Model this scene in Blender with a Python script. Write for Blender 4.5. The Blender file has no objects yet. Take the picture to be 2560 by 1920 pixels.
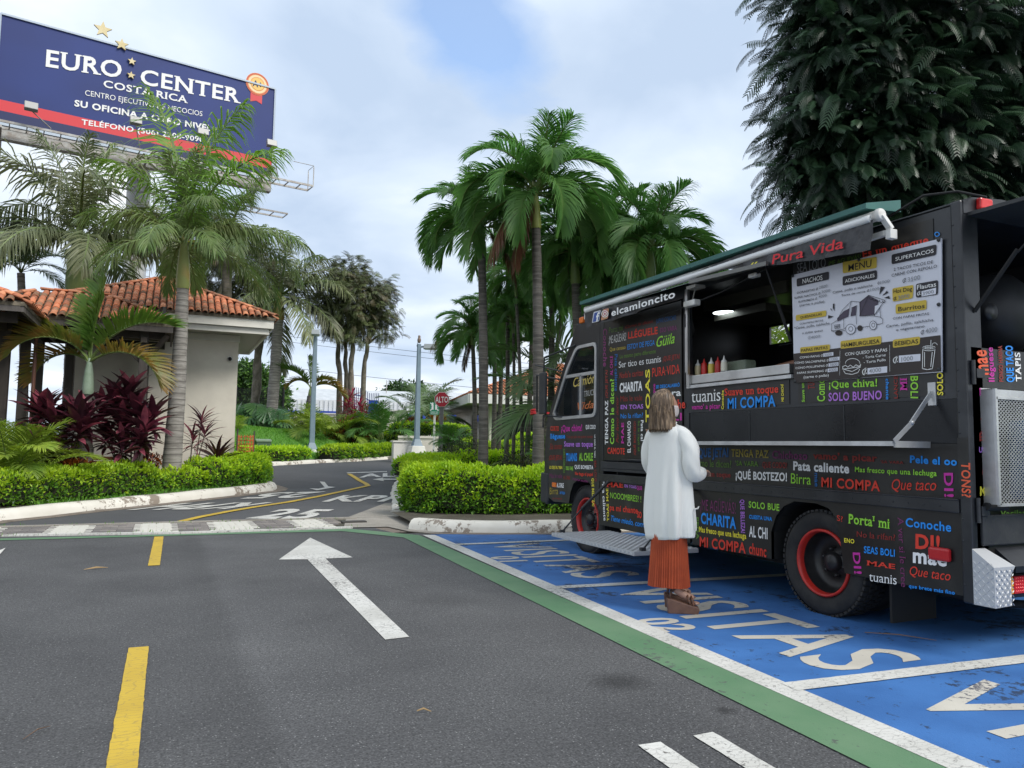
import bpy, bmesh, math, random
import numpy as np
from mathutils import Vector, Matrix

# ------------------------------------------------------------------ camera
scene = bpy.context.scene
col = scene.collection
CAM_H = 1.30
YAW, PITCH, ROLL = math.radians(24.54), math.radians(4.7), math.radians(0.8)
PW, PH = 2560.0, 1920.0                       # the photograph's pixel grid
F_PX = 1645.0 * 2560.0 / 2212.0
FW = Vector((math.sin(YAW)*math.cos(PITCH), math.cos(YAW)*math.cos(PITCH), math.sin(PITCH)))
RT0 = Vector((math.cos(YAW), -math.sin(YAW), 0))
UP0 = RT0.cross(FW)
RT = RT0*math.cos(ROLL) + UP0*math.sin(ROLL)
UP = UP0*math.cos(ROLL) - RT0*math.sin(ROLL)
CAM = Vector((0, 0, CAM_H))
cam_data = bpy.data.cameras.new('camera')
cam = bpy.data.objects.new('camera', cam_data)
col.objects.link(cam)
m3 = Matrix((RT, UP, -FW)).transposed()
cam.matrix_world = Matrix.Translation(CAM) @ m3.to_4x4()
cam_data.sensor_width = 36.0
cam_data.lens = 36.0 * F_PX / PW
cam_data.clip_start = 0.05
cam_data.clip_end = 3000
scene.camera = cam

# ------------------------------------------------------------------ world, sun, exposure
SUN_EL, SUN_AZ = 44.0, 148.0                  # azimuth clockwise from +Y
world = bpy.data.worlds.new('World'); scene.world = world; world.use_nodes = True
wn = world.node_tree; wn.nodes.clear()
def _n(nt, t, **kw):
    n = nt.nodes.new(t)
    for k, v in kw.items(): setattr(n, k, v)
    return n
sky = _n(wn, 'ShaderNodeTexSky', sky_type='NISHITA', sun_disc=False)
sky.sun_elevation = math.radians(SUN_EL); sky.sun_rotation = math.radians(SUN_AZ)
sky.air_density = 1.0; sky.dust_density = 0.6; sky.ozone_density = 1.5
tc = _n(wn, 'ShaderNodeTexCoord')
sep = _n(wn, 'ShaderNodeSeparateXYZ'); wn.links.new(tc.outputs['Generated'], sep.inputs[0])
def wmath(op, a, b=None, c=None, clamp=False):
    n = _n(wn, 'ShaderNodeMath', operation=op); n.use_clamp = clamp
    for i, x in enumerate((a, b, c)):
        if x is None: continue
        if isinstance(x, (int, float)): n.inputs[i].default_value = x
        else: wn.links.new(x, n.inputs[i])
    return n.outputs[0]
# project the view direction on a flat cloud deck overhead, so clouds shrink toward the horizon
zz = wmath('ADD', wmath('MAXIMUM', sep.outputs[2], 0.0), 0.22)
cx = wmath('DIVIDE', sep.outputs[0], zz); cy = wmath('DIVIDE', sep.outputs[1], zz)
comb = _n(wn, 'ShaderNodeCombineXYZ'); wn.links.new(cx, comb.inputs[0]); wn.links.new(cy, comb.inputs[1])
def wnoise(scale, detail, rough, off):
    mp = _n(wn, 'ShaderNodeMapping'); mp.inputs['Location'].default_value = off
    wn.links.new(comb.outputs[0], mp.inputs[0])
    n = _n(wn, 'ShaderNodeTexNoise'); n.inputs['Scale'].default_value = scale
    n.inputs['Detail'].default_value = detail; n.inputs['Roughness'].default_value = rough
    n.inputs['Distortion'].default_value = 0.25
    wn.links.new(mp.outputs[0], n.inputs['Vector']); return n.outputs[0]
n1 = wnoise(1.9, 7, 0.5, (3.1, 1.7, 0.0)); n2 = wnoise(4.0, 8, 0.55, (7.3, 4.2, 2.0)); n3 = wnoise(0.9, 3, 0.5, (1.3, 9.2, 5.0))
# one opening in the cloud deck, fraying into veils
HOLE = (0.45, 1.14)
hx = wmath('SUBTRACT', cx, HOLE[0]); hy = wmath('SUBTRACT', cy, HOLE[1])
ha = wmath('SUBTRACT', wmath('MULTIPLY', hx, 0.7), wmath('MULTIPLY', hy, 0.7))
hb = wmath('ADD', wmath('MULTIPLY', hy, 0.7), wmath('MULTIPLY', hx, 0.7))
hd = wmath('SQRT', wmath('ADD', wmath('MULTIPLY', wmath('MULTIPLY', ha, ha), 5.0), wmath('MULTIPLY', wmath('MULTIPLY', hb, hb), 1.6)))
hole = wmath('SUBTRACT', 0.58, wmath('MULTIPLY', hd, 1.9))
dens = wmath('ADD', wmath('MULTIPLY', wmath('SUBTRACT', n2, 0.5), 1.1), wmath('MULTIPLY', hole, 1.15))
cover = wmath('SUBTRACT', 1.0, wmath('MULTIPLY', wmath('MULTIPLY', dens, 2.2, clamp=True), 0.80))
rampC = _n(wn, 'ShaderNodeValToRGB')
el = rampC.color_ramp.elements
el[0].position = 0.34; el[0].color = (0.52, 0.64, 0.82, 1)
el[1].position = 0.60; el[1].color = (1.02, 1.06, 1.10, 1)
e = el.new(0.47); e.color = (0.71, 0.82, 0.97, 1)
wn.links.new(wmath('ADD', wmath('MULTIPLY', n1, 0.55), wmath('MULTIPLY', n3, 0.45)), rampC.inputs[0])
CLOUD_GAIN = 5.5
vs = _n(wn, 'ShaderNodeVectorMath', operation='SCALE'); wn.links.new(rampC.outputs[0], vs.inputs[0]); vs.inputs['Scale'].default_value = CLOUD_GAIN
mixw = _n(wn, 'ShaderNodeMix', data_type='RGBA')
wn.links.new(cover, mixw.inputs['Factor'])
skg = _n(wn, 'ShaderNodeVectorMath', operation='SCALE'); wn.links.new(sky.outputs[0], skg.inputs[0]); skg.inputs['Scale'].default_value = 1.5
wn.links.new(skg.outputs[0], mixw.inputs[6]); wn.links.new(vs.outputs[0], mixw.inputs[7])
bg = _n(wn, 'ShaderNodeBackground'); bg.inputs['Strength'].default_value = 0.10
wout = _n(wn, 'ShaderNodeOutputWorld')
wn.links.new(mixw.outputs[2], bg.inputs[0]); wn.links.new(bg.outputs[0], wout.inputs[0])

sun_d = bpy.data.lights.new('sun', 'SUN'); sun_d.energy = 1.5; sun_d.angle = math.radians(26); sun_d.color = (1.0, 0.96, 0.90)
sun = bpy.data.objects.new('sun', sun_d); col.objects.link(sun)
se, sa = math.radians(SUN_EL), math.radians(SUN_AZ)
sdir = Vector((math.sin(sa)*math.cos(se), math.cos(sa)*math.cos(se), math.sin(se)))
sun.rotation_euler = (-sdir).to_track_quat('-Z', 'Y').to_euler()

scene.view_settings.view_transform = 'Standard'
scene.view_settings.look = 'None'
scene.view_settings.gamma = 1.0
scene.view_settings.use_curve_mapping = False
scene.view_settings.exposure = 1.02

# ------------------------------------------------------------------ places
def terr(x, y):                                # the lane climbs gently beyond the paver strip
    return 0.035*min(max(y-13.5, 0.0), 32.0)
def ray(u, v):
    return FW + RT*((u-PW/2)/F_PX) - UP*((v-PH/2)/F_PX)
def at(u, v, d):                               # the point at distance d in the direction of (u, v)
    return CAM + ray(u, v)*d
def G(u, v, dz=0.0):                           # where that direction meets the ground
    r = ray(u, v)
    if r.z < -1e-6:
        p = CAM + r*((dz-CAM_H)/r.z)
        if p.y <= 13.5: return p
    t0 = 5.0
    t = t0
    while t < 120:
        p = CAM + r*t
        if p.z < terr(p.x, p.y)+dz: break
        t += 0.1
    lo, hi = t-0.1, t
    for _ in range(30):
        mid = (lo+hi)/2; p = CAM + r*mid
        if p.z < terr(p.x, p.y)+dz: hi = mid
        else: lo = mid
    return CAM + r*hi
def onX(u, v, x): r = ray(u, v); return CAM + r*(x/r.x)
def onY(u, v, y): r = ray(u, v); return CAM + r*(y/r.y)
FR = {'A':(1350,680,2.37),'2':(1680,480,2.765),'3':(1680,1040,2.765),'4':(1340,700,4.147),'5':(1340,1040,4.147),'R':(2360,480,1.43),
      'W':(1700,700,5.927),'Q':(2380,500,4.15),'H':(0,600,2.242),'B':(0,0,2.37),'P':(0,700,3.016),'E':(1940,560,4.148),'g':(1000,1280,1.418),
      'c':(0,1180,2.212),'M':(700,780,2.765),'N':(0,0,1.0),'D':(0,0,2212/2560),'I':(560,860,5.027),'J':(900,860,5.185),'K':(1040,640,2.962),'S':(560,560,3.77),
      'L':(0,300,3.607),'O':(440,420,4.365),'T':(1000,200,2.37),'V':(1800,0,2.676)}
def Z(k, a, b):                                # detail-sheet position -> photograph position
    x, y, s = FR[k]; return (x+a/s, y+b/s)

# ------------------------------------------------------------------ naming
def tag(o, label=None, cat=None, group=None, kind=None):
    if label: o['label'] = label
    if cat: o['category'] = cat
    if group: o['group'] = group
    if kind: o['kind'] = kind
    return o
ORG = {}
def thing(name, label, cat, loc=(0,0,0), group=None, rot=None):
    o = bpy.data.objects.new(name, None); col.objects.link(o)
    o.empty_display_size = 0.2
    o.location = loc
    if rot: o.rotation_euler = rot
    ORG[o.name] = Vector(loc)
    return tag(o, label, cat, group)

# ------------------------------------------------------------------ materials
def lin(h):
    if isinstance(h, str):
        h = h.lstrip('#'); c = [int(h[i:i+2], 16)/255 for i in (0, 2, 4)]
        return tuple(((x/12.92) if x <= 0.04045 else ((x+0.055)/1.055)**2.4) for x in c)
    return tuple(h)
MATS = {}
def mat(name, c, rough=0.6, c2=None, scale=8.0, detail=4, metallic=0.0, bump=0.0, bscale=None, spec=None, emit=None, estr=0.0,
        trans=0.0, alpha=None, rand=0.0, contrast=(0.4, 0.6), coat=0.0, sss=0.0, leaf=0.0, dist=0.01, stretch=None):
    if name in MATS: return MATS[name]
    m = bpy.data.materials.new(name); m.use_nodes = True
    nt = m.node_tree; b = nt.nodes['Principled BSDF']; out = nt.nodes['Material Output']
    c = lin(c)
    b.inputs['Roughness'].default_value = rough; b.inputs['Metallic'].default_value = metallic
    if spec is not None: b.inputs['Specular IOR Level'].default_value = spec
    if coat: b.inputs['Coat Weight'].default_value = coat; b.inputs['Coat Roughness'].default_value = 0.15
    cs = None
    t = _n(nt, 'ShaderNodeTexCoord')
    src = t.outputs['Object']
    if stretch:
        mp = _n(nt, 'ShaderNodeMapping'); mp.inputs['Scale'].default_value = stretch
        nt.links.new(src, mp.inputs[0]); src = mp.outputs[0]
    if c2 is not None:
        n = _n(nt, 'ShaderNodeTexNoise'); n.inputs['Scale'].default_value = scale; n.inputs['Detail'].default_value = detail
        n.inputs['Roughness'].default_value = 0.6
        nt.links.new(src, n.inputs['Vector'])
        r = _n(nt, 'ShaderNodeValToRGB'); r.color_ramp.elements[0].position = contrast[0]; r.color_ramp.elements[1].position = contrast[1]
        r.color_ramp.elements[0].color = (*c, 1); r.color_ramp.elements[1].color = (*lin(c2), 1)
        nt.links.new(n.outputs[0], r.inputs[0]); cs = r.outputs[0]
    if rand:
        oi = _n(nt, 'ShaderNodeObjectInfo')
        hs = _n(nt, 'ShaderNodeHueSaturation')
        mr = _n(nt, 'ShaderNodeMapRange'); mr.inputs['To Min'].default_value = 1-rand; mr.inputs['To Max'].default_value = 1+rand
        nt.links.new(oi.outputs['Random'], mr.inputs[0]); nt.links.new(mr.outputs[0], hs.inputs['Value'])
        if cs: nt.links.new(cs, hs.inputs['Color'])
        else: hs.inputs['Color'].default_value = (*c, 1)
        cs = hs.outputs[0]
    if cs: nt.links.new(cs, b.inputs['Base Color'])
    else: b.inputs['Base Color'].default_value = (*c, 1)
    if bump:
        n = _n(nt, 'ShaderNodeTexNoise'); n.inputs['Scale'].default_value = bscale or scale*4; n.inputs['Detail'].default_value = 5
        nt.links.new(src, n.inputs['Vector'])
        bp = _n(nt, 'ShaderNodeBump'); bp.inputs['Strength'].default_value = bump; bp.inputs['Distance'].default_value = dist
        nt.links.new(n.outputs[0], bp.inputs['Height']); nt.links.new(bp.outputs[0], b.inputs['Normal'])
    if emit is not None:
        b.inputs['Emission Color'].default_value = (*lin(emit), 1); b.inputs['Emission Strength'].default_value = estr
    if trans: b.inputs['Transmission Weight'].default_value = trans
    if alpha is not None: b.inputs['Alpha'].default_value = alpha
    if leaf:                                    # light passing through thin leaves
        tr = _n(nt, 'ShaderNodeBsdfTranslucent'); mx = _n(nt, 'ShaderNodeMixShader'); mx.inputs[0].default_value = leaf
        hs2 = _n(nt, 'ShaderNodeHueSaturation'); hs2.inputs['Value'].default_value = 1.5; hs2.inputs['Saturation'].default_value = 1.1
        if cs: nt.links.new(cs, hs2.inputs['Color'])
        else: hs2.inputs['Color'].default_value = (*c, 1)
        nt.links.new(hs2.outputs[0], tr.inputs[0])
        nt.links.new(b.outputs[0], mx.inputs[1]); nt.links.new(tr.outputs[0], mx.inputs[2]); nt.links.new(mx.outputs[0], out.inputs[0])
    MATS[name] = m
    return m

# ------------------------------------------------------------------ mesh building
class MB:
    def __init__(s): s.v = []; s.f = []; s.m = []; s.sm = []
    def add(s, vs, fs, m=0, smooth=False):
        o = len(s.v); s.v.extend([tuple(p) for p in vs])
        for f in fs: s.f.append(tuple(o+i for i in f)); s.m.append(m); s.sm.append(smooth)
        return s
    def box(s, x0, x1, y0, y1, z0, z1, m=0):
        v = [(x0,y0,z0),(x1,y0,z0),(x1,y1,z0),(x0,y1,z0),(x0,y0,z1),(x1,y0,z1),(x1,y1,z1),(x0,y1,z1)]
        return s.add(v, [(0,3,2,1),(4,5,6,7),(0,1,5,4),(1,2,6,5),(2,3,7,6),(3,0,4,7)], m)
    def obox(s, c, ax, ay, az, m=0):            # centre and three half-axis vectors
        c = Vector(c); ax = Vector(ax); ay = Vector(ay); az = Vector(az)
        v = [c+ax*i+ay*j+az*k for k in (-1,1) for (i,j) in ((-1,-1),(1,-1),(1,1),(-1,1))]
        return s.add(v, [(0,3,2,1),(4,5,6,7),(0,1,5,4),(1,2,6,5),(2,3,7,6),(3,0,4,7)], m)
    def beam(s, a, b, w, h, m=0, up=(0,0,1)):
        a = Vector(a); b = Vector(b); d = (b-a); L = d.length; d.normalize()
        sd = d.cross(Vector(up))
        if sd.length < 1e-4: sd = d.cross(Vector((0,1,0)))
        sd.normalize(); u = sd.cross(d)
        return s.obox((a+b)/2, d*L/2, sd*w/2, u*h/2, m)
    def tube(s, pts, r, n=8, m=0, cap=True, smooth=True, flat=1.0):
        pts = [Vector(p) for p in pts]; k = len(pts)
        if not hasattr(r, '__len__'): r = [r]*k
        o = len(s.v); side = None; rings = []
        for i, p in enumerate(pts):
            t = (pts[min(i+1,k-1)]-pts[max(i-1,0)])
            if t.length < 1e-9: t = Vector((0,0,1))
            t.normalize()
            if side is None:
                side = t.orthogonal().normalized()
                if abs(t.z) > 0.8: side = Vector((1,0,0))
            side = (side - t*side.dot(t)).normalized(); w = t.cross(side)
            rings.append([p+side*(math.cos(2*math.pi*j/n)*r[i])+w*(math.sin(2*math.pi*j/n)*r[i]*flat) for j in range(n)])
        vs = [q for rg in rings for q in rg]; fs = []
        for i in range(k-1):
            for j in range(n):
                fs.append((i*n+j, i*n+(j+1)%n, (i+1)*n+(j+1)%n, (i+1)*n+j))
        s.add(vs, fs, m, smooth)
        if cap:
            s.add(rings[0], [tuple(range(n-1,-1,-1))], m); s.add(rings[-1], [tuple(range(n))], m)
        return s
    def lathe(s, prof, c=(0,0,0), axis='z', n=24, m=0, smooth=True, ms=None):  # prof: (radius, height)
        c = Vector(c); vs = []; fs = []
        for (r, h) in prof:
            for j in range(n):
                a = 2*math.pi*j/n; x, y = r*math.cos(a), r*math.sin(a)
                p = {'z':(x,y,h),'x':(h,x,y),'y':(y,h,x)}[axis]; vs.append(c+Vector(p))
        o = len(s.v); s.v.extend([tuple(p) for p in vs])
        for i in range(len(prof)-1):
            for j in range(n):
                s.f.append((o+i*n+j, o+i*n+(j+1)%n, o+(i+1)*n+(j+1)%n, o+(i+1)*n+j)); s.m.append(ms[i] if ms else m); s.sm.append(smooth)
        return s
    def prism(s, poly, fn, t0, t1, m=0, msides=None):  # poly 2-D; fn(a, b, t) -> 3-D
        n = len(poly); a = [fn(p[0],p[1],t0) for p in poly]; b = [fn(p[0],p[1],t1) for p in poly]
        tris = fill(poly)
        s.add(a, [tuple(reversed(t)) for t in tris], m); s.add(b, tris, m)
        s.add(a+b, [(i,(i+1)%n,n+(i+1)%n,n+i) for i in range(n)], m if msides is None else msides)
        return s
    def poly(s, pts, m=0):
        return s.add(pts, [tuple(range(len(pts)))], m)
    def build(s, name, mats, parent=None, bevel=0, label=None, kind=None, sub=None, autosmooth=False, wn=False, link=True):
        me = bpy.data.meshes.new(name)
        org = Vector((0,0,0))
        if parent is not None: org = ORG.get(parent.name, org)
        vs = [(p[0]-org[0], p[1]-org[1], p[2]-org[2]) for p in s.v] if org.length else s.v
        me.from_pydata(vs, [], s.f)
        if not isinstance(mats, (list, tuple)): mats = [mats]
        for mm in mats: me.materials.append(mm)
        me.polygons.foreach_set('material_index', s.m); me.polygons.foreach_set('use_smooth', s.sm)
        me.update()
        bm = bmesh.new(); bm.from_mesh(me)
        if bevel or autosmooth: bmesh.ops.remove_doubles(bm, verts=bm.verts, dist=1e-5)
        bmesh.ops.recalc_face_normals(bm, faces=bm.faces)
        bm.to_mesh(me); bm.free()
        o = bpy.data.objects.new(name, me); col.objects.link(o)
        if parent is not None: o.parent = parent; ORG[o.name] = org
        else: ORG[o.name] = Vector((0,0,0))
        if bevel:
            b = o.modifiers.new('bevel', 'BEVEL'); b.width = bevel; b.segments = 2; b.limit_method = 'ANGLE'; b.angle_limit = math.radians(40)
            b.harden_normals = False
        if label: o['label'] = label
        if kind: o['kind'] = kind
        return o

def fill(poly):
    """triangulate a simple polygon (2-D), ear clipping"""
    idx = list(range(len(poly)))
    def area(p): return sum(p[i][0]*p[(i+1)%len(p)][1]-p[(i+1)%len(p)][0]*p[i][1] for i in range(len(p)))
    if area(poly) < 0: idx.reverse()
    out = []
    def cr(o,a,b): return (a[0]-o[0])*(b[1]-o[1])-(a[1]-o[1])*(b[0]-o[0])
    guard = 0
    while len(idx) > 3 and guard < 5000:
        guard += 1; ok = False
        for i in range(len(idx)):
            a, b, c = idx[i-1], idx[i], idx[(i+1)%len(idx)]
            A, B, Cc = poly[a], poly[b], poly[c]
            if cr(A,B,Cc) <= 1e-12: continue
            if any(cr(A,B,poly[k])>=0 and cr(B,Cc,poly[k])>=0 and cr(Cc,A,poly[k])>=0 for k in idx if k not in (a,b,c)): continue
            out.append((a,b,c)); idx.pop(i); ok = True; break
        if not ok: idx.pop(0)
    out.append(tuple(idx)); return out

def fast_mesh(name, V, F, mats, parent=None, mi=None, smooth=False, kind=None, label=None):
    """V (n,3) world coordinates; F (m,3) triangles"""
    me = bpy.data.meshes.new(name)
    org = ORG.get(parent.name, Vector((0,0,0))) if parent is not None else Vector((0,0,0))
    V = np.asarray(V, np.float32) - np.array(org, np.float32); F = np.asarray(F, np.int32)
    k = F.shape[1]
    me.vertices.add(len(V)); me.vertices.foreach_set('co', V.ravel())
    me.loops.add(F.size); me.loops.foreach_set('vertex_index', F.ravel())
    me.polygons.add(len(F)); me.polygons.foreach_set('loop_start', np.arange(0, F.size, k, dtype=np.int32))
    try: me.polygons.foreach_set('loop_total', np.full(len(F), k, dtype=np.int32))
    except Exception: pass
    if not isinstance(mats, (list, tuple)): mats = [mats]
    for mm in mats: me.materials.append(mm)
    if mi is not None: me.polygons.foreach_set('material_index', np.asarray(mi, np.int32))
    me.polygons.foreach_set('use_smooth', np.full(len(F), bool(smooth)))
    me.update(calc_edges=True)
    me.validate()
    o = bpy.data.objects.new(name, me); col.objects.link(o)
    if parent is not None: o.parent = parent; ORG[o.name] = org
    if kind: o['kind'] = kind
    if label: o['label'] = label
    return o

def inst(name, me, parent, loc=(0,0,0), rot=(0,0,0), sc=(1,1,1), label=None):
    o = bpy.data.objects.new(name, me); col.objects.link(o); o.parent = parent
    o.location = loc; o.rotation_euler = rot; o.scale = sc
    if label: o['label'] = label
    return o

# ------------------------------------------------------------------ lettering
_font_cache = {}
def glyphs(s, style='reg'):
    key = (s, style)
    if key in _font_cache: return _font_cache[key]
    cu = bpy.data.curves.new('t', 'FONT'); cu.body = s; cu.size = 1.0; cu.resolution_u = 3; cu.fill_mode = 'FRONT'
    off = {'reg':0.0, 'light':-0.008, 'bold':0.022, 'black':0.034, 'serif':-0.004, 'bserif':0.020, 'hand':0.004, 'slant':0.008, 'med':0.009}.get(style, 0.0)
    cu.offset = off
    if style in ('slant',): cu.shear = 0.35
    if style in ('bold', 'black', 'bserif'): cu.space_character = 1.08
    ob = bpy.data.objects.new('t', cu)
    me = bpy.data.meshes.new_from_object(ob)
    V = np.array([tuple(v.co) for v in me.vertices]) if len(me.vertices) else np.zeros((0,3))
    if len(V) and abs(V[:,1]).max() > 1.4:        # an offset spike: take the plain outline
        cu.offset = 0; bpy.data.meshes.remove(me); me = bpy.data.meshes.new_from_object(ob); V = np.array([tuple(v.co) for v in me.vertices])
    me.calc_loop_triangles()
    Fc = [tuple(t.vertices) for t in me.loop_triangles]
    if 'serif' in style and len(V):
        cnt = {}
        for f in Fc:
            for i in range(3):
                e = tuple(sorted((f[i], f[(i+1)%3]))); cnt[e] = cnt.get(e, 0)+1
        extra = []
        for (a, b), c in cnt.items():
            if c != 1: continue
            A, B = V[a], V[b]
            if abs(A[1]-B[1]) < 0.004 and 0.02 < abs(A[0]-B[0]) < 0.23:
                y = (A[1]+B[1])/2; x0, x1 = min(A[0],B[0]), max(A[0],B[0])
                th = 0.055 if style == 'bserif' else 0.035
                if y < 0.06: extra.append((x0-.055, x1+.055, y, y+th))
                elif y > 0.42: extra.append((x0-.055, x1+.055, y-th, y))
        VV = list(map(tuple, V))
        for (x0, x1, y0, y1) in extra:
            o = len(VV); VV += [(x0,y0,.0004),(x1,y0,.0004),(x1,y1,.0004),(x0,y1,.0004)]; Fc += [(o,o+1,o+2),(o,o+2,o+3)]
        V = np.array(VV)
    if style == 'hand' and len(V):
        rr = random.Random(len(s)*7+ord(s[0]))
        V[:,1] += 0.02*np.sin(V[:,0]*5+rr.random()*6); V[:,0] += 0.015*np.sin(V[:,1]*9+V[:,0]*3)
    bpy.data.objects.remove(ob); bpy.data.curves.remove(cu); bpy.data.meshes.remove(me)
    x0, x1 = (V[:,0].min(), V[:,0].max()) if len(V) else (0, 1)
    if len(V): V[:,0] -= x0
    ytop = V[:,1].max() if len(V) else 1
    _font_cache[key] = (V, Fc, max(x1-x0, .01), max(ytop, .01))
    return _font_cache[key]
def letter(s, P0, P1, P2, material, parent, style='reg', n=None, eps=0.003, shear=False, name='lettering', label=None, kind=None, zfun=None):
    """P0 baseline start, P1 baseline end, P2 above P0 at the letters' top, all 3-D; n = outward normal"""
    P0, P1, P2 = Vector(P0), Vector(P1), Vector(P2)
    V, Fc, w, h = glyphs(s, style)
    if not len(V): return None
    e = (P1-P0)/w; u = P2-P0
    if not shear: u = u - e*(u.dot(e)/e.length_squared)
    u = u/h
    if n is None: n = e.cross(u).normalized()
    n = Vector(n)
    mb = MB()
    vs = [P0+e*float(a)+u*float(b)+n*(eps+float(c)) for a, b, c in V]
    if zfun: vs = [zfun(p) for p in vs]
    mb.add(vs, Fc)
    me = bpy.data.meshes.new(name)
    org = ORG.get(parent.name, Vector((0,0,0))) if parent is not None else Vector((0,0,0))
    me.from_pydata([tuple(p-org) for p in vs], [], Fc); me.materials.append(material); me.update()
    o = bpy.data.objects.new(name, me); col.objects.link(o)
    if parent is not None: o.parent = parent
    if label: o['label'] = label
    if kind: o['kind'] = kind
    return o
rnd = random.Random(11)
nrs = np.random.RandomState(5)
# ================================================================== SETTING
def ground_mat(name, c, c2, speck=None, scale=1.2, bump=0.5, rough=0.9, fine=160, crack=0.0, stains=()):
    m = bpy.data.materials.new(name); m.use_nodes = True; nt = m.node_tree; b = nt.nodes['Principled BSDF']
    t = _n(nt, 'ShaderNodeTexCoord')
    n = _n(nt, 'ShaderNodeTexNoise'); n.inputs['Scale'].default_value = scale; n.inputs['Detail'].default_value = 8; n.inputs['Roughness'].default_value = 0.65
    nt.links.new(t.outputs['Object'], n.inputs['Vector'])
    r = _n(nt, 'ShaderNodeValToRGB'); r.color_ramp.elements[0].position = .35; r.color_ramp.elements[1].position = .68
    r.color_ramp.elements[0].color = (*lin(c), 1); r.color_ramp.elements[1].color = (*lin(c2), 1); nt.links.new(n.outputs[0], r.inputs[0])
    f = _n(nt, 'ShaderNodeTexNoise'); f.inputs['Scale'].default_value = fine; f.inputs['Detail'].default_value = 3
    nt.links.new(t.outputs['Object'], f.inputs['Vector'])
    fr = _n(nt, 'ShaderNodeMapRange'); fr.inputs['From Min'].default_value = .3; fr.inputs['From Max'].default_value = .7
    fr.inputs['To Min'].default_value = (.42 if speck else .72); fr.inputs['To Max'].default_value = (1.58 if speck else 1.28); nt.links.new(f.outputs[0], fr.inputs[0])
    mu = _n(nt, 'ShaderNodeVectorMath', operation='MULTIPLY'); nt.links.new(r.outputs[0], mu.inputs[0]); nt.links.new(fr.outputs[0], mu.inputs[1])
    last = mu.outputs[0]
    if speck:                                   # pale stones showing in the wearing course
        v = _n(nt, 'ShaderNodeTexVoronoi'); v.inputs['Scale'].default_value = 75
        nt.links.new(t.outputs['Object'], v.inputs['Vector'])
        lt = _n(nt, 'ShaderNodeMath', operation='LESS_THAN'); lt.inputs[1].default_value = .26; nt.links.new(v.outputs['Distance'], lt.inputs[0])
        v2 = _n(nt, 'ShaderNodeSeparateColor'); nt.links.new(v.outputs['Color'], v2.inputs[0])
        gt = _n(nt, 'ShaderNodeMath', operation='GREATER_THAN'); gt.inputs[1].default_value = .86; nt.links.new(v2.outputs[0], gt.inputs[0])
        ml = _n(nt, 'ShaderNodeMath', operation='MULTIPLY'); nt.links.new(lt.outputs[0], ml.inputs[0]); nt.links.new(gt.outputs[0], ml.inputs[1])
        mx = _n(nt, 'ShaderNodeMix', data_type='RGBA'); nt.links.new(ml.outputs[0], mx.inputs[0]); nt.links.new(last, mx.inputs[6]); mx.inputs[7].default_value = (*lin(speck), 1)
        last = mx.outputs[2]
    if stains:                                  # paving joint along the lane, and coarse dark grain
        sp = _n(nt, 'ShaderNodeSeparateXYZ'); nt.links.new(t.outputs['Object'], sp.inputs[0])
        ja = _n(nt, 'ShaderNodeMath', operation='MULTIPLY_ADD'); nt.links.new(n.outputs[0], ja.inputs[0]); ja.inputs[1].default_value = .22; nt.links.new(sp.outputs[0], ja.inputs[2])
        jr = _n(nt, 'ShaderNodeValToRGB'); jr.color_ramp.interpolation = 'EASE'; e = jr.color_ramp.elements; e[0].position = .45; e[0].color = (.93,)*3+(1,); e[1].position = .56; e[1].color = (1.0,)*3+(1,)
        for ps, vv in ((.485,.86),(.50,1.13),(.53,1.05)): q = e.new(ps); q.color = (vv,)*3+(1,)
        jm = _n(nt, 'ShaderNodeMapRange'); jm.inputs['From Min'].default_value = -4.2; jm.inputs['From Max'].default_value = 5.6; nt.links.new(ja.outputs[0], jm.inputs[0]); nt.links.new(jm.outputs[0], jr.inputs[0])
        g = _n(nt, 'ShaderNodeTexNoise'); g.inputs['Scale'].default_value = 38; g.inputs['Detail'].default_value = 7; g.inputs['Roughness'].default_value = .8; nt.links.new(t.outputs['Object'], g.inputs['Vector'])
        gr = _n(nt, 'ShaderNodeMapRange'); gr.inputs['From Min'].default_value = .38; gr.inputs['From Max'].default_value = .62; gr.inputs['To Min'].default_value = .62; gr.inputs['To Max'].default_value = 1.22; nt.links.new(g.outputs[0], gr.inputs[0])
        for o_ in (jr.outputs[0], gr.outputs[0]):
            mu = _n(nt, 'ShaderNodeVectorMath', operation='MULTIPLY'); nt.links.new(last, mu.inputs[0]); nt.links.new(o_, mu.inputs[1]); last = mu.outputs[0]
    for (sx, sy, sr, sk) in stains:            # soaked-in oil
        vd = _n(nt, 'ShaderNodeVectorMath', operation='DISTANCE'); vd.inputs[1].default_value = (sx,sy,0); nt.links.new(t.outputs['Object'], vd.inputs[0])
        nz = _n(nt, 'ShaderNodeTexNoise'); nz.inputs['Scale'].default_value = 6/max(sr,.15); nz.inputs['Detail'].default_value = 6; nt.links.new(t.outputs['Object'], nz.inputs['Vector'])
        a1 = _n(nt, 'ShaderNodeMath', operation='MULTIPLY_ADD'); nt.links.new(nz.outputs[0], a1.inputs[0]); a1.inputs[1].default_value = sr*1.6; nt.links.new(vd.outputs['Value'], a1.inputs[2])
        mr = _n(nt, 'ShaderNodeMapRange'); mr.inputs['From Min'].default_value = sr*1.1; mr.inputs['From Max'].default_value = sr*2.0; mr.inputs['To Min'].default_value = 1-sk; mr.inputs['To Max'].default_value = 1; nt.links.new(a1.outputs[0], mr.inputs[0])
        sc = _n(nt, 'ShaderNodeVectorMath', operation='SCALE'); nt.links.new(last, sc.inputs[0]); nt.links.new(mr.outputs[0], sc.inputs['Scale']); last = sc.outputs[0]
    nt.links.new(last, b.inputs['Base Color']); b.inputs['Roughness'].default_value = rough
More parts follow.
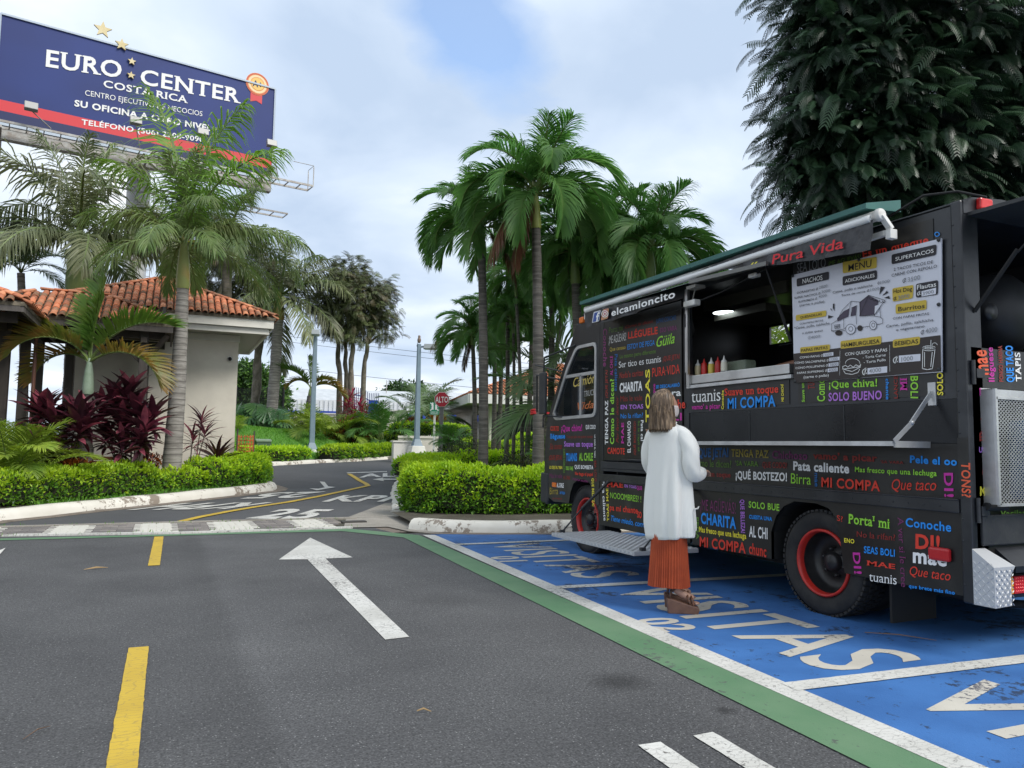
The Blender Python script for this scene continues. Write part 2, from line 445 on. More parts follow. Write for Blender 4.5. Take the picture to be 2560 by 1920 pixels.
    bp = _n(nt, 'ShaderNodeBump'); bp.inputs['Strength'].default_value = bump; bp.inputs['Distance'].default_value = 0.006
    nt.links.new(f.outputs[0], bp.inputs['Height']); nt.links.new(bp.outputs[0], b.inputs['Normal'])
    return m
def worn_mat(name, paint, under, amount=.5, scale=7, c2=None, crack=0, rough=.7):
    """paint worn through to what lies under it"""
    m = bpy.data.materials.new(name); m.use_nodes = True; nt = m.node_tree; b = nt.nodes['Principled BSDF']
    t = _n(nt, 'ShaderNodeTexCoord')
    big = _n(nt, 'ShaderNodeTexNoise'); big.inputs['Scale'].default_value = .9; big.inputs['Detail'].default_value = 5; nt.links.new(t.outputs['Object'], big.inputs['Vector'])
    n = _n(nt, 'ShaderNodeTexNoise'); n.inputs['Scale'].default_value = scale; n.inputs['Detail'].default_value = 9; n.inputs['Roughness'].default_value = .75
    nt.links.new(t.outputs['Object'], n.inputs['Vector'])
    ad = _n(nt, 'ShaderNodeMath', operation='MULTIPLY_ADD'); nt.links.new(big.outputs[0], ad.inputs[0]); ad.inputs[1].default_value = .6; nt.links.new(n.outputs[0], ad.inputs[2])
    r = _n(nt, 'ShaderNodeValToRGB'); r.color_ramp.elements[0].position = amount; r.color_ramp.elements[1].position = amount+.035
    nt.links.new(ad.outputs[0], r.inputs[0])
    tone = _n(nt, 'ShaderNodeTexNoise'); tone.inputs['Scale'].default_value = 2.2; tone.inputs['Detail'].default_value = 6; nt.links.new(t.outputs['Object'], tone.inputs['Vector'])
    tr = _n(nt, 'ShaderNodeValToRGB'); tr.color_ramp.elements[0].position = .35; tr.color_ramp.elements[1].position = .65
    tr.color_ramp.elements[0].color = (*lin(paint), 1); tr.color_ramp.elements[1].color = (*lin(c2 or paint), 1); nt.links.new(tone.outputs[0], tr.inputs[0])
    mx = _n(nt, 'ShaderNodeMix', data_type='RGBA'); nt.links.new(r.outputs[0], mx.inputs[0]); mx.inputs[6].default_value = (*lin(under), 1)
    # amount low => mostly paint (noise above threshold)
    nt.links.new(tr.outputs[0], mx.inputs[7])
    if crack:
        mp = _n(nt, 'ShaderNodeMapping'); mp.inputs['Scale'].default_value = (crack*.45, crack, 1); nt.links.new(t.outputs['Object'], mp.inputs[0])
        ds = _n(nt, 'ShaderNodeVectorMath', operation='MULTIPLY_ADD'); nt.links.new(n.outputs[1], ds.inputs[0]); ds.inputs[1].default_value = (.8,.8,0); nt.links.new(mp.outputs[0], ds.inputs[2])
        vo = _n(nt, 'ShaderNodeTexVoronoi', feature='DISTANCE_TO_EDGE'); vo.inputs['Scale'].default_value = 1; nt.links.new(ds.outputs[0], vo.inputs['Vector'])
        vr = _n(nt, 'ShaderNodeMapRange'); vr.inputs['From Min'].default_value = .0; vr.inputs['From Max'].default_value = .045; vr.inputs['To Min'].default_value = .45; vr.inputs['To Max'].default_value = 1; nt.links.new(vo.outputs['Distance'], vr.inputs[0])
        mm = _n(nt, 'ShaderNodeMath', operation='MULTIPLY'); nt.links.new(r.outputs[0], mm.inputs[0]); nt.links.new(vr.outputs[0], mm.inputs[1]); nt.links.new(mm.outputs[0], mx.inputs[0])
    nt.links.new(mx.outputs[2], b.inputs['Base Color']); b.inputs['Roughness'].default_value = rough
    f = _n(nt, 'ShaderNodeTexNoise'); f.inputs['Scale'].default_value = 140; nt.links.new(t.outputs['Object'], f.inputs['Vector'])
    bp = _n(nt, 'ShaderNodeBump'); bp.inputs['Strength'].default_value = .4; bp.inputs['Distance'].default_value = .005
    nt.links.new(f.outputs[0], bp.inputs['Height']); nt.links.new(bp.outputs[0], b.inputs['Normal'])
    return m
M_ASPH = ground_mat('asphalt', (.060,.060,.062), (.100,.100,.101), speck=(.24,.24,.235), scale=.55, fine=95, stains=((2.38,3.72,.17,.55),(2.85,3.62,.07,.5),(2.62,3.12,.06,.6),(.9,7.6,.35,.16),(2.2,6.2,.3,.18),(-1.2,6.0,.5,.12)), bump=.7)
M_ASPH2 = ground_mat('asphalt_smooth', (.066,.067,.071), (.084,.085,.089), scale=.6, fine=120, bump=.4)
M_EARTH = ground_mat('earth', (.05,.042,.03), (.10,.09,.07), scale=2, fine=40, bump=.8)
M_BLUE = worn_mat('blue_paint', (.042,.155,.41), (.016,.040,.095), amount=.67, scale=8, c2=(.026,.112,.32))
M_GREENP = worn_mat('green_paint', (.12,.22,.12), (.08,.10,.08), amount=.62, scale=16, c2=(.085,.19,.095))
M_WPAINT = worn_mat('white_road_paint', (.62,.61,.57), (.16,.15,.14), amount=.66, scale=30, c2=(.50,.49,.45), crack=30)
M_LPAINT = worn_mat('cream_road_paint', (.55,.52,.45), (.10,.10,.12), amount=.70, scale=18, c2=(.46,.43,.37))
M_YPAINT = worn_mat('yellow_road_paint', (.56,.38,.035), (.14,.12,.08), amount=.60, scale=30, c2=(.48,.32,.03), crack=26)
M_KERB = worn_mat('kerb_paint', (.70,.67,.60), (.24,.20,.16), amount=.70, scale=4.2, c2=(.60,.57,.50), rough=.8)
M_CONC = ground_mat('concrete', (.24,.22,.19), (.34,.31,.27), scale=2.5, fine=70, bump=.5)
M_GUT = ground_mat('gutter_dirt', (.15,.12,.095), (.24,.20,.165), scale=4, fine=50, bump=.5)
M_GRASS = ground_mat('grass_base', (.07,.19,.020), (.10,.25,.03), scale=3, fine=60, bump=1)

def struct(mb, name, m): o = mb.build(name, m); o['kind'] = 'structure'; return o
# ground: one sheet to the horizon, following the climb of the lane
def sheet(xs, ys, name, m, dz=0.0):
    vs = [(x, y, terr(x,y)+dz) for y in ys for x in xs]; nx = len(xs)
    mb = MB().add(vs, [(j*nx+i, j*nx+i+1, (j+1)*nx+i+1, (j+1)*nx+i) for j in range(len(ys)-1) for i in range(nx-1)])
    return struct(mb, name, m)
sheet([-1500,-200,-40,40,200,1500], [-400,-60,13.5,45.5,200,1500], 'ground', M_EARTH, -.30)
def gpoly(pts, name, m, dz, parent=None, fr='N', kind=None, world=False):
    P = [(Vector((p[0], p[1], terr(*p[:2]))) if world else G(*Z(fr, *p))) for p in pts]
    tr = fill([(p.x, p.y) for p in P]); o = MB()
    # split far/near of the crease is unnecessary: polygons are kept on one side of it
    o.add([(p.x, p.y, terr(p.x,p.y)+dz) for p in P], [t for t in tr])
    ob = o.build(name, m, parent)
    if kind: ob['kind'] = kind
    return ob
gpoly([(-30,-12),(16,-12),(16,11.0),(3.2,11.0),(2.9,13.5),(-30,13.5)], 'road', M_ASPH, 0.0, kind='structure', world=True)
# lane beyond the paver strip
gpoly([(-30,13.5),(3.9,13.5),(4.35,15.2),(4.95,17.5),(5.6,19.5),(6.3,21.5),(7.7,24.5),(9.5,28),(10.8,31),(12.4,33.5),(16,37),(16,45.5),(-30,45.5)], 'lane', M_ASPH2, 0.0, kind='structure', world=True)

# blue bays
WL0, WL1 = Vector((3.58,10.66,0)), Vector((2.97,1.0,0))
gpoly([(2.82,-3),(14,-3),(14,10.9),(3.62,10.72)], 'blue_parking_bays', M_BLUE, .004, kind='structure', world=True)
def strip(a, b, w, name, m, dz, parent=None, world=True, fr='N'):
    if not world: a, b = G(*Z(fr,*a)), G(*Z(fr,*b))
    a = Vector((a[0],a[1],0)); b = Vector((b[0],b[1],0)); d = (b-a).normalized(); s = Vector((d.y,-d.x,0))*w/2
    L = (b-a).length; n = max(2, int(L/.05)); jr = random.Random(int(a.x*97+a.y*31)); J = lambda: jr.gauss(0, .0035)
    vs = []
    for i in range(n+1):
        p = a.lerp(b, i/n)
        for q in (p-s*(1+J()*6), p+s*(1+J()*6)): q = q+d*(J() if i in (0,n) else 0); vs.append((q.x,q.y,terr(q.x,q.y)+dz))
    mb = MB().add(vs, [(2*i,2*i+1,2*i+3,2*i+2) for i in range(n)])
    return mb.build(name, m, parent)
gl = gpoly([(2.42,-3),(2.78,-3),(3.44,10.70),(2.66,11.86),(.3,11.83),(-8,12.45),(-8,12.12),(.3,11.66),(2.50,11.55),(3.15,10.50)], 'green_line', M_GREENP, .006, kind='structure', world=True)
w = gpoly([(2.70,-3),(2.86,-3),(3.66,10.64),(3.49,10.69)], 'white_bay_line', M_WPAINT, .008, kind='structure', world=True)
for (y0, y1, ww) in ((9.53,9.50,.12),(6.34,6.02,.13),(3.27,2.95,.135),(.15,-.15,.135)):
    k = (y0-1.0)/9.66; x0 = 2.97+.61*k+.07
    o = strip((x0,y0),(9.2,y1-.12), ww, 'bay_divider_line', M_WPAINT, .010); o['kind'] = 'structure'
# bay lettering: VISITAS with its number, read from the lane
def glet(s, p0, p1, p2, m, fr='g', style='black', nm='road_lettering', dz=.007, shear=True, world=False):
    Q = [Vector((*p, 0)) if world else G(*Z(fr, *p)) for p in (p0, p1, p2)]
    return letter(s, Q[0], Q[1], Q[2], m, None, style, n=(0,0,1), eps=dz, shear=shear, name=nm, kind='structure', zfun=lambda p: Vector((p.x, p.y, terr(p.x, p.y)+dz)))
for k, (ytop, num) in enumerate(((9.40,'01'),(6.10,'02'),(2.98,'03'))):
    x0 = 4.02 - .12*k if k else 4.05
    xb = (3.98, 3.78, 3.60)[k]; xt = (4.70, 4.58, 4.36)[k]
    glet('VISITAS', (xb, ytop), (xb-.14, ytop-2.72), (xt, ytop-.03), M_LPAINT, world=True, style='med')
    xn = (3.55, 3.30, 3.12)[k]; yn = (8.36, 4.97, 1.85)[k]
    glet(num, (xn, yn), (xn-.02, yn-.42), (xn+.33, yn-.02), M_LPAINT, world=True)
# arrow, dashes
gpoly([(1715,365),(1542,486),(1700,484)]+[], 'direction_arrow', M_WPAINT, .012, fr='c') if False else None
ar = [G(*Z('c',1715,365)), G(*Z('c',1950,474)), G(*Z('c',1800,481)), G(*Z('D',884,1377)), G(*Z('D',832,1383)), G(*Z('c',1700,485)), G(*Z('c',1542,486))]
mb = MB(); mb.add([(p.x,p.y,.005) for p in ar], fill([(p.x,p.y) for p in ar])); struct(mb, 'direction_arrow', M_WPAINT)
for a, b in (((-.095,1.55),(-.075,5.46)) , ((-.02,8.95),(.02,11.62)), ((-.16,-2.5),(-.10,-.6))):
    if a[1] == 1.55: a = (-.095, 2.2)
    o = strip(a, b, .115, 'yellow_centre_dash', M_YPAINT, .005); o['kind'] = 'structure'
for a, b in (((2.015,2.90),(1.93,1.6)), ((2.31,2.90),(2.23,1.6))):
    o = strip(a, b, .115, 'white_dash', M_WPAINT, .005); o['kind'] = 'structure'
gpoly([(-30,448),(30,425),(0,460),(-30,470)], 'white_dash', M_WPAINT, .012, fr='c', kind='structure')
# paver strip
near_y = lambda x: 12.00 + .0 if x > .3 else 12.00 + (.3-x)*.18
far_y = lambda x: 13.30
ps = MB().add([(-9,near_y(-9),.002),(.3,near_y(.3),.002),(2.75,12.02,.002),(3.0,13.42,.002),(.3,13.36,.002),(-9,13.42,.002)], [(0,1,4,5),(1,2,3,4)])
M_JOINT = ground_mat('paver_joint', (.045,.04,.03), (.08,.075,.05), scale=8, fine=60)
paver_strip = struct(ps, 'paver_strip', M_JOINT)
M_PVG = [mat('paver_grey_%d' % i, c, .9, c2=tuple(x*1.25 for x in c), scale=14, bump=.4) for i, c in enumerate(((.15,.135,.125),(.19,.17,.155),(.12,.11,.105)))]
M_PVW = worn_mat('paver_white', (.60,.58,.52), (.20,.18,.16), amount=.62, scale=12, c2=(.50,.48,.42))
pm = {}
def paver_mesh(m, sx=.19, sy=.095):
    k = (m.name, sx, sy)
    if k not in pm:
        b = MB(); e = .008
        b.add([(-sx/2,-sy/2,0),(sx/2,-sy/2,0),(sx/2,sy/2,0),(-sx/2,sy/2,0),(-sx/2,-sy/2,.016),(sx/2,-sy/2,.016),(sx/2,sy/2,.016),(-sx/2,sy/2,.016),
               (-sx/2+e,-sy/2+e,.022),(sx/2-e,-sy/2+e,.022),(sx/2-e,sy/2-e,.022),(-sx/2+e,sy/2-e,.022)],
              [(0,1,5,4),(1,2,6,5),(2,3,7,6),(3,0,4,7),(4,5,9,8),(5,6,10,9),(6,7,11,10),(7,4,8,11),(8,9,10,11)])
        o = b.build('paver', m); pm[k] = o.data; bpy.data.objects.remove(o)
    return pm[k]
stripes = [-3.6,-3.0,-2.45,-1.88,-1.35,-.79,-.22,.35,.88,1.46,2.03,2.6]   # white and grey blocks by turns
cnt = 0
row = 0; y = 12.09
nrow = 12
pr = random.Random(3)
rest = MB()
for row in range(nrow):
    y = 12.09 + row*.1025 + .02
    x = 2.74 - (.1 if row % 2 else 0)
    while x > -6.5:
        yy = y + (max(0, .3-x)*.10)
        seg = sum(1 for s in stripes if s < x)
        white = (seg % 2 == 1)
        if yy < 13.30 and x < 2.62+.1*row*.08 or (x < 2.9 and row > 5 and yy < 13.30):
            m = M_PVW if white else pr.choice(M_PVG)
            z = .003 + pr.uniform(-.002, .004)
            if cnt < 299 and x > -2.4:
                inst('paver', paver_mesh(m, .192, .096), paver_strip, (x-.1, yy, z), (pr.uniform(-.01,.01), pr.uniform(-.01,.01), pr.uniform(-.02,.02))); cnt += 1
            else:
                rest.add([(x-.196,yy-.048,.02),(x-.004,yy-.048,.02),(x-.004,yy+.048,.02),(x-.196,yy+.048,.02),(x-.196,yy-.048,0),(x-.004,yy-.048,0),(x-.004,yy+.048,0),(x-.196,yy+.048,0)],
                         [(0,1,2,3),(4,5,1,0),(5,6,2,1),(6,7,3,2),(7,4,0,3)], 3 if white else pr.randrange(3))
        x -= .205
rest.build('paver_field', M_PVG+[M_PVW], paver_strip, kind='stuff')
# concrete edgings of the strip
struct(MB().box(-9,.3,13.34,13.5,-.1,.03).box(.3,3.15,13.34,13.5,-.1,.03), 'concrete_edging', M_CONC)
e = MB()
for (x0,y0,x1,y1) in ((-9,13.66,.3,11.99),(.3,11.99,2.75,12.0)):
    e.beam((x0,y0-.055 if x0>0 else y0-.1,.0),(x1,y1-.055,.0),.10,.05)
struct(e, 'white_edging', M_WPAINT)
gpoly([(2.66,11.2),(14,10.9),(14,13.6),(2.66,13.6)], 'concrete_base', M_GUT, -.004, kind='structure', world=True)
# concrete apron at the corner of the island
gpoly([(2.62,11.95),(3.30,11.88),(3.42,11.2),(3.64,10.86),(4.3,10.9),(4.0,12.0),(3.95,13.5),(3.0,13.5)], 'concrete_apron', M_CONC, .012, kind='structure', world=True)
gpoly([(3.0,13.52),(3.95,13.52),(4.8,15.9),(4.3,15.7)], 'concrete_apron', M_CONC, .012, kind='structure', world=True)
# drain grate slot between the concrete pieces
struct(MB().box(2.75,3.15,12.62,12.80,.0,.035), 'drain_edge', mat('dark_iron', (.05,.045,.04), .7))

# kerbs: rounded, painted, flaking
def kerb(path, name, w=.30, h=.16, label=None, seg=0.9):
    pts = [Vector((p[0],p[1],0)) for p in path]
    # resample
    d = [0]
    for a, b in zip(pts, pts[1:]): d.append(d[-1]+(b-a).length)
    n = max(2, int(d[-1]/.25)); R = []
    for i in range(n+1):
        t = d[-1]*i/n
        for j in range(len(pts)-1):
            if t <= d[j+1]+1e-9: R.append(pts[j].lerp(pts[j+1], (t-d[j])/max(1e-9,d[j+1]-d[j]))); break
    prof = [(0,-.05),(0.02,h*.45),(.07,h*.85),(.13,h),(w-.05,h),(w,h*.8),(w,-.05)]
    mb = MB(); vs = []
    for i, p in enumerate(R):
        t = (R[min(i+1,n)]-R[max(i-1,0)]).normalized(); s = Vector((t.y,-t.x,0))
        wob = .012*math.sin(i*1.7)+.01*math.sin(i*.61)
        for (a, b) in prof: vs.append((p.x-s.x*(a+wob), p.y-s.y*(a+wob), terr(p.x,p.y)+b+(.006*math.sin(i*.9) if b > 0 else 0)))
    k = len(prof)
    mb.add(vs, [(i*k+j,i*k+j+1,(i+1)*k+j+1,(i+1)*k+j) for i in range(n) for j in range(k-1)], 0, True)
    mb.add(vs[:k], [tuple(range(k))]); mb.add(vs[-k:], [tuple(reversed(range(k)))])
    o = mb.build(name, M_KERB); o['kind'] = 'structure'; return o
def gp(fr, *pts): return [tuple(G(*Z(fr,*p)))[:2] for p in pts]
# left bed kerb (planting on its left: path runs away from the camera, offset to the left)
KL = gp('c', (-420,330),(-200,300),(0,270),(250,245),(500,215),(750,190),(1000,163),(1250,135),(1520,103))
LK = KL + [(KL[-1][0]+.15, KL[-1][1]+.6), (KL[-1][0]+.02, KL[-1][1]+1.6), (KL[-1][0]-.6, KL[-1][1]+3.2)]
kerb(LK, 'kerb', h=.17)
KF = gp('I', (560,1535),(1150,1500),(1700,1475),(2212,1440)) + gp('J', (400,1500),(700,1480),(850,1475))
kerb([(KF[0][0]-5, KF[0][1]-1.0)]+KF, 'kerb', h=.13)
KR = [(3.62,13.2),(3.40,12.2),(3.50,11.45),(3.75,11.02),(4.3,10.72),(5.3,10.42),(7,10.2),(7.6,10.12)]
# island kerb: outer face toward the bays
KRi = list(reversed(KR))
kerb(KR[2:], 'kerb', h=.17, w=.3)
kerb([(5.9,18.2),(5.0,16.4),(4.45,15.2),(3.98,14.2)][::-1] if False else [(3.98,14.2),(4.3,15.2),(4.9,17.5),(5.5,19.5),(6.2,21.5),(7.6,24.5),(9.4,28),(10.7,31),(12.2,33.5)][::-1], 'kerb', h=.07)
# island bed
def bedpoly(pts, name, m, dz):
    P = [Vector((p[0],p[1],0)) for p in pts]; 
    mb = MB().add([(p.x,p.y,terr(p.x,p.y)+dz) for p in P], fill([(p.x,p.y) for p in P])); o = struct(mb, name, m); return o
bedpoly([(3.62,11.6),(3.9,11.2),(4.5,10.95),(5.3,10.65),(7,10.45),(14,10.3),(14,13.5),(3.8,13.5)], 'island_soil', M_EARTH, .10)
bedpoly([(4.0,13.5),(14,13.5),(30,20),(30,45),(15,37),(12.4,33.4),(10.9,30.9),(9.6,27.9),(7.8,24.4),(6.4,21.4),(5.7,19.4),(5.1,17.4),(4.5,15.1),(4.2,14.1)], 'island_grass', M_GRASS, .11)
Lb = [(p[0]-.15, p[1]+.15) for p in LK]
bedpoly(Lb + [(-12,26),(-12,KL[0][1])], 'left_bed_soil', M_EARTH, .15)

gpoly([(3.40,11.9),(3.42,11.15),(3.66,10.78),(4.3,10.50),(5.3,10.20),(7,9.98),(12,9.78),(12,10.1),(7,10.3),(5.3,10.52),(4.3,10.82),(3.85,11.1),(3.62,11.5),(3.6,12.1)], 'gutter', M_GUT, .006, kind='structure', world=True)

for (a, b) in zip(LK[:-1], LK[1:]): strip((a[0]+.10,a[1]-.10), (b[0]+.10,b[1]-.10), .26, 'gutter', M_GUT, .006)['kind'] = 'structure'
# ================================================================== BUILDINGS
M_WALL = mat('beige_render', (.78,.73,.63), .9, c2=(.70,.65,.56), scale=1.5, bump=.15, bscale=60, detail=6)
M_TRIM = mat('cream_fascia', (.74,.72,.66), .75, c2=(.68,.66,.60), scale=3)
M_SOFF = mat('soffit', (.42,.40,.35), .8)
M_TIMB = mat('dark_timber', (.035,.027,.022), .7, c2=(.055,.043,.034), scale=6, bump=.3, stretch=(1,1,.15))
M_TIMG = mat('grey_timber', (.105,.092,.082), .75, c2=(.075,.065,.058), scale=6, bump=.3, stretch=(1,1,.15))
M_UNDER = mat('roof_mortar', (.10,.085,.06), .95, c2=(.20,.17,.125), scale=9, bump=.6)
def tile_mat(name, a, b): 
    return mat(name, a, .8, c2=b, scale=9, bump=.35, bscale=50, rand=.32, detail=7, contrast=(.30,.70))
M_TILE = [tile_mat('clay_tile', (.60,.20,.085), (.40,.14,.07)), tile_mat('clay_tile_pale', (.66,.27,.13), (.46,.19,.10)), tile_mat('clay_tile_mossy', (.44,.15,.075), (.14,.10,.055))]
def tile_bm(L=.30, r=.070, n=6, th=.014):
    mb = MB(); vs = []
    for (y, k) in ((0,1.0),(L,.80)):
        for rr in (r*k, (r-th)*k):
            for j in range(n+1):
                a = math.pi*j/n; vs.append((rr*math.cos(a), y, rr*math.sin(a)*.85+(.0 if y else .012)))
    m = n+1; fs = []
    for j in range(n):
        fs += [(j,j+1,2*m+j+1,2*m+j), (m+j,3*m+j,3*m+j+1,m+j+1), (j,m+j,m+j+1,j+1), (2*m+j,2*m+j+1,3*m+j+1,3*m+j)]
    fs += [(0,2*m,3*m,m),(n,m+n,3*m+n,2*m+n)]
    mb.add(vs, fs, 0, True); return mb
TM = []
for m in M_TILE:
    o = tile_bm().build('roof_tile', m); TM.append(o.data); bpy.data.objects.remove(o)
def tiled_face(roof, poly, e0, e1, up, sx=.152, sy=.215, maxn=300, lift=.02, seedv=1, counter=[0], name='roof_tile', stuff=None, skip=None):
    """poly: 3-D polygon of the slope; e0->e1 the eave; up = unit up-slope vector"""
    rr = random.Random(seedv)
    e0, e1, up = Vector(e0), Vector(e1), Vector(up).normalized()
    ex = (e1-e0).normalized(); nrm = ex.cross(up).normalized()
    if nrm.z < 0: nrm = -nrm
    P2 = [((Vector(p)-e0).dot(ex), (Vector(p)-e0).dot(up)) for p in poly]
    def inside(x, y):
        c = False; n = len(P2)
        for i in range(n):
            (x1,y1),(x2,y2) = P2[i], P2[(i+1)%n]
            if (y1 > y) != (y2 > y) and x < (x2-x1)*(y-y1)/(y2-y1)+x1: c = not c
        return c
    W = (e1-e0).length; H = max(p[1] for p in P2)
    rows = int(H/sy)+1
    basis = Matrix((ex, up, nrm)).transposed()
    org = ORG[roof.name]
    for r in range(rows):
        for c in range(int(W/sx)+1):
            x = (c+.5)*sx; y = r*sy
            if not inside(x, y+.18): continue
            p = e0+ex*x+up*(y-.07)+nrm*(lift+rr.uniform(-.004,.008))
            rot = (basis.to_4x4() @ Matrix.Rotation(rr.uniform(-.03,.03), 4, 'Z') @ Matrix.Rotation(.045+rr.uniform(-.015,.015), 4, 'X'))
            k = rr.choices((0,1,2), (.5,.25,.25))[0]
            if counter[0] < maxn:
                o = bpy.data.objects.new(name, TM[k]); col.objects.link(o); o.parent = roof
                o.location = p-org; o.rotation_euler = rot.to_euler(); o.scale = (1,1,1); counter[0] += 1
            else:
                stuff.append((rot.to_3x3(), p, k))
def joined_tiles(stuff, roof, name='roof_tiles'):
    b = tile_bm(n=4); V0 = [Vector(v) for v in b.v]; mb = MB()
    for R, p, k in stuff: mb.add([R@v+p for v in V0], b.f, k, True)
    return mb.build(name, M_TILE, roof, kind='stuff')
def ridge_tiles(roof, a, b, step=.26, r=1.25, mk=0, name='ridge_tile'):
    a, b = Vector(a), Vector(b); d = (b-a); L = d.length; d.normalize(); sd = d.cross(Vector((0,0,1))).normalized(); u = sd.cross(d)
    R = Matrix((sd, d, u)).transposed(); org = ORG[roof.name]; rr = random.Random(int(L*100))
    for i in range(int(L/step)):
        o = bpy.data.objects.new(name, TM[rr.choice((0,1,2))]); col.objects.link(o); o.parent = roof
        o.location = a+d*i*step+u*.045-org; o.rotation_euler = (R.to_4x4()@Matrix.Rotation(.03,4,'X')).to_euler(); o.scale = (r, 1.05, r*.8)
def hip_roof(parent, x0, x1, y0, y1, ze, zt, tiles=('front','right','left','back'), maxn=280, apexes=None, over=0):
    cx, cy = (x0+x1)/2, (y0+y1)/2
    if apexes is None:
        if (x1-x0) >= (y1-y0): h = (y1-y0)/2; apexes = ((x0+h, cy, zt), (x1-h, cy, zt))
        else: h = (x1-x0)/2; apexes = ((cx, y0+h, zt), (cx, y1-h, zt))
    A, B = map(Vector, apexes); c = [Vector((x0,y0,ze)), Vector((x1,y0,ze)), Vector((x1,y1,ze)), Vector((x0,y1,ze))]
    # A is nearest to corner 0 / B to corner 2
    longx = (x1-x0) >= (y1-y0)
    if longx: faces = {'front':(c[0],c[1],B,A),'right':(c[1],c[2],B),'back':(c[2],c[3],A,B),'left':(c[3],c[0],A)}
    else: faces = {'front':(c[0],c[1],A),'right':(c[1],c[2],B,A),'back':(c[2],c[3],B),'left':(c[3],c[0],A,B)}
    mb = MB()
    for f in faces.values():
        mb.add([p for p in f], [tuple(range(len(f)))]); mb.add([p-Vector((0,0,.06)) for p in f], [tuple(reversed(range(len(f))))])
    for i in range(4):
        a, b = c[i], c[(i+1)%4]; mb.add([a,b,b-Vector((0,0,.06)),a-Vector((0,0,.06))], [(0,1,2,3)])
    roof = mb.build('roof', M_UNDER, parent)
    cnt = [0]; st = []
    for i, k in enumerate(tiles):
        f = faces[k]; e0, e1 = f[0], f[1]; apex = f[2]
        ex = (e1-e0).normalized(); up = (apex-e0); up = up-ex*up.dot(ex)
        tiled_face(roof, f, e0, e1, up, seedv=i+7, counter=cnt, maxn=maxn, stuff=st)
    for i, p in enumerate(c):
        ap = A if (p-A).length < (p-B).length else B
        ridge_tiles(roof, p, ap)
    if (A-B).length > .3: ridge_tiles(roof, A, B)
    if st: joined_tiles(st, roof)
    return roof

# ---- the small beige guard house
gh = thing('guard_house', 'small beige guard house with clay tile pyramid roof and a white camera on its wall', 'building', (0.1,21.9,.25))
x0,x1,y0,y1 = -1.95,1.66,20.5,23.6
MB().box(x0,x1,y0,y1,.0,4.02).build('wall', M_WALL, gh)
MB().box(x0-.03,x1+.03,y0-.03,y1+.03,3.86,4.03).build('cornice', M_TRIM, gh, bevel=.01)
f = MB(); ex0,ex1,ey0,ey1 = -2.60,2.36,19.32,24.28
for (a,b,c,d) in ((ex0,ex1,ey0,ey0+.05),(ex0,ex1,ey1-.05,ey1),(ex0,ex0+.05,ey0+.05,ey1-.05),(ex1-.05,ex1,ey0+.05,ey1-.05)): f.box(a,b,c,d,4.10,4.33)
for (a,b,c,d) in ((ex0+.09,ex1-.09,ey0+.09,ey0+.13),(ex0+.09,ex1-.09,ey1-.13,ey1-.09),(ex0+.09,ex0+.13,ey0+.13,ey1-.13),(ex1-.13,ex1-.09,ey0+.13,ey1-.13)): f.box(a,b,c,d,3.96,4.10)
f.build('fascia', M_TRIM, gh, bevel=.006)
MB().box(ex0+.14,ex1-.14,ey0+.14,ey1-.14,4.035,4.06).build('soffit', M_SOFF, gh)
hip_roof(gh, ex0-.04, ex1+.04, ey0-.04, ey1+.04, 4.36, 5.56, tiles=('front','right','left'), maxn=285)
# wall camera
cp = onY(*Z('H',1288,668), 20.5)
mc = thing('security_camera', 'small white dome security camera on the beige guard house wall', 'camera', (cp.x,20.48,cp.z))
MB().lathe([(0,0),(.07,0),(.075,-.03),(.06,-.06),(.05,-.075)], (cp.x,20.495,cp.z), 'y', 20).build('housing', mat('white_plastic', (.7,.7,.68), .4), mc)
MB().lathe([(.05,-.075),(.045,-.10),(.025,-.125),(0,-.13)], (cp.x,20.495,cp.z-.005), 'y', 16).build('lens', mat('black_glass', (.01,.01,.012), .1), mc)

# ---- timber pavilion with tiled roofs, left
pv = thing('timber_pavilion', 'dark timber walkway pavilion with clay tile roof beside the guard house', 'pavilion', (-1.2,17.5,.15))
r1 = hip_roof(pv, -3.85, .12, 17.55, 20.2, 3.78, 4.46, tiles=('front','right'), maxn=140)
mbp = MB()
for (px, py) in ((-.45,18.0),(-.45,19.9),(-2.6,18.0),(-2.6,19.9),(-2.0,19.9)):
    o = MB().box(px-.085,px+.085,py-.085,py+.085,.12,3.66).box(px-.12,px+.12,py-.12,py+.12,.1,.5).build('post', M_TIMG, pv, bevel=.008)
b = MB()
for y in (18.0,19.9): b.box(-3.7,-.05,y-.06,y+.06,3.50,3.66)
for x in (-.45,-2.6): b.box(x-.06,x+.06,17.7,20.1,3.38,3.50)
b.build('beam', M_TIMB, pv)
for i in range(9):
    x = -3.3+i*.4
    MB().beam((x,17.6,3.72),(x,18.85,4.30),.07,.12).build('rafter', M_TIMB, pv)
MB().box(-3.85,.10,17.56,17.60,3.60,3.74).box(.06,.10,17.6,20.2,3.60,3.74).build('fascia', M_TIMG, pv)
MB().beam((-.45,18.0,2.95),(.0,17.65,3.55),.07,.09).beam((-.45,18.0,2.95),(-1.05,18.0,3.55),.07,.09).build('brace', M_TIMB, pv)
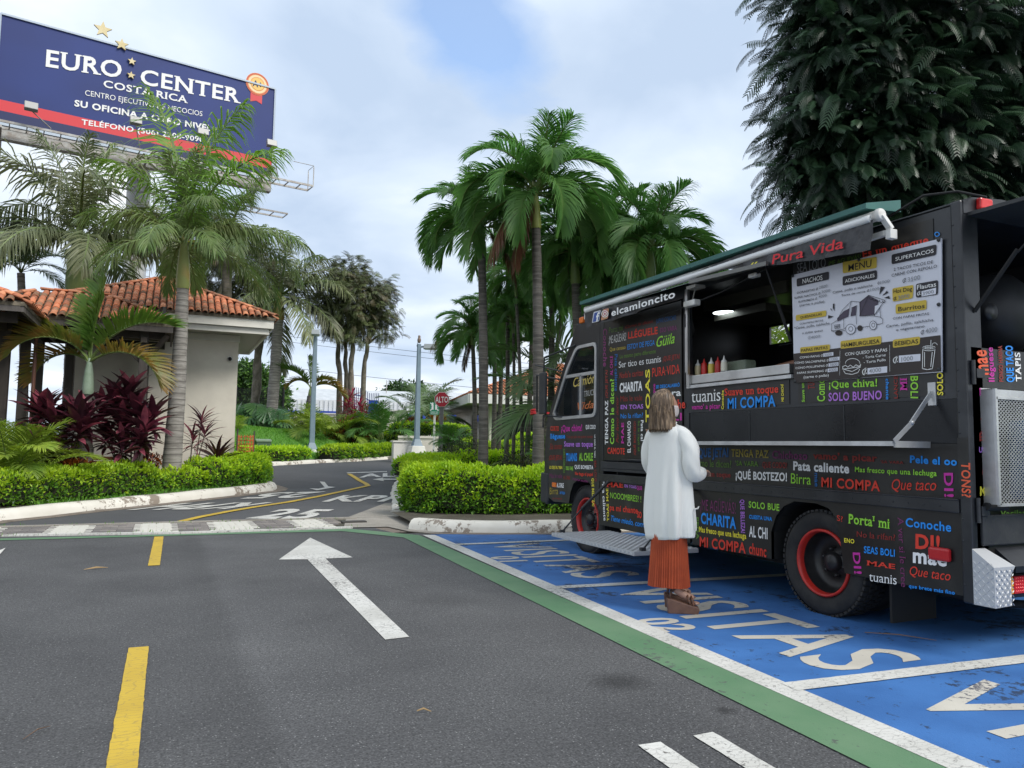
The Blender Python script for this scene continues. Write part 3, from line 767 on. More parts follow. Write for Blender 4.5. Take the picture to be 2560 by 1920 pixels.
# near-left wing
pw = thing('timber_pavilion', 'dark timber pavilion with clay tile roof cut by the left edge of the picture', 'pavilion', (-3.5,14.6,.1))
r2 = hip_roof(pw, -6.2, -2.26, 15.25, 19.6, 3.65, 4.55, tiles=('right','front'), maxn=180)
for (px, py) in ((-2.95,15.9),(-2.85,17.4),(-3.4,18.8),(-4.6,15.9)):
    MB().box(px-.09,px+.09,py-.09,py+.09,.05,3.55).build('post', M_TIMB, pw, bevel=.008)
b = MB().box(-6.1,-2.45,15.84,15.96,3.37,3.55).box(-2.95,-2.83,15.4,19.4,3.37,3.55)
for i in range(9): b.beam((-2.30,15.6+i*.44,3.60),(-4.2,15.6+i*.44,4.47),.07,.12)
b.build('beam', M_TIMB, pw)
MB().box(-2.32,-2.27,15.27,19.6,3.49,3.62).box(-6.2,-2.32,15.26,15.30,3.49,3.62).build('fascia', M_TIMG, pw)
MB().tube([(-2.36,17.5,3.5),(-2.36,17.5,.3)], .035, 8).build('downpipe', mat('brown_pipe', (.12,.05,.03), .5), pw)
# bench seen between the plants
bh = thing('bench', 'reddish brown slatted wooden bench behind the purple leaved plants', 'bench', (-1.45,18.5,.15))
M_BENCH = mat('bench_wood', (.26,.10,.045), .6, c2=(.18,.07,.035), scale=5, stretch=(.2,1,4))
for i in range(7): MB().box(-1.9,-.8,18.58,18.61,.32+i*.095,.395+i*.095).build('slat', M_BENCH, bh)
for i in range(3): MB().box(-1.9,-.8,18.16+i*.13,18.27+i*.13,.56,.585).build('slat', M_BENCH, bh)
for x in (-1.85,-.85): MB().box(x-.03,x+.03,18.55,18.62,.12,.95).build('leg', M_TIMB, bh); MB().box(x-.03,x+.03,18.16,18.22,.12,.56).build('leg', M_TIMB, bh)
# low beige wall far left behind the plants
MB().box(-6,-2.0,21.9,22.1,.1,1.3).build('low_wall', M_WALL).update_tag()
tag(bpy.data.objects['low_wall'], 'low beige wall behind the timber pavilion, left of the guard house', 'wall')
# orange mesh barrier by the guard house corner
nb = thing('barrier_net', 'orange plastic mesh barrier wrapped at the foot of the guard house corner', 'barrier', (1.95,20.6,.3))
n_ = MB(); 
for i in range(9):
    x = 1.72+i*.05; n_.beam((x,20.2+.25*math.sin(i),.25),(x+.01*math.sin(i*3),20.2+.25*math.sin(i),1.5),.02,.012)
for i in range(14):
    z = .28+i*.09
    n_.tube([(1.70+j*.05,20.2+.25*math.sin(j),z+.01*math.sin(j*2+i)) for j in range(9)], .012, 5)
n_.build('mesh', mat('orange_net', (.75,.13,.045), .5), nb)
MB().tube([(1.70,20.2,.2),(1.70,20.2,1.65)], .02, 6).tube([(2.13,20.5,.2),(2.13,20.5,1.6)], .02, 6).build('stake', M_TIMG, nb)

# ---- office building behind the palms, right of centre
ob = thing('office_building', 'single storey beige building with orange clay tile roof and dark windows behind the palms', 'building', (16,36,.7))
C0 = Vector((13.1,33.5,0)); C1 = Vector((16.2,47.3,0)); C2 = Vector((28.5,33.0,0)); C3 = C2+(C1-C0)
ze, zf = 3.78, 3.34
def P(p, z): return Vector((p.x,p.y,z))
rf = MB(); rdg0 = C0+(C2-C0)*.40+(C1-C0)*.42; rdg1 = C0+(C2-C0)*.75+(C1-C0)*.42
R0, R1 = P(rdg0,6.15), P(rdg1,6.15)
FA = [P(C0,ze),P(C2,ze),R1,R0]; FB = [P(C1,ze),P(C0,ze),R0]
for f in (FA, FB, [P(C2,ze),P(C3,ze),R1],[P(C3,ze),P(C1,ze),R0,R1]): rf.add(f, [tuple(range(len(f)))])
roof = rf.build('roof', M_UNDER, ob)
st = []
for f in (FA, FB):
    ex = (f[1]-f[0]).normalized(); up = f[-1]-f[0]; up = up-ex*up.dot(ex)
    tiled_face(roof, f, f[0], f[1], up, stuff=st, counter=[0], maxn=0, sx=.19, sy=.27)
joined_tiles(st, roof)
ridge_tiles(roof, P(C0,ze), R0, step=.38)
M_WHITE = mat('white_fascia', (.66,.65,.62), .7)
fs = MB()
for a, b in ((C0,C1),(C0,C2),(C2,C3),(C1,C3)): fs.beam(P(a,(ze+zf)/2-.01), P(b,(ze+zf)/2-.01), .12, ze-zf)
fs.build('fascia', M_WHITE, ob)
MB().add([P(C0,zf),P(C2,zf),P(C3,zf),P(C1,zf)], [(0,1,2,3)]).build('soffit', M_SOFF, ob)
ix = (C2-C0).normalized(); iy = (C1-C0).normalized()
W0 = C0+ix*1.4+iy*1.4; W1 = C1+ix*1.4-iy*1.4; W2 = C2-ix*1.4+iy*1.4; W3 = C3-ix*1.4-iy*1.4
M_DGL = mat('dark_window_glass', (.02,.025,.03), .06, spec=.8)
wl = MB()
def wallseg(a, b, z0, z1, w=.25): wl.beam(P(a,(z0+z1)/2), P(b,(z0+z1)/2), w, z1-z0)
for a, b in ((W0,W1),(W0,W2)):
    wallseg(a,b,.4,.95); wallseg(a,b,3.05,3.34)
wallseg(W1,W3,.4,3.34); wallseg(W2,W3,.4,3.34)
for t in (.0,.42,1): q = W0.lerp(W2,t); wl.beam(P(q,.5),P(q,3.3),.35,.35,up=(0,1,0))
for t in (.5,1): q = W0.lerp(W1,t); wl.beam(P(q,.5),P(q,3.3),.35,.35,up=(0,1,0))
wallseg(W0.lerp(W1,.5), W1, .4, 3.34)
wl.build('wall', M_WALL, ob)
for (a, b, n) in ((W0,W1.lerp(W0,.5),5),(W0,W2.lerp(W0,.58),6),(W0.lerp(W2,.43),W2,8)):
    for i in range(n):
        p, q = a.lerp(b,i/n), a.lerp(b,(i+1)/n)
        MB().beam(P(p,2.0),P(q,2.0),.03,2.05).build('window', M_DGL, ob)
        MB().beam(P(p,.96),P(p,3.05),.09,.10,up=(0,1,0)).beam(P(p,2.35),P(q,2.35),.06,.05).build('window_frame', mat('black_frame', (.015,.015,.015), .4), ob)

# ---- far white-roofed sheds and boundary walls
wh = thing('warehouse', 'long low warehouse with a pale metal roof and blue trim in the far distance', 'building', tuple(at(1000,1000,75)))
a = at(700,975,72); b = at(1330,985,78); a.z = b.z = 0
d = (b-a).normalized(); s = Vector((-d.y,d.x,0))
M_MET = mat('pale_metal_roof', (.55,.57,.58), .5, c2=(.47,.49,.50), scale=.5, stretch=(4,1,1))
zt = at(1000,990,75).z
mb = MB(); e = MB()
zA = at(1000,983,80).z; zB = at(1000,1004,75).z; zC = at(1000,1003,75).z-.1; zD = at(1000,1032,74).z
mb.add([P(a,zC),P(b,zC),P(b+s*14,zA+.8),P(a+s*14,zA+.8)], [(0,1,2,3)])
n = 60
for i in range(n):
    p = a.lerp(b,i/n)-s*.4; q = a.lerp(b,(i+.55)/n)-s*.4
    mb.add([P(p,zD),P(q,zD),P(q+s*.3,zC),P(p+s*.3,zC)], [(0,1,2,3)]); 
mb.add([P(a-s*.3,zD),P(b-s*.3,zD),P(b,zC),P(a,zC)], [(0,1,2,3)])
mb.build('roof', M_MET, wh)
MB().beam(P(a-s*.5,zD-.35),P(b-s*.5,zD-.35),.3,.7).build('blue_trim', mat('blue_trim', (.02,.06,.35), .5), wh)
MB().add([P(a,-.5),P(b,-.5),P(b,zD),P(a,zD)], [(0,1,2,3)]).beam(P(b,1),P(b+s*14,1),.3,4).build('wall', mat('white_wall', (.6,.6,.58), .8), wh)
def bwall(p0, p1, z0, z1, label):
    w = thing('boundary_wall', label, 'wall', tuple(P(p0,z0)))
    MB().beam(P(p0,(z0+z1)/2),P(p1,(z0+z1)/2),.25,z1-z0).build('wall', M_WALL, w)
    MB().beam(P(p0,z1+.08),P(p1,z1+.08),.45,.16).beam(P(p0,z1+.2),P(p1,z1+.2),.6,.08).build('coping', M_TRIM, w)
p0, p1 = at(706,1015,50), at(860,1030,50); zt = at(706,1010,50).z
bwall(p0, p1, .5, 1.3+(1095-1012)/1904*50-2.0+1.6, 'beige boundary wall with a moulded coping behind the small palm and left lamp post')
p0, p1 = at(950,1030,52), at(1020,1036,52)
bwall(p0, p1, .5, at(960,1030,52).z-.1, 'short beige boundary wall with coping right of the blue gate')
p0, p1 = at(560,1022,46), at(740,1034,46)
o = MB().beam(P(p0,1.6),P(p1,1.6),.2,2.2+.6).build('garden_wall', M_WALL); tag(o, 'plain beige garden wall behind the broad leaved plants beside the guard house', 'wall')
# blue gate fence
p0, p1 = at(*Z('I',1500,760),46), at(*Z('I',1940,760),46)
gt = thing('blue_gate', 'dark blue arched bar gate behind the crimson plant', 'gate', tuple(P(p0,1.0)))
z0 = at(*Z('I',1700,860),46).z; 
bl = mat('blue_metal', (.015,.03,.16), .5)
fr = MB(); 
for i in range(20):
    t = i/19; p = p0.lerp(p1,t); top = at(*Z('I',1500,665),46).z + .35*math.sin(math.pi*min(1,t*1.2+.1)); 
    MB().tube([P(p,z0-.5),P(p,top+.25)], .022, 5).build('bar', bl, gt)
fr.tube([P(p0.lerp(p1,i/10), at(*Z('I',1500,690),46).z+.35*math.sin(math.pi*min(1,i/10*1.2+.1))-.1) for i in range(11)], .035, 6)
fr.tube([P(p0,z0),P(p1,z0)], .035, 6); fr.build('rail', bl, gt)
pp = at(*Z('I',1880,800),46.5); MB().beam(P(p0.lerp(p1,.72),z0+.3),P(p0.lerp(p1,.98),z0+.3),.05,.9).build('panel', mat('blue_panel', (.02,.08,.42), .5), gt)
# black mesh fence behind
p0, p1 = at(*Z('I',150,740),43), at(*Z('I',745,740),43)
ff = thing('mesh_fence', 'tall black mesh fence in front of the leafy green tree', 'fence', tuple(P(p0,1.5)))
zt = at(*Z('I',700,560),43).z; zb = at(*Z('I',700,760),43).z-.6; bm_ = mat('black_wire', (.012,.012,.012), .6)
m_ = MB()
for i in range(41): p = p0.lerp(p1,i/40); m_.tube([P(p,zb),P(p,zt)], .010, 4)
for i in range(14): z = zb+(zt-zb)*i/13; m_.tube([P(p0,z),P(p1,z)], .010, 4)
m_.build('wire_mesh', bm_, ff)
for i in range(4): p = p0.lerp(p1,i/3); MB().tube([P(p,zb),P(p,zt+.1)], .05, 6).build('post', bm_, ff)

# ---- planter walls at the end of the lane, concrete path
p0, p1 = at(*Z('J',500,1200),34), at(*Z('J',1060,1210),34)
o = MB().beam(P(p0,terr(0,34)+.45),P(p1,terr(0,34)+.45),.3,.9).beam(P(p0,terr(0,34)+.95),P(p1,terr(0,34)+.95),.4,.10).build('planter_wall', M_WALL); tag(o, 'long low beige planter wall behind the right lamp post', 'wall')
q = at(*Z('J',715,1340),31.5)
o = MB().box(q.x-.95,q.x+.16,q.y-.15,q.y+.15,.4,1.42).box(q.x-1.0,q.x+.22,q.y-.2,q.y+.2,1.42,1.48).build('planter_wall', M_TRIM); tag(o, 'short beige planter wall end beside the gap in the hedges', 'wall')

# ================================================================== BILLBOARD
BL_, BR_ = at(2,34,40.0), at(690,184,48.2)
bx = BR_-BL_; bx.z = 0; bw = bx.length; bx.normalize(); bn = Vector((bx.y,-bx.x,0))
ztop = BL_.z; zbot = at(2,313,40.0).z; bh_ = ztop-zbot
BL0 = Vector((BL_.x,BL_.y,0))
bb = thing('billboard', 'huge blue and red billboard on a single white column above the palms', 'billboard', (BL_.x+bx.x*bw/2, BL_.y+bx.y*bw/2, 0))
def bp(s, z, o=0.0): return BL0 + bx*s + Vector((0,0,z)) + bn*o
def onB(u, v):
    r = ray(u, v); t = (BL0-CAM).dot(bn)/r.dot(bn); return CAM+r*t
M_NAVY = mat('billboard_blue', (.010,.032,.18), .6, c2=(.008,.025,.145), scale=.18, detail=2)
M_BRED = mat('billboard_red', (.62,.035,.045), .5)
M_BDRK = mat('billboard_navy', (.008,.016,.085), .5)
M_BWH = mat('print_white', (.80,.80,.78), .6)
M_GALV = mat('galvanised', (.42,.42,.40), .5, c2=(.30,.27,.24), scale=3, metallic=.2)
M_GOLD = mat('gold_print', (.62,.50,.24), .5, c2=(.70,.60,.35), scale=1)
mb = MB(); mb.add([bp(0,zbot,-.5),bp(bw,zbot,-.5),bp(bw,ztop,-.5),bp(0,ztop,-.5),bp(0,zbot,0),bp(bw,zbot,0),bp(bw,ztop,0),bp(0,ztop,0)], [(0,1,2,3),(7,6,5,4),(0,4,5,1),(1,5,6,2),(2,6,7,3),(3,7,4,0)])
mb.build('panel', M_NAVY, bb)
zr1 = onB(*Z('B',5,590)).z; zr0 = onB(*Z('B',5,655)).z
MB().add([bp(0,zr0,.01),bp(bw,zr0,.01),bp(bw,zr1,.01),bp(0,zr1,.01)], [(0,1,2,3)]).build('red_band', M_BRED, bb)
MB().add([bp(0,zbot,.01),bp(bw,zbot,.01),bp(bw,zr0,.01),bp(0,zr0,.01)], [(0,1,2,3)]).build('navy_band', M_BDRK, bb)
tr_ = MB()
for a, b in ((bp(0,zbot,.03),bp(0,ztop,.03)),(bp(bw,zbot,.03),bp(bw,ztop,.03)),(bp(0,ztop,.03),bp(bw,ztop,.03))): tr_.beam(a,b,.10,.10)
tr_.beam(bp(0,zbot-.05,.05),bp(bw,zbot-.05,.05),.12,.16).build('edge_trim', mat('pale_trim', (.45,.52,.6), .5), bb)
def bt(s, p0, p1, h, st='bserif', m=None, lab=None):
    A, B_ = onB(*Z('B',*p0)), onB(*Z('B',*p1)); dd = (B_-A); hz = h/2.37/F_PX*(A-CAM).length
    return letter(s, A, B_, A+Vector((0,0,hz)), m or M_BWH, bb, st, n=bn, eps=.03, shear=True, label=lab)
bt('EURO', (270,393), (718,462), 84); bt('CENTER', (830,495), (1425,612), 78)
bt('COSTA RICA', (612,515), (1112,612), 36, 'bserif'); bt('CENTRO EJECUTIVO DE NEGOCIOS', (503,565), (1198,690), 27, 'reg')
bt('SU OFICINA A OTRO NIVEL', (440,628), (1252,778), 32, 'black')
bt('TELÉFONO (506) 2208-9090', (482,738), (1205,843), 34, 'bold')
for u, v, r in ((608,180,50),(720,268,38),(780,368,24),(775,450,24)):
    c = onB(*Z('B',u,v)); R = r/2.37/F_PX*(c-CAM).length
    pts = []
    for i in range(10):
        a = math.pi/2+i*math.pi/5; q = R*(.82 if i%2==0 else .35); pts.append((q*math.cos(a), q*math.sin(a)))
    MB().prism(pts, lambda a,b,t: c+bx*a+Vector((0,0,b))+bn*t, .02, .14).build('star', M_GOLD, bb)
c = onB(*Z('B',1525,500)); R = 60/2.37/F_PX*(c-CAM).length
def disc(r0, r1, e, m, nm='seal'):
    mb = MB(); n = 28; vs = []
    for r in (r0, r1):
        for j in range(n): a = 2*math.pi*j/n; vs.append(c+bx*r*math.cos(a)+Vector((0,0,r*math.sin(a)))+bn*e)
    mb.add(vs, [(j,(j+1)%n,n+(j+1)%n,n+j) for j in range(n)]); return mb.build(nm, m, bb)
for k, mm in ((-1,'r'),(1,'r')):
    pass
MB().add([c+bx*-.55*R+Vector((0,0,-R*.7))+bn*.02, c+bx*.45*R+Vector((0,0,-R*.7))+bn*.02, c+bx*.45*R+Vector((0,0,-R*1.7))+bn*.02, c+bx*-.05*R+Vector((0,0,-R*1.5))+bn*.02, c+bx*-.55*R+Vector((0,0,-R*1.7))+bn*.02], [(0,1,2,3,4)]).build('seal_ribbon', M_BRED, bb)
disc(.01, R, .03, mat('seal_orange', (.75,.30,.08), .5)); disc(R*.62, R*.80, .035, mat('seal_cream', (.80,.62,.35), .5)); disc(.01, R*.55, .04, mat('seal_yellow', (.80,.50,.12), .5)); disc(R*.86, R*.97, .036, mat('seal_red', (.55,.08,.03), .5))
letter('A+', c-bx*R*.42-Vector((0,0,R*.25)), c+bx*R*.42-Vector((0,0,R*.25)), c-bx*R*.42+Vector((0,0,R*.28)), M_BDRK, bb, 'black', n=bn, eps=.05)
# column, catwalk, flood lamps
cc = at(292*2560/2212, 600, 46.5)
MB().tube([(cc.x,cc.y,0),(cc.x,cc.y,zbot+bh_*.3)], .62, 28).build('column', mat('white_column', (.50,.50,.48), .6, c2=(.44,.44,.42), scale=1), bb)
for sgn in (0,): pass
lad = MB(); lx = cc+bx*.78
for k in (-.12,.12): lad.tube([(lx.x+bx.x*k,lx.y+bx.y*k,0),(lx.x+bx.x*k,lx.y+bx.y*k,zbot)], .025, 5)
for i in range(30): z = 5+i*.4; lad.tube([(lx.x-bx.x*.12,lx.y-bx.y*.12,z),(lx.x+bx.x*.12,lx.y+bx.y*.12,z)], .018, 5)
lad.build('ladder', M_GALV, bb)
bm2 = MB()
bm2.beam(bp(0,zbot-.45,-.3),bp(bw,zbot-.45,-.3),.5,.65); bm2.build('girder', M_GALV, bb)
cw = MB()
for o_ in (.35,1.35): cw.beam(bp(-.8,zbot-.35,o_),bp(bw+2.2,zbot-.35,o_),.07,.12)
for i in range(24): s_ = -.8+i*(bw+3)/23; cw.beam(bp(s_,zbot-.35,.35),bp(s_,zbot-.35,1.35),.05,.06)
for o_ in (-1.3,-2.3): cw.beam(bp(-.5,zbot-1.6,o_),bp(bw+1.5,zbot-1.6,o_),.07,.10)
for i in range(20): s_ = -.5+i*(bw+2)/19; cw.beam(bp(s_,zbot-1.6,-1.3),bp(s_,zbot-1.6,-2.3),.05,.05)
cw.build('catwalk', M_GALV, bb)
hr = MB()
for (s_, o_) in ((bw+2.2,1.35),(bw+2.2,.35),(-.8,1.35)): hr.beam(bp(s_,zbot-.35,o_),bp(s_,zbot+.9,o_),.05,.05,up=(0,1,0))
hr.tube([bp(bw+.9,zbot+.95,1.35),bp(bw+2.2,zbot+.95,1.35),bp(bw+2.2,zbot+.95,.35)], .02, 5)
hr.build('handrail', M_GALV, bb)
for sg in (.35, bw*.5, bw-.9):
    b3 = MB().beam(bp(sg,zbot-.1,-.4),bp(sg,zbot-1.9,-1.0),.14,.22).beam(bp(sg,zbot-.6,1.3),bp(sg,zbot-.8,-2.2),.10,.14)
    b3.build('bracket', M_GALV, bb)
M_LAMPB = mat('flood_housing', (.30,.30,.29), .5, metallic=.3)
for (u, v) in ((185,632),(805,718),(1203,785),(1610,852)):
    Q = onB(*Z('B',u,v)); s_ = (Q-BL0).dot(bx)
    # lamps stand forward of the panel on arms
    Q = CAM+(Q-CAM)*.955
    fl = MB().obox(Q, bx*.30, Vector((0,0,.20))+bn*-.06, bn*.12+Vector((0,0,.05)))
    fo = fl.build('flood_lamp', M_LAMPB, bb, bevel=.03)
    MB().obox(Q-bn*.13, bx*.24, Vector((0,0,.15)), bn*.01).build('lamp_glass', mat('lamp_glass', (.5,.5,.48), .2), bb)
    MB().tube([Q-Vector((0,0,.18)), bp(s_+ (.9 if u < 300 else .1),zbot-.2,1.3)], .03, 6).build('lamp_arm', M_GALV, bb)

# ================================================================== LAMP POSTS, SIGNS
M_POLE = mat('blue_grey_paint', (.20,.27,.33), .45, c2=(.17,.235,.29), scale=2)
def lamp_post(base, top, ped, head, label, bird=False):
    t = thing('lamp_post', label, 'lamp post', tuple(base), 'lamp posts along the lane')
    b = Vector(base)
    if ped:
        MB().add([b+Vector(v) for v in [(-.42,-.42,-.1),(.42,-.42,-.1),(.42,.42,-.1),(-.42,.42,-.1),(-.26,-.26,ped),(.26,-.26,ped),(.26,.26,ped),(-.26,.26,ped)]],
                 [(0,3,2,1),(4,5,6,7),(0,1,5,4),(1,2,6,5),(2,3,7,6),(3,0,4,7)]).build('pedestal', M_TRIM, t, bevel=.02)
    p = b+Vector((0,0,ped)); L = top-p.z
    MB().add([p+Vector((sx*.2,sy*.2,0)) for sx,sy in ((-1,-1),(1,-1),(1,1),(-1,1))]+[p+Vector((sx*.11,sy*.11,.28)) for sx,sy in ((-1,-1),(1,-1),(1,1),(-1,1))], [(0,3,2,1),(4,5,6,7),(0,1,5,4),(1,2,6,5),(2,3,7,6),(3,0,4,7)]).build('base_cover', M_POLE, t)
    q = p+Vector((0,0,.28)); r = .085
    MB().add([q+Vector((sx*.10,sy*.10,0)) for sx,sy in ((-1,-1),(1,-1),(1,1),(-1,1))]+[q+Vector((sx*.07,sy*.07,L-.28)) for sx,sy in ((-1,-1),(1,-1),(1,1),(-1,1))], [(4,5,6,7),(0,1,5,4),(1,2,6,5),(2,3,7,6),(3,0,4,7)]).build('pole', M_POLE, t, bevel=.012)
    T_ = Vector((b.x,b.y,top)); hd = Vector(head)
    c = T_+hd*.48+Vector((0,0,-.10)); sd = Vector((-hd.y,hd.x,0))
    if hd.length > 0:
        MB().beam(T_+hd*.05+Vector((0,0,-.12)), T_+hd*.3+Vector((0,0,-.10)), .07, .07).build('arm', M_POLE, t)
    h = MB().add([c+hd*a*.30+sd*s*.17+Vector((0,0,z)) for z,k in ((-.10,1),(.10,.85)) for a,s in ((-1*k,-1*k),(1*k,-1*k),(1*k,1*k),(-1*k,1*k))], [(0,3,2,1),(4,5,6,7),(0,1,5,4),(1,2,6,5),(2,3,7,6),(3,0,4,7)])
    h.build('lamp_head', mat('lamp_head_grey', (.33,.36,.37), .5), t, bevel=.015)
    MB().obox(c-Vector((0,0,.11)), hd*.24, sd*.13, Vector((0,0,.012))).build('lamp_glass', mat('lamp_glass', (.5,.5,.48), .2), t)
    return t
g1 = G(778,1150); k = (at(790,826,1)-CAM)
def z_at(u, v, p):                              # height over p at which the direction (u, v) passes
    r = ray(u, v); t = math.hypot(p.x, p.y)/math.hypot(r.x, r.y); return CAM_H+r.z*t
lamp_post(g1, z_at(790,830,g1), z_at(776,1124,g1)-g1.z, (-.18,-.98,0), 'blue grey square lamp post on a concrete pedestal at the left kerb, head facing us')
g2 = at(*Z('J',735,1300),31.0); g2.z = terr(g2.x,g2.y)
lamp_post(g2, z_at(1052,860,g2), .7, (.92,-.38,0), 'blue grey square lamp post in the middle distance with a bird on its top')
# perched bird
bt_ = Vector((g2.x,g2.y,z_at(1052,860,g2)))
S_ = MB(); S_.lathe([(0,-.0),(.05,.02),(.075,.08),(.08,.14),(.06,.20),(.045,.235),(.05,.26),(.052,.29),(.035,.325),(0,.335)], bt_+Vector((0,0,.03)), 'z', 14)
o = S_.build('bird', mat('bird_brown', (.17,.12,.09), .9, c2=(.26,.20,.16), scale=20)); tag(o, 'small brown bird perched on top of the right lamp post', 'bird')
bb2 = MB().add([bt_+Vector(v) for v in ((.04,.03,.30),(.05,.06,.30),(.105,.0,.285),(.045,.045,.325))], [(0,1,2),(0,3,1),(0,2,3),(1,3,2)]).build('beak', mat('beak', (.05,.04,.03), .5)); bb2.parent = o
tl = MB().add([bt_+Vector(v) for v in ((-.05,.02,.10),(-.02,.06,.10),(-.10,.04,-.10),(-.07,.07,-.10),(-.06,.03,.06),(-.03,.07,.06))], [(0,1,3,2),(4,2,3,5),(0,4,5,1),(0,2,4),(1,5,3)]).build('tail', mat('bird_tail', (.09,.06,.05), .9)); tl.parent = o
# stop sign
sp = at(*Z('J',1037,1200),27.0); gz = terr(sp.x,sp.y)
sg = thing('stop_sign', 'red octagonal ALTO stop sign with white letters on a grey post', 'sign', (sp.x,sp.y,gz))
cz = at(*Z('J',1062,720),27.0); cu = RT0; czv = Vector((0,0,1)); fn = -Vector((FW.x,FW.y,0)).normalized(); fn = (fn+Vector((-.25,0,0))).normalized(); cu = Vector((-fn.y,fn.x,0))
R = 98/5.185/F_PX*27.0/math.cos(math.pi/8)
def octo(R, t0, t1, m, nm):
    pts = [(R*math.cos(math.pi/8+i*math.pi/4), R*math.sin(math.pi/8+i*math.pi/4)) for i in range(8)]
    return MB().prism(pts, lambda a,b,t: cz+cu*a+czv*b+fn*t, t0, t1).build(nm, m, sg)
octo(R, 0, .012, M_WHITE, 'border'); octo(R*.93, .012, .018, mat('sign_red', (.42,.012,.03), .4), 'panel')
letter('ALTO', cz-cu*R*.80-czv*R*.36, cz+cu*R*.80-czv*R*.36, cz-cu*R*.80+czv*R*.36, M_BWH, sg, 'bold', n=fn, eps=.022)
MB().beam(Vector((sp.x,sp.y,gz-.1)), Vector((cz.x,cz.y,cz.z+R*.5))-fn*.04, .14, .06, up=tuple(fn)).build('post', mat('grey_post', (.16,.155,.15), .6), sg)
# green meeting point sign
mp_ = at(*Z('J',965,835),30.0); w2 = 60/5.185/F_PX*30; h2 = 82/5.185/F_PX*30
ms = thing('meeting_point_sign', 'green meeting point sign PUNTO DE REUNION on a white post', 'sign', (mp_.x,mp_.y,terr(mp_.x,mp_.y)))
MB().obox(mp_, cu*w2, czv*h2, fn*.012).build('panel', mat('sign_green', (.02,.24,.13), .5), ms)
MB().beam(Vector((mp_.x,mp_.y,.5))-fn*.04, mp_-fn*.04, .07, .05, up=tuple(fn)).build('post', M_WHITE, ms)
letter('PUNTO DE', mp_-cu*w2*.8-czv*h2*.68, mp_+cu*w2*.8-czv*h2*.68, mp_-cu*w2*.8-czv*h2*.50, M_BWH, ms, 'bold', n=fn, eps=.015)
letter('REUNIÓN', mp_-cu*w2*.8-czv*h2*.92, mp_+cu*w2*.8-czv*h2*.92, mp_-cu*w2*.8-czv*h2*.74, M_BWH, ms, 'bold', n=fn, eps=.015)
for (sx, sy) in ((-1,1),(1,1),(-1,-1),(1,-1)):
    c_ = mp_+cu*w2*.58*sx+czv*h2*(.15+.5*sy)+fn*.016 if sy > 0 else mp_+cu*w2*.58*sx+czv*h2*(-.12)+fn*.016
    dx = -cu*sx*.06; dz_ = czv*(-.06 if sy > 0 else .06)
    a_ = MB(); 
    if sx > 0 and sy > 0: continue
    a_.beam(c_-dx-dz_, c_+dx+dz_, .035, .006, up=tuple(fn)); a_.add([c_+dx+dz_, c_+dx-dz_*.6, c_-dx*.6+dz_], [(0,1,2)]); a_.build('pictogram', M_BWH, ms)
pg = MB()
pc = mp_+czv*h2*.28+fn*.016
for kx in (-.07,.07):
    n = 10; cc_ = pc+cu*kx+czv*.13; pg.add([cc_+cu*.035*math.cos(2*math.pi*j/n)+czv*.035*math.sin(2*math.pi*j/n) for j in range(n)], [tuple(range(n))])
    pg.beam(pc+cu*kx+czv*.08, pc+cu*kx-czv*.12, .075, .005, up=tuple(fn))
pg.build('pictogram', M_BWH, ms)
# utility cabinet on the lawn
q = at(*Z('I',492,1270),29.0); w_ = 88/5.027/F_PX*29.0
uc = thing('utility_box', 'low green utility cabinet sunk into the lawn mound', 'utility box', (q.x,q.y,.7))
MB().obox(q-Vector((0,0,.12)), Vector((w_,0,0)), Vector((0,.22,0)), Vector((0,0,.32))).build('body', mat('grey_green_metal', (.07,.12,.075), .5), uc, bevel=.015)
MB().obox(q+Vector((0,0,.18)), Vector((w_*1.05,0,0)), Vector((0,.25,.02)), Vector((0,0,.035))).build('lid', mat('grey_green_lid', (.22,.30,.21), .5), uc, bevel=.01)
# wires across the sky
M_WIRE = mat('wire', (.05,.05,.05), .6)
def wire(p, q, sag, label, r=.018):
    p, q = Vector(p), Vector(q)
    o = MB().tube([p.lerp(q,i/16)-Vector((0,0,sag*4*(i/16)*(1-i/16))) for i in range(17)], r, 4).build('overhead_wire', M_WIRE)
    tag(o, label, 'wire', 'overhead wires')
wire(at(-200,700,60), at(1500,925,60), .6, 'upper overhead wire crossing the sky behind the trees')
wire(at(-200,716,60), at(1500,937,60), .6, 'second overhead wire just under the upper one')
wire(at(300,862,60), at(1600,1003,60), .4, 'lowest overhead wire running behind the lamp posts', .02)
p = at(*Z('I',2040,590),85); o = MB().tube([P(p,2), P(p, at(*Z('I',2040,455),85).z)], .05, 5).build('antenna_mast', M_GALV); tag(o, 'thin distant antenna mast above the pale warehouse roof', 'mast')
# lane lettering
def lane(s, p0, p1, p2, fr='c'): return glet(s, p0, p1, p2, M_WPAINT, fr=fr, style='black', nm='lane_lettering', dz=.012)
lane('25', (1365,258), (1700,262), (1560,206))
lane('KPH', (1785,165), (2240,165), (1900,131))
lane('KPH', (1500,172), (1010,176), (1240,208))
lane('25', (1795,112), (1500,117), (1640,145))
lane('AL', (1985,32), (2190,26), (1995,12))
w_ = gpoly([(1925,9),(2140,1),(2140,-3),(1915,5)], 'lane_line', M_WPAINT, .012, fr='c', kind='structure')
for pts in ([(2060,43),(2120,33),(2118,38),(2200,40),(2200,46),(2118,46),(2125,53)], [(1710,92),(1760,95),(1795,88),(1768,55),(1795,57),(1815,82),(1856,86),(1752,104)]):
    gpoly(pts, 'lane_arrow', M_WPAINT, .012, fr='c', kind='structure')
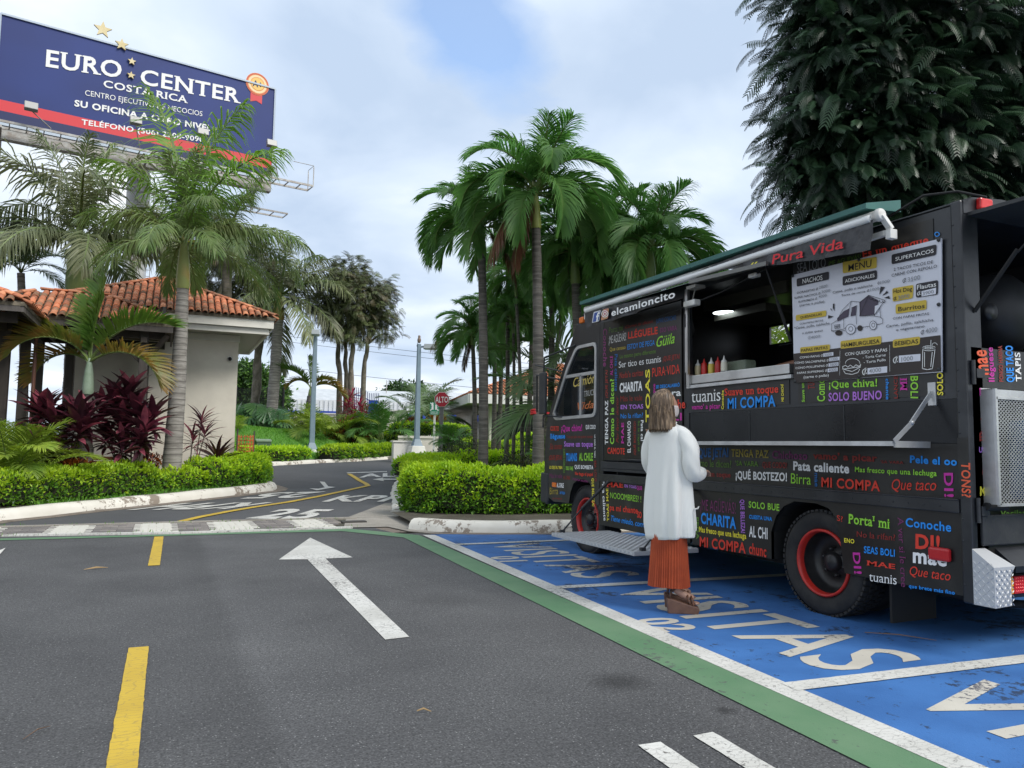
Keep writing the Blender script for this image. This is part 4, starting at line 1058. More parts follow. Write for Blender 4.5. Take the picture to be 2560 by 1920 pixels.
# yellow line of the lane
yl = [(985,281),(1100,253),(1260,222),(1400,198),(1600,168),(1760,138),(1900,108),(2000,86),(2035,78),(2022,66),(1990,50),(1960,30),(1930,12)]
L_ = [G(*Z('c',*p)) for p in yl]; mb = MB(); vs = []
for i, p in enumerate(L_):
    t = (L_[min(i+1,len(L_)-1)]-L_[max(i-1,0)]); t.z = 0; t.normalize(); s_ = Vector((t.y,-t.x,0))*.07
    for q in (p-s_, p+s_): vs.append((q.x,q.y,terr(q.x,q.y)+.014))
mb.add(vs, [(2*i,2*i+1,2*i+3,2*i+2) for i in range(len(L_)-1)]); struct(mb, 'yellow_lane_line', M_YPAINT)
# ================================================================== FOOD TRUCK
from mathutils.geometry import tessellate_polygon
FR.update({'X':(2360,860,4.61),'Y':(2380,1260,5.53),'F':(1680,640,7.9),'G2':(1660,1080,4.88)})
def plate(mb, loops, fn, t0, t1, m=0):
    """prism of a 2-D region with holes"""
    tr = tessellate_polygon([[Vector((a,b,0)) for a,b in L] for L in loops])
    pts = [p for L in loops for p in L]; n = len(pts)
    A = [fn(a,b,t0) for a,b in pts]; B = [fn(a,b,t1) for a,b in pts]
    mb.add(A, [tuple(t) for t in tr], m); mb.add(B, [tuple(reversed(t)) for t in tr], m)
    o = 0
    for L in loops:
        k = len(L); mb.add([A[o+i] for i in range(k)]+[B[o+i] for i in range(k)], [(i,(i+1)%k,k+(i+1)%k,k+i) for i in range(k)], m); o += k
    return mb
def rloop(pts, r, n=4):
    """round the corners of a polygon"""
    out = []; k = len(pts)
    for i in range(k):
        p = Vector(pts[i]); a = Vector(pts[i-1]); b = Vector(pts[(i+1)%k])
        da = (a-p); db = (b-p); q = min(r, da.length*.45, db.length*.45); A = p+da.normalized()*q; B = p+db.normalized()*q
        for j in range(n+1):
            t = j/n; w = A*(1-t)**2+p*2*t*(1-t)+B*t*t; out.append((w.x,w.y))
    return out
XS = 4.80
SF = lambda a, b, t: (t, a, b)
M_BLK = mat('truck_black', (.012,.0135,.017), .33, c2=(.034,.036,.040), scale=3.0, detail=10, bump=.16, bscale=4, dist=.03, spec=.55, contrast=(.48,.74))
M_BLK2 = mat('truck_black_dull', (.018,.020,.024), .55, c2=(.030,.032,.034), scale=5, detail=8, bump=.2, bscale=25)
M_GLOS = mat('gloss_panel', (.006,.007,.009), .24, c2=(.014,.015,.017), scale=1.4, detail=8, spec=.3, bump=.04, bscale=3, dist=.02)
M_PRNT = mat('printed_vinyl', (.015,.014,.013), .30, c2=(.032,.030,.027), scale=3.5, detail=9, spec=.45, bump=.12, bscale=3.5, dist=.03, contrast=(.48,.74))
M_STEEL = mat('stainless', (.55,.55,.54), .32, metallic=.85, c2=(.42,.42,.41), scale=3)
M_ALU = mat('aluminium', (.60,.60,.60), .38, metallic=.6, c2=(.48,.48,.48), scale=6)
M_RUB = mat('rubber', (.014,.014,.015), .8, c2=(.026,.025,.024), scale=9, bump=.2)
M_RED = mat('rim_red', (.55,.03,.02), .35, c2=(.42,.025,.02), scale=8)
M_UND = mat('chassis_dark', (.010,.010,.010), .8)
M_WPL = mat('awning_white', (.74,.74,.71), .45, c2=(.48,.46,.42), scale=4)
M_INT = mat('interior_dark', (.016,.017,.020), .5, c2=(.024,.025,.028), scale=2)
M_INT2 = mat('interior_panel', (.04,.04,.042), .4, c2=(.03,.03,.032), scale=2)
M_GLASS = bpy.data.materials.new('vehicle_glass'); M_GLASS.use_nodes = True
_b = M_GLASS.node_tree.nodes['Principled BSDF']; _b.inputs['Base Color'].default_value = (.012,.015,.017,1); _b.inputs['Roughness'].default_value = .03
_b.inputs['Alpha'].default_value = .82; _b.inputs['Specular IOR Level'].default_value = .7
def diamond_mat():
    m = bpy.data.materials.new('diamond_plate'); m.use_nodes = True; nt = m.node_tree; b = nt.nodes['Principled BSDF']
    b.inputs['Metallic'].default_value = .35; b.inputs['Roughness'].default_value = .42; b.inputs['Base Color'].default_value = (.50,.51,.52,1)
    return m
M_DIA = diamond_mat()

tk = thing('food_truck', 'black food truck covered in coloured words, parked across the blue bays, hatch open', 'food truck', (5.85,6.3,0))
# --- side skin
arch = [(5.10,.37),(5.10,.60),(5.04,.74),(4.95,.83),(4.83,.88),(4.60,.88),(4.47,.85),(4.40,.78),(4.37,.66),(4.33,.37)]
low = [(3.365,.91),(3.365,.37)] + [(y,z) for y,z in reversed(arch)] + [(6.18,.365),(6.18,.91)]
sk = plate(MB(), [low], SF, XS, XS+.03).build('rear_skirt', M_PRNT, tk)
dl = plate(MB(), [rloop([(6.22,.93),(6.22,.37),(7.97,.385),(7.97,.93)], .02)], SF, XS+.005, XS+.03).build('lower_door', M_PRNT, tk)
belt = MB().box(4.772,4.83,3.365,7.93,.905,.992); belt.box(4.765,4.80,3.365,6.18,.986,.997); belt.build('belt_moulding', M_BLK, tk, bevel=.008)
mid = MB(); mid.box(XS,XS+.03,3.365,6.2,.99,1.36).build('word_band', M_PRNT, tk)
MB().box(XS,XS+.03,3.365,6.2,1.362,1.66).build('gloss_panel', M_GLOS, tk)
for yv in (4.3, 5.35): MB().box(XS-.004,XS+.01,yv-.005,yv+.005,1.37,1.655).build('panel_seam', M_BLK2, tk)
up = MB(); up.box(XS,XS+.03,3.365,4.80,1.662,2.98); up.box(XS,XS+.03,4.80,6.22,1.662,1.935); up.box(XS,XS+.03,4.80,6.22,2.90,2.98)
up.build('side_wall', M_BLK, tk)
MB().box(XS-.006,XS+.002,4.86,6.14,1.69,1.90).build('print_panel', M_PRNT, tk)
MB().box(XS-.006,XS+.002,3.50,4.76,1.69,1.93).build('print_panel', M_PRNT, tk)
MB().box(XS-.006,XS+.002,3.50,4.78,2.60,2.92).build('print_panel', M_PRNT, tk)
# rear corner post
MB().box(4.775,4.95,3.285,3.362,.33,2.99).build('corner_post', M_BLK, tk, bevel=.012)
rv = MB()
for z in np.arange(.45,2.95,.14): rv.lathe([(0,-.004),(.007,-.003),(.008,0)], (4.775,3.345,float(z)), 'x', 6)
for yv in np.arange(3.5,7.9,.12):
    for z in (.945,): rv.lathe([(0,-.004),(.006,-.003),(.007,0)], (4.772,float(yv),z), 'x', 6)
rv.build('rivets', M_BLK2, tk, kind='stuff')
# --- door section
MB().box(XS,XS+.05,6.22,6.30,.93,2.98).box(XS,XS+.05,7.86,7.95,.93,2.98).box(XS,XS+.05,6.30,7.86,2.84,2.98).build('door_frame', M_BLK, tk, bevel=.006)
dr = MB().box(XS-.008,XS+.03,6.33,7.84,1.15,2.83).build('serving_door', M_PRNT, tk, bevel=.008)
MB().box(XS-.02,XS+.03,6.30,7.88,1.06,1.14).box(XS-.012,XS+.03,6.25,7.90,1.025,1.06).build('door_sill', M_BLK2, tk, bevel=.006)
MB().tube([(XS-.01,6.95,1.17),(XS-.06,6.97,1.17),(XS-.06,7.35,1.17),(XS-.01,7.37,1.17)], .012, 8).build('handle', mat('black_plastic', (.012,.012,.012), .4), tk)
for z in (2.0,2.6,1.35): MB().box(XS-.03,XS,6.225,6.245,z-.07,z+.07).build('hinge', M_BLK2, tk)
MB().box(XS-.03,XS-.001,6.20,6.24,1.94,2.92).build('window_post', M_STEEL, tk)
# --- cab
cab_outer = [(7.95,.94),(7.95,.62),(8.0,.60)]+[(8.03,.66),(8.08,.78),(8.18,.87),(8.30,.905),(8.45,.90),(8.58,.84),(8.66,.72),(8.70,.585)]+[(9.12,.575),(9.27,.62),(9.37,.75),(9.40,.92),(9.39,1.30),(9.345,1.62),(9.04,2.08),(8.50,2.88),(8.36,3.0),(7.95,3.0)]
win = rloop([(8.06,1.715),(8.05,2.56),(8.50,2.56),(8.74,2.30),(9.10,1.76),(9.05,1.70)], .07)
cb = plate(MB(), [cab_outer, win], SF, XS, XS+.03)
cab = cb.build('cab_side', M_BLK, tk)
plate(MB(), [cab_outer], SF, 6.87, 6.90).build('cab_side', M_BLK, tk)
front = [(9.12,.575),(9.27,.62),(9.37,.75),(9.40,.92),(9.39,1.30),(9.345,1.62)]
fb = MB()
for (a, b) in zip(front, front[1:]): fb.add([(XS,a[0],a[1]),(6.9,a[0],a[1]),(6.9,b[0],b[1]),(XS,b[0],b[1])], [(0,1,2,3)], 0, True)
fb.build('nose', M_BLK, tk)
# windscreen
ws = MB(); ws.add([(XS+.1,9.345-.02,1.64),(6.8,9.345-.02,1.64),(6.8,8.60,2.74),(XS+.1,8.60,2.74)], [(0,1,2,3)]); ws.build('windscreen', M_GLASS, tk)
fr_ = MB()
for x in (XS+.05, 6.85, 5.85): fr_.beam((x,9.345,1.60),(x,8.50,2.88),.10,.05)
fr_.beam((XS,9.345,1.62),(6.9,9.345,1.62),.06,.06); fr_.add([(XS,8.60,2.74),(6.9,8.60,2.74),(6.9,8.36,3.0),(XS,8.36,3.0)], [(0,1,2,3)])
fr_.build('windscreen_frame', M_BLK, tk)
MB().box(4.85,6.85,9.38,9.50,.52,.72).box(4.79,4.95,9.28,9.50,.55,.95).build('front_bumper', M_BLK2, tk, bevel=.02)
MB().lathe([(0,-.03),(.05,-.025),(.06,0)], (4.99,9.42,1.0), 'y', 16).build('headlight', mat('orange_lens', (.75,.17,.02), .25), tk)
MB().box(4.775,4.80,9.03,9.13,.77,.83).build('side_marker_lamp', mat('orange_lens', (.75,.17,.02), .25), tk, bevel=.008)
MB().box(4.77,4.85,8.32,8.42,2.88,2.955).build('roof_marker_lamp', mat('orange_lens', (.75,.17,.02), .25), tk, bevel=.012)
# cab side window: alloy frame, two sliding panes, fixed top pane
wo = rloop([(8.02,1.675),(8.01,2.60),(8.52,2.60),(8.78,2.33),(9.16,1.74),(9.08,1.66)], .085)
wf = plate(MB(), [wo, win], SF, XS-.016, XS+.035)
w_ = wf.build('side_window', M_ALU, tk, bevel=.005)
plate(MB(), [win], SF, XS+.012, XS+.016).build('pane', M_GLASS, w_)
fr2 = MB(); fr2.box(XS-.012,XS+.03,8.04,8.80,2.205,2.245); fr2.box(XS-.012,XS+.03,8.385,8.42,1.71,2.22); fr2.box(XS-.004,XS+.03,8.045,8.06,1.71,2.22)
fr2.build('mullion', M_ALU, w_)
letter('Camión', (XS+.009,8.62,2.08), (XS+.009,8.06,2.10), (XS+.009,8.62,2.20), mat('gold_lettering', (.55,.42,.10), .5), w_, 'slant', n=(-1,0,0), eps=0)
letter('TRUCK', (XS+.009,8.34,1.94), (XS+.009,8.06,1.95), (XS+.009,8.34,2.01), mat('grey_lettering', (.45,.45,.43), .5), w_, 'serif', n=(-1,0,0), eps=0)
letter('Vida', (XS+.009,8.50,1.78), (XS+.009,8.10,1.79), (XS+.009,8.50,1.87), mat('orange_lettering', (.50,.13,.03), .5), w_, 'slant', n=(-1,0,0), eps=0)
# mirror on its arm
MB().box(4.60,4.64,9.02,9.20,1.74,2.30).build('mirror', M_BLK2, tk, bevel=.012)
MB().tube([(4.80,8.86,1.70),(4.62,9.10,1.72),(4.62,9.10,1.56)], .012, 6).tube([(4.80,8.55,2.62),(4.62,9.08,2.50),(4.62,9.10,2.28)], .012, 6).build('mirror_arm', M_BLK2, tk)
MB().tube([(4.80,8.95,2.2),(4.72,9.5,2.3),(4.85,9.75,1.8)], .013, 6).tube([(4.82,8.9,2.3),(4.75,9.6,2.45)], .012, 6).build('front_mirror_bracket', M_BLK2, tk)
# --- roof, far side, floor, inside
rf = MB(); rl = [(XS,2.97),(XS,2.985),(4.88,3.02),(5.2,3.05),(6.5,3.05),(6.82,3.02),(6.9,2.985),(6.9,2.97)]
for i in range(len(rl)-1):
    a, b = rl[i], rl[i+1]; rf.add([(a[0],3.28,a[1]),(b[0],3.28,b[1]),(b[0],8.38,b[1]),(a[0],8.38,a[1])], [(0,1,2,3)], 0, True)
rf.add([(x,3.28,z) for x,z in rl], [tuple(range(8))]); rf.add([(x,8.38,z) for x,z in rl], [tuple(range(8))]); rf.box(XS+.02,6.88,3.3,8.36,2.955,2.97)
rf.build('roof', M_BLK, tk)
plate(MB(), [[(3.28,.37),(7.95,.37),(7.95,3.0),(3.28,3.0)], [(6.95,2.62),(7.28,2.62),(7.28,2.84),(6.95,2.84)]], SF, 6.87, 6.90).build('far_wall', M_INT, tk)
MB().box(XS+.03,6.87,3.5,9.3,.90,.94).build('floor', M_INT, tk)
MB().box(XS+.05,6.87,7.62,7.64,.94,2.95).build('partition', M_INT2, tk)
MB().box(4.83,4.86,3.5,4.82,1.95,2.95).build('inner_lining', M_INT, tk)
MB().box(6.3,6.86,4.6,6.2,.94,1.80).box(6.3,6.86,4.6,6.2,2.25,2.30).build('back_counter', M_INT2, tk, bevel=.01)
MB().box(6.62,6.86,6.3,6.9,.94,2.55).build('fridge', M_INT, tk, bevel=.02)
hd = MB().box(5.46,5.50,5.55,6.80,2.84,2.955).box(5.52,6.2,5.9,6.7,2.72,2.80); hd.build('extractor_hood', mat('olive_metal', (.11,.11,.09), .4, metallic=.4), tk)
MB().tube([(5.2,6.95,2.95),(5.25,6.9,2.75),(5.6,7.3,2.7)], .10, 10).build('duct', M_INT2, tk)
lamp = MB().lathe([(0,0),(.125,0),(.13,.01),(.06,.05),(0,.055)], (5.5,6.5,2.785), 'z', 24).build('ceiling_lamp', mat('lamp_shade_dark', (.03,.03,.03), .4), tk)
MB().lathe([(0,-.004),(.12,-.004),(.122,.0)], (5.5,6.5,2.785), 'z', 24).build('bulb', mat('lamp_lit', (.9,.95,1.0), .4, emit=(.85,.95,1.0), estr=4.0), lamp)
MB().tube([(5.5,6.58,2.83),(5.5,6.58,2.94)], .004, 5).tube([(5.5,6.42,2.83),(5.5,6.42,2.94)], .004, 5).build('cord', M_UND, lamp)
for (y0,y1,z0,z1,c) in ((6.32,6.6,2.0,2.16,(.10,.09,.08)),(6.65,6.9,2.0,2.22,(.16,.15,.13)),(6.95,7.3,2.0,2.12,(.07,.09,.12)),(5.0,5.3,2.30,2.42,(.14,.13,.11)),(5.4,5.8,2.30,2.38,(.20,.19,.17))):
    MB().box(6.40,6.60,y0,y1,z0,z1).build('storage_box', mat('box_%d' % int(y0*100), c, .6), tk, bevel=.01)
MB().box(6.35,6.86,6.25,7.5,1.96,2.0).build('shelf', M_INT2, tk)
for k in range(5): MB().tube([(6.3,5.0+k*.16,2.20),(6.3,5.0+k*.16,2.02+.02*k)], .008, 6).lathe([(0,-.03),(.035,-.02),(.04,0)], (6.3,5.0+k*.16,2.02+.02*k), 'z', 10).build('utensil', M_STEEL, tk)
# serving counter
ct = MB().box(4.765,5.15,4.83,6.14,1.945,2.030); ct.build('serving_counter', M_STEEL, tk, bevel=.006)
MB().box(4.755,4.80,4.80,6.20,1.905,1.935).build('counter_trim', M_ALU, tk)
MB().box(4.74,4.80,6.14,6.18,1.92,2.04).build('counter_bracket', M_STEEL, tk)
# opened hatch over the window with gas struts
ht = MB(); ht.add([(4.80,4.80,2.93),(4.80,5.78,2.93),(4.50,5.78,2.875),(4.50,4.80,2.835),(4.80,4.80,2.955),(4.80,5.78,2.955),(4.50,5.78,2.90),(4.50,4.80,2.86)], [(0,1,2,3),(7,6,5,4),(0,4,5,1),(1,5,6,2),(2,6,7,3),(3,7,4,0)])
ht.build('hatch', mat('hatch_olive', (.10,.10,.082), .5, c2=(.07,.07,.06), scale=3), tk)
MB().beam((4.495,4.78,2.845),(4.495,5.80,2.885),.03,.035).build('hatch_edge', mat('hatch_trim', (.16,.16,.15), .4, metallic=.5), tk)
for (a,b) in (((4.79,4.83,2.22),(4.55,4.86,2.84)),): 
    MB().tube([a, Vector(a).lerp(Vector(b),.55)], .013, 8).tube([Vector(a).lerp(Vector(b),.5), b], .007, 8).build('gas_strut', M_UND, tk)
MB().box(4.60,4.66,5.03,5.13,2.80,2.835).build('hatch_light', M_WPL, tk, bevel=.008)
MB().box(4.64,4.72,5.92,6.10,2.70,2.76).build('hatch_light', M_WPL, tk, bevel=.012)
MB().tube([(4.68,6.0,2.76),(4.70,5.98,2.88)], .006, 6).box(4.62,4.74,5.88,6.02,2.865,2.895).build('lamp_bracket', mat('putty_plastic', (.30,.29,.26), .5), tk)
MB().tube([(4.72,6.6,2.69),(4.72,5.6,2.78),(4.60,4.9,2.84)], .008, 6).build('cable', M_UND, tk)
# folding counter shelf with its arms
MB().box(4.455,4.80,3.59,6.16,1.345,1.368).build('folding_shelf', M_GLOS, tk, bevel=.002)
MB().box(4.440,4.455,3.585,6.16,1.340,1.372).box(4.455,4.80,3.575,3.588,1.330,1.374).build('shelf_edge', M_ALU, tk)
ar_ = MB(); ar_.beam((4.785,3.545,1.71),(4.61,3.57,1.50),.006,.035,up=(1,0,0)).beam((4.61,3.565,1.50),(4.445,3.575,1.37),.006,.035,up=(1,0,0))
ar_.lathe([(0,-.012),(.014,-.012),(.014,.012),(0,.012)], (4.61,3.567,1.50), 'y', 10)
ar_.build('shelf_arm', M_ALU, tk)
MB().box(4.785,4.80,3.515,3.575,1.62,1.78).build('arm_bracket', M_ALU, tk, bevel=.003)
# --- awning cassette with rolled tube and torn banners
AX = 4.55
aw = MB(); aw.add([(4.50,3.80,3.075),(4.50,7.92,3.055),(4.86,7.92,3.13),(4.86,3.80,3.15),(4.50,3.80,3.035),(4.50,7.92,3.015),(4.86,7.92,3.05),(4.86,3.80,3.06)], [(0,1,2,3),(7,6,5,4),(0,4,5,1),(1,5,6,2),(2,6,7,3),(3,7,4,0)])
aw.build('awning_cover', mat('awning_green', (.022,.115,.10), .5, c2=(.03,.14,.12), scale=3), tk)
MB().tube([(4.58,3.78,2.985),(4.58,7.86,2.955)], .040, 14).build('awning_roll', M_WPL, tk)
MB().tube([(4.54,3.80,2.965),(4.54,7.84,2.935)], .028, 10).build('awning_bar', mat('awning_white2', (.80,.81,.80), .35), tk)
ac = MB(); ac.lathe([(0,-.03),(.04,-.025),(.046,-.012),(.046,.012),(.04,.025),(0,.025)], (4.58,3.755,2.985), 'y', 18); ac.beam((4.58,3.74,2.98),(4.65,3.72,2.88),.03,.045,up=(0,1,0)); ac.box(4.62,4.69,3.70,3.745,2.81,2.88); ac.beam((4.64,3.75,2.86),(4.72,4.05,2.88),.04,.04)
ac.build('awning_end', M_WPL, tk, bevel=.004)
ac = MB(); ac.lathe([(0,-.02),(.045,-.02),(.045,.02),(0,.02)], (4.58,7.87,2.955), 'y', 14); ac.box(4.55,4.60,7.84,7.90,2.84,2.93); ac.build('awning_end', M_WPL, tk)
M_BAN = mat('banner_black', (.018,.018,.021), .38, c2=(.035,.035,.04), scale=5, bump=.5, bscale=7, dist=.03)
def banner(fr, top, bot, n, name):
    """top/bottom edges as photograph polylines, hung at the awning bar"""
    def samp(L, t):
        k = t*(len(L)-1); i = min(int(k), len(L)-2); f = k-i; return (L[i][0]*(1-f)+L[i+1][0]*f, L[i][1]*(1-f)+L[i+1][1]*f)
    m = 8; vs = []
    for i in range(n+1):
        a = onX(*Z(fr,*samp(top,i/n)), AX-.01); b = onX(*Z(fr,*samp(bot,i/n)), AX-.01)
        for j in range(m+1):
            p = a.lerp(b, j/m); w = .012*math.sin(i*.9)*(j/m)+.006*math.sin(i*2.3+j); p.x += w; vs.append(p)
    mb = MB().add(vs, [(i*(m+1)+j,(i+1)*(m+1)+j,(i+1)*(m+1)+j+1,i*(m+1)+j+1) for i in range(n) for j in range(m)], 0, True)
    return mb.build(name, M_BAN, tk)
bn1 = banner('A', [(262,240),(480,190),(700,140)], [(272,330),(430,285),(560,245),(700,185)], 24, 'banner')
bn2 = banner('2', [(180,545),(700,340),(1395,190)], [(200,552),(500,525),(700,508),(1000,468),(1382,400)], 40, 'banner')
W_ = {'w':'EDEDEB','r':'D93A26','d':'8E2A22','b':'1C8EE8','m':'C32D9B','p':'B576D6','g':'93D43E','y':'F1E23E','o':'E8603A','G':'5F8A2C','M':'7D2E66','B':'17609F','Y':'A8963A','k':'17161A','s':'8f9196','R':'D9202A'}
LM = {k: mat('print_'+k, lin(v), .55) for k, v in W_.items()}
def wd(s, fr, p0, p1, p2, c, st='bold', x=XS-.010, par=None, shear=True, lab=None):
    A, B, Cc = (onX(*Z(fr,*p), x) for p in (p0, p1, p2))
    names = {'w':'white','r':'red','d':'dark red','b':'blue','m':'magenta','p':'purple','g':'lime green','y':'yellow','o':'orange','G':'dull green','M':'dark magenta','B':'dark blue','Y':'olive','k':'black','s':'grey','R':'red'}
    return letter(s, A, B, Cc, LM[c], par or tk, st, n=(-1,0,0), eps=.0, shear=shear, label=lab or '%s word %s' % (names[c], s))
# banner print
wd('Pura Vida', '2', (690,500), (1190,385), (672,440), 'R', 'slant', x=AX-.035, par=bn2)
wd('lh', '2', (520,530), (600,512), (530,495), 'y', 'slant', x=AX-.035, par=bn2)
wd('elcamioncito', 'A', (423,262), (800,150), (423,222), 'w', 'bold', x=AX-.035, par=bn1)
def quad(fr, pts, m, x, par, r=.0, name='print', nseg=3):
    P = [onX(*Z(fr,*p), x) for p in pts]; L = [(p.y,p.z) for p in P]
    if r: L = rloop(L, r, nseg)
    return MB().add([(x,a,b) for a,b in L], [tuple(range(len(L)))]).build(name, m, par)
quad('A', [(318,237),(360,226),(350,292),(307,302)], mat('icon_border', (.6,.62,.66), .5), AX-.034, bn1, .015)
quad('A', [(322,243),(356,233),(347,287),(312,297)], mat('icon_blue', (.035,.08,.32), .5), AX-.036, bn1, .012)
wd('f', 'A', (330,294), (348,290), (336,240), 'w', 'black', x=AX-.038, par=bn1)
quad('A', [(372,222),(408,214),(402,275),(360,287)], mat('icon_warm', (.55,.16,.20), .5, c2=(.50,.28,.10), scale=14), AX-.034, bn1, .02)
def ring(fr, c, r0, r1, m, x, par, asp=1.0, nm='print'):
    n = 20; vs = []
    for r in (r0, r1):
        for j in range(n): a = 2*math.pi*j/n; vs.append(onX(*Z(fr,c[0]+r*math.cos(a)*asp,c[1]+r*math.sin(a)), x))
    return MB().add(vs, [(j,(j+1)%n,n+(j+1)%n,n+j) for j in range(n)]).build(nm, m, par)
ring('A', (384,248), 7, 11, LM['w'], AX-.037, bn1); ring('A', (384,248), 17, 21, LM['w'], AX-.037, bn1)
# --- words on the serving door
for a in [
 ('Porta mi',(408,362),(490,345),(408,330),'G','serif'),('Como le dicen',(505,335),(668,300),(505,318),'d','slant'),("JUPA'E CORCHO",(688,305),(806,282),(688,278),'B','reg'),
 ('¡ME AGÜEVÁS!',(408,425),(510,405),(408,368),'w','light'),('LLÉGUELE',(522,395),(697,365),(522,345),'r','black'),('ESO VARA',(712,358),(812,342),(712,332),'M','bserif'),
 ('Que cansao',(413,470),(507,455),(413,448),'Y','bold'),('ESTOY DE PEGA',(518,460),(680,433),(518,430),'b','reg'),('Güila',(690,445),(798,420),(690,385),'g','slant'),
 ('Lo mismo pero diferente',(472,512),(686,480),(472,490),'G','serif'),('Ser tico es tuanis',(467,568),(717,533),(467,532),'w','serif'),('¡QUE JETA!',(728,528),(828,512),(728,500),'d','black'),
 ("Nada'e caritas",(472,630),(612,612),(472,594),'d','bold'),('PURA·VIDA',(665,622),(828,600),(665,570),'r','reg'),('CHARITA',(472,712),(606,700),(472,658),'w','black'),
 ('SE DESCALABRÓ',(687,690),(828,678),(687,666),'b','bold'),('Más le vale',(477,768),(606,760),(477,735),'d','reg'),('EN TOAS',(478,812),(612,808),(478,788),'p','bserif'),
 ('No la rifan?',(478,868),(610,862),(478,840),'b','reg'),('CAMOTE',(400,1075),(502,1080),(400,1040),'r','bserif'),
 ('TENGA PAZ',(403,1022),(403,760),(385,1022),'w','bserif'),('Como le dicen?',(438,1020),(438,632),(415,1020),'g','bserif'),('MAE',(497,1018),(497,892),(482,1018),'m','bserif'),
 ('EL CHAMACO',(537,1070),(537,883),(518,1070),'w','bold'),('¡QUÉ BOSTEZO!',(567,1085),(567,885),(552,1085),'d','black'),('Por favor doctor',(466,1012),(464,735),(451,1012),'d','slant'),
 ('AL CHILE',(432,612),(432,497),(415,612),'m','reg'),('¡QUE JETA!',(400,745),(400,580),(387,745),'d','black'),('TOAS',(652,890),(650,575),(626,890),'y','bserif'),
 ('Suave un toque',(682,940),(682,662),(668,940),'m','bserif'),('Conoche',(375,335),(375,560),(398,335),'M','bold'),('Pata caliente',(443,487),(443,705),(460,487),'B','bold'),
 ('Se le rayó el',(580,882),(580,1060),(592,882),'G','reg'),('Pata cal',(598,878),(598,1000),(613,878),'w','bold'),('Conoche',(690,810),(860,806),(690,760),'r','bserif'),('Birra',(700,740),(835,732),(700,702),'w','bold'),('BOLI',(690,880),(840,878),(690,838),'m','bold')]:
    s, p0, p1, p2, c, st = a; wd(s, 'A', p0, p1, p2, c, st, par=dr)
# --- cab
for a in [
 ('CORTIS',(150,152),(236,155),(150,105),'r','bserif'),('¡Que chiva!',(262,160),(478,152),(262,95),'m','bserif'),('QUE CODO!',(515,133),(618,133),(515,92),'w','bold'),
 ('lléguese',(150,235),(302,232),(150,185),'b','black'),('Tras que pide más quiere manejar',(318,230),(592,228),(318,200),'d','reg'),('Sia tonto',(142,345),(270,342),(142,285),'d','slant'),
 ('Suave un toque',(292,315),(590,318),(292,262),'p','bserif'),('¡QUE JETA!',(135,450),(268,452),(135,405),'d','black'),('TUANIS',(312,465),(425,465),(312,385),'b','black'),
 ('AL CHILE',(447,460),(590,462),(447,382),'g','bold'),('LO DEJÓ EL TREN',(140,545),(272,550),(140,508),'y','bold'),('DELE VIAJE',(310,558),(385,560),(310,522),'g','bold'),
 ('QUE BOMBETA',(400,545),(593,553),(400,506),'w','bold'),('Más le vale',(140,640),(270,645),(140,594),'M','reg'),('AL CHILE',(285,655),(355,658),(285,618),'d','bold'),
 ('No haga el papel',(405,612),(590,622),(405,578),'r','bold'),('¡TENGA ALMA!',(375,662),(540,690),(375,640),'M','bserif'),('AL CHILE',(215,738),(287,742),(215,692),'w','black'),
 ('Birra',(143,812),(228,812),(143,742),'Y','reg'),('UN TOQUE',(247,808),(300,812),(247,782),'b','bold'),('pa mi chante',(173,860),(268,866),(173,842),'d','bold'),
 ('LO DEJÓ EL TREN',(605,195),(605,430),(619,195),'w','bold'),('SEA LOLO',(604,462),(610,678),(624,462),'d','bold'),("JUPA'E CORCHO",(283,338),(283,590),(302,338),'G','bold'),
 ('QUE BELLEZA!',(577,645),(584,935),(600,645),'y','bserif')]:
    s, p0, p1, p2, c, st = a; wd(s, '5', p0, p1, p2, c, st, par=cab, x=XS-.004)
for a in [('MAE',(733,735),(903,742),(733,682),'r','bserif'),('EN TOAS',(918,738),(1040,752),(918,708),'p','bserif'),('QUE',(1045,762),(1100,768),(1045,722),'m','bold'),('NOOOMBRES! !',(770,850),(1090,895),(770,790),'g','reg'),
 ('pa mi chante',(765,975),(1055,1012),(765,915),'r','bold'),('Tiene miedo, corre pibe',(778,1085),(1240,1180),(778,1030),'b','slant'),('Pata caliente',(684,662),(702,1085),(709,662),'w','bserif'),
 ('TOAS MAE',(758,1090),(748,750),(736,1090),'y','bserif'),('SO',(1050,1050),(1095,1060),(1050,985),'r','black')]:
    s, p0, p1, p2, c, st = a; wd(s, '5', p0, p1, p2, c, st, par=tk, x=XS-.001)
wd('SO', '5', (600,1003), (645,1010), (600,965), 'd', 'black')
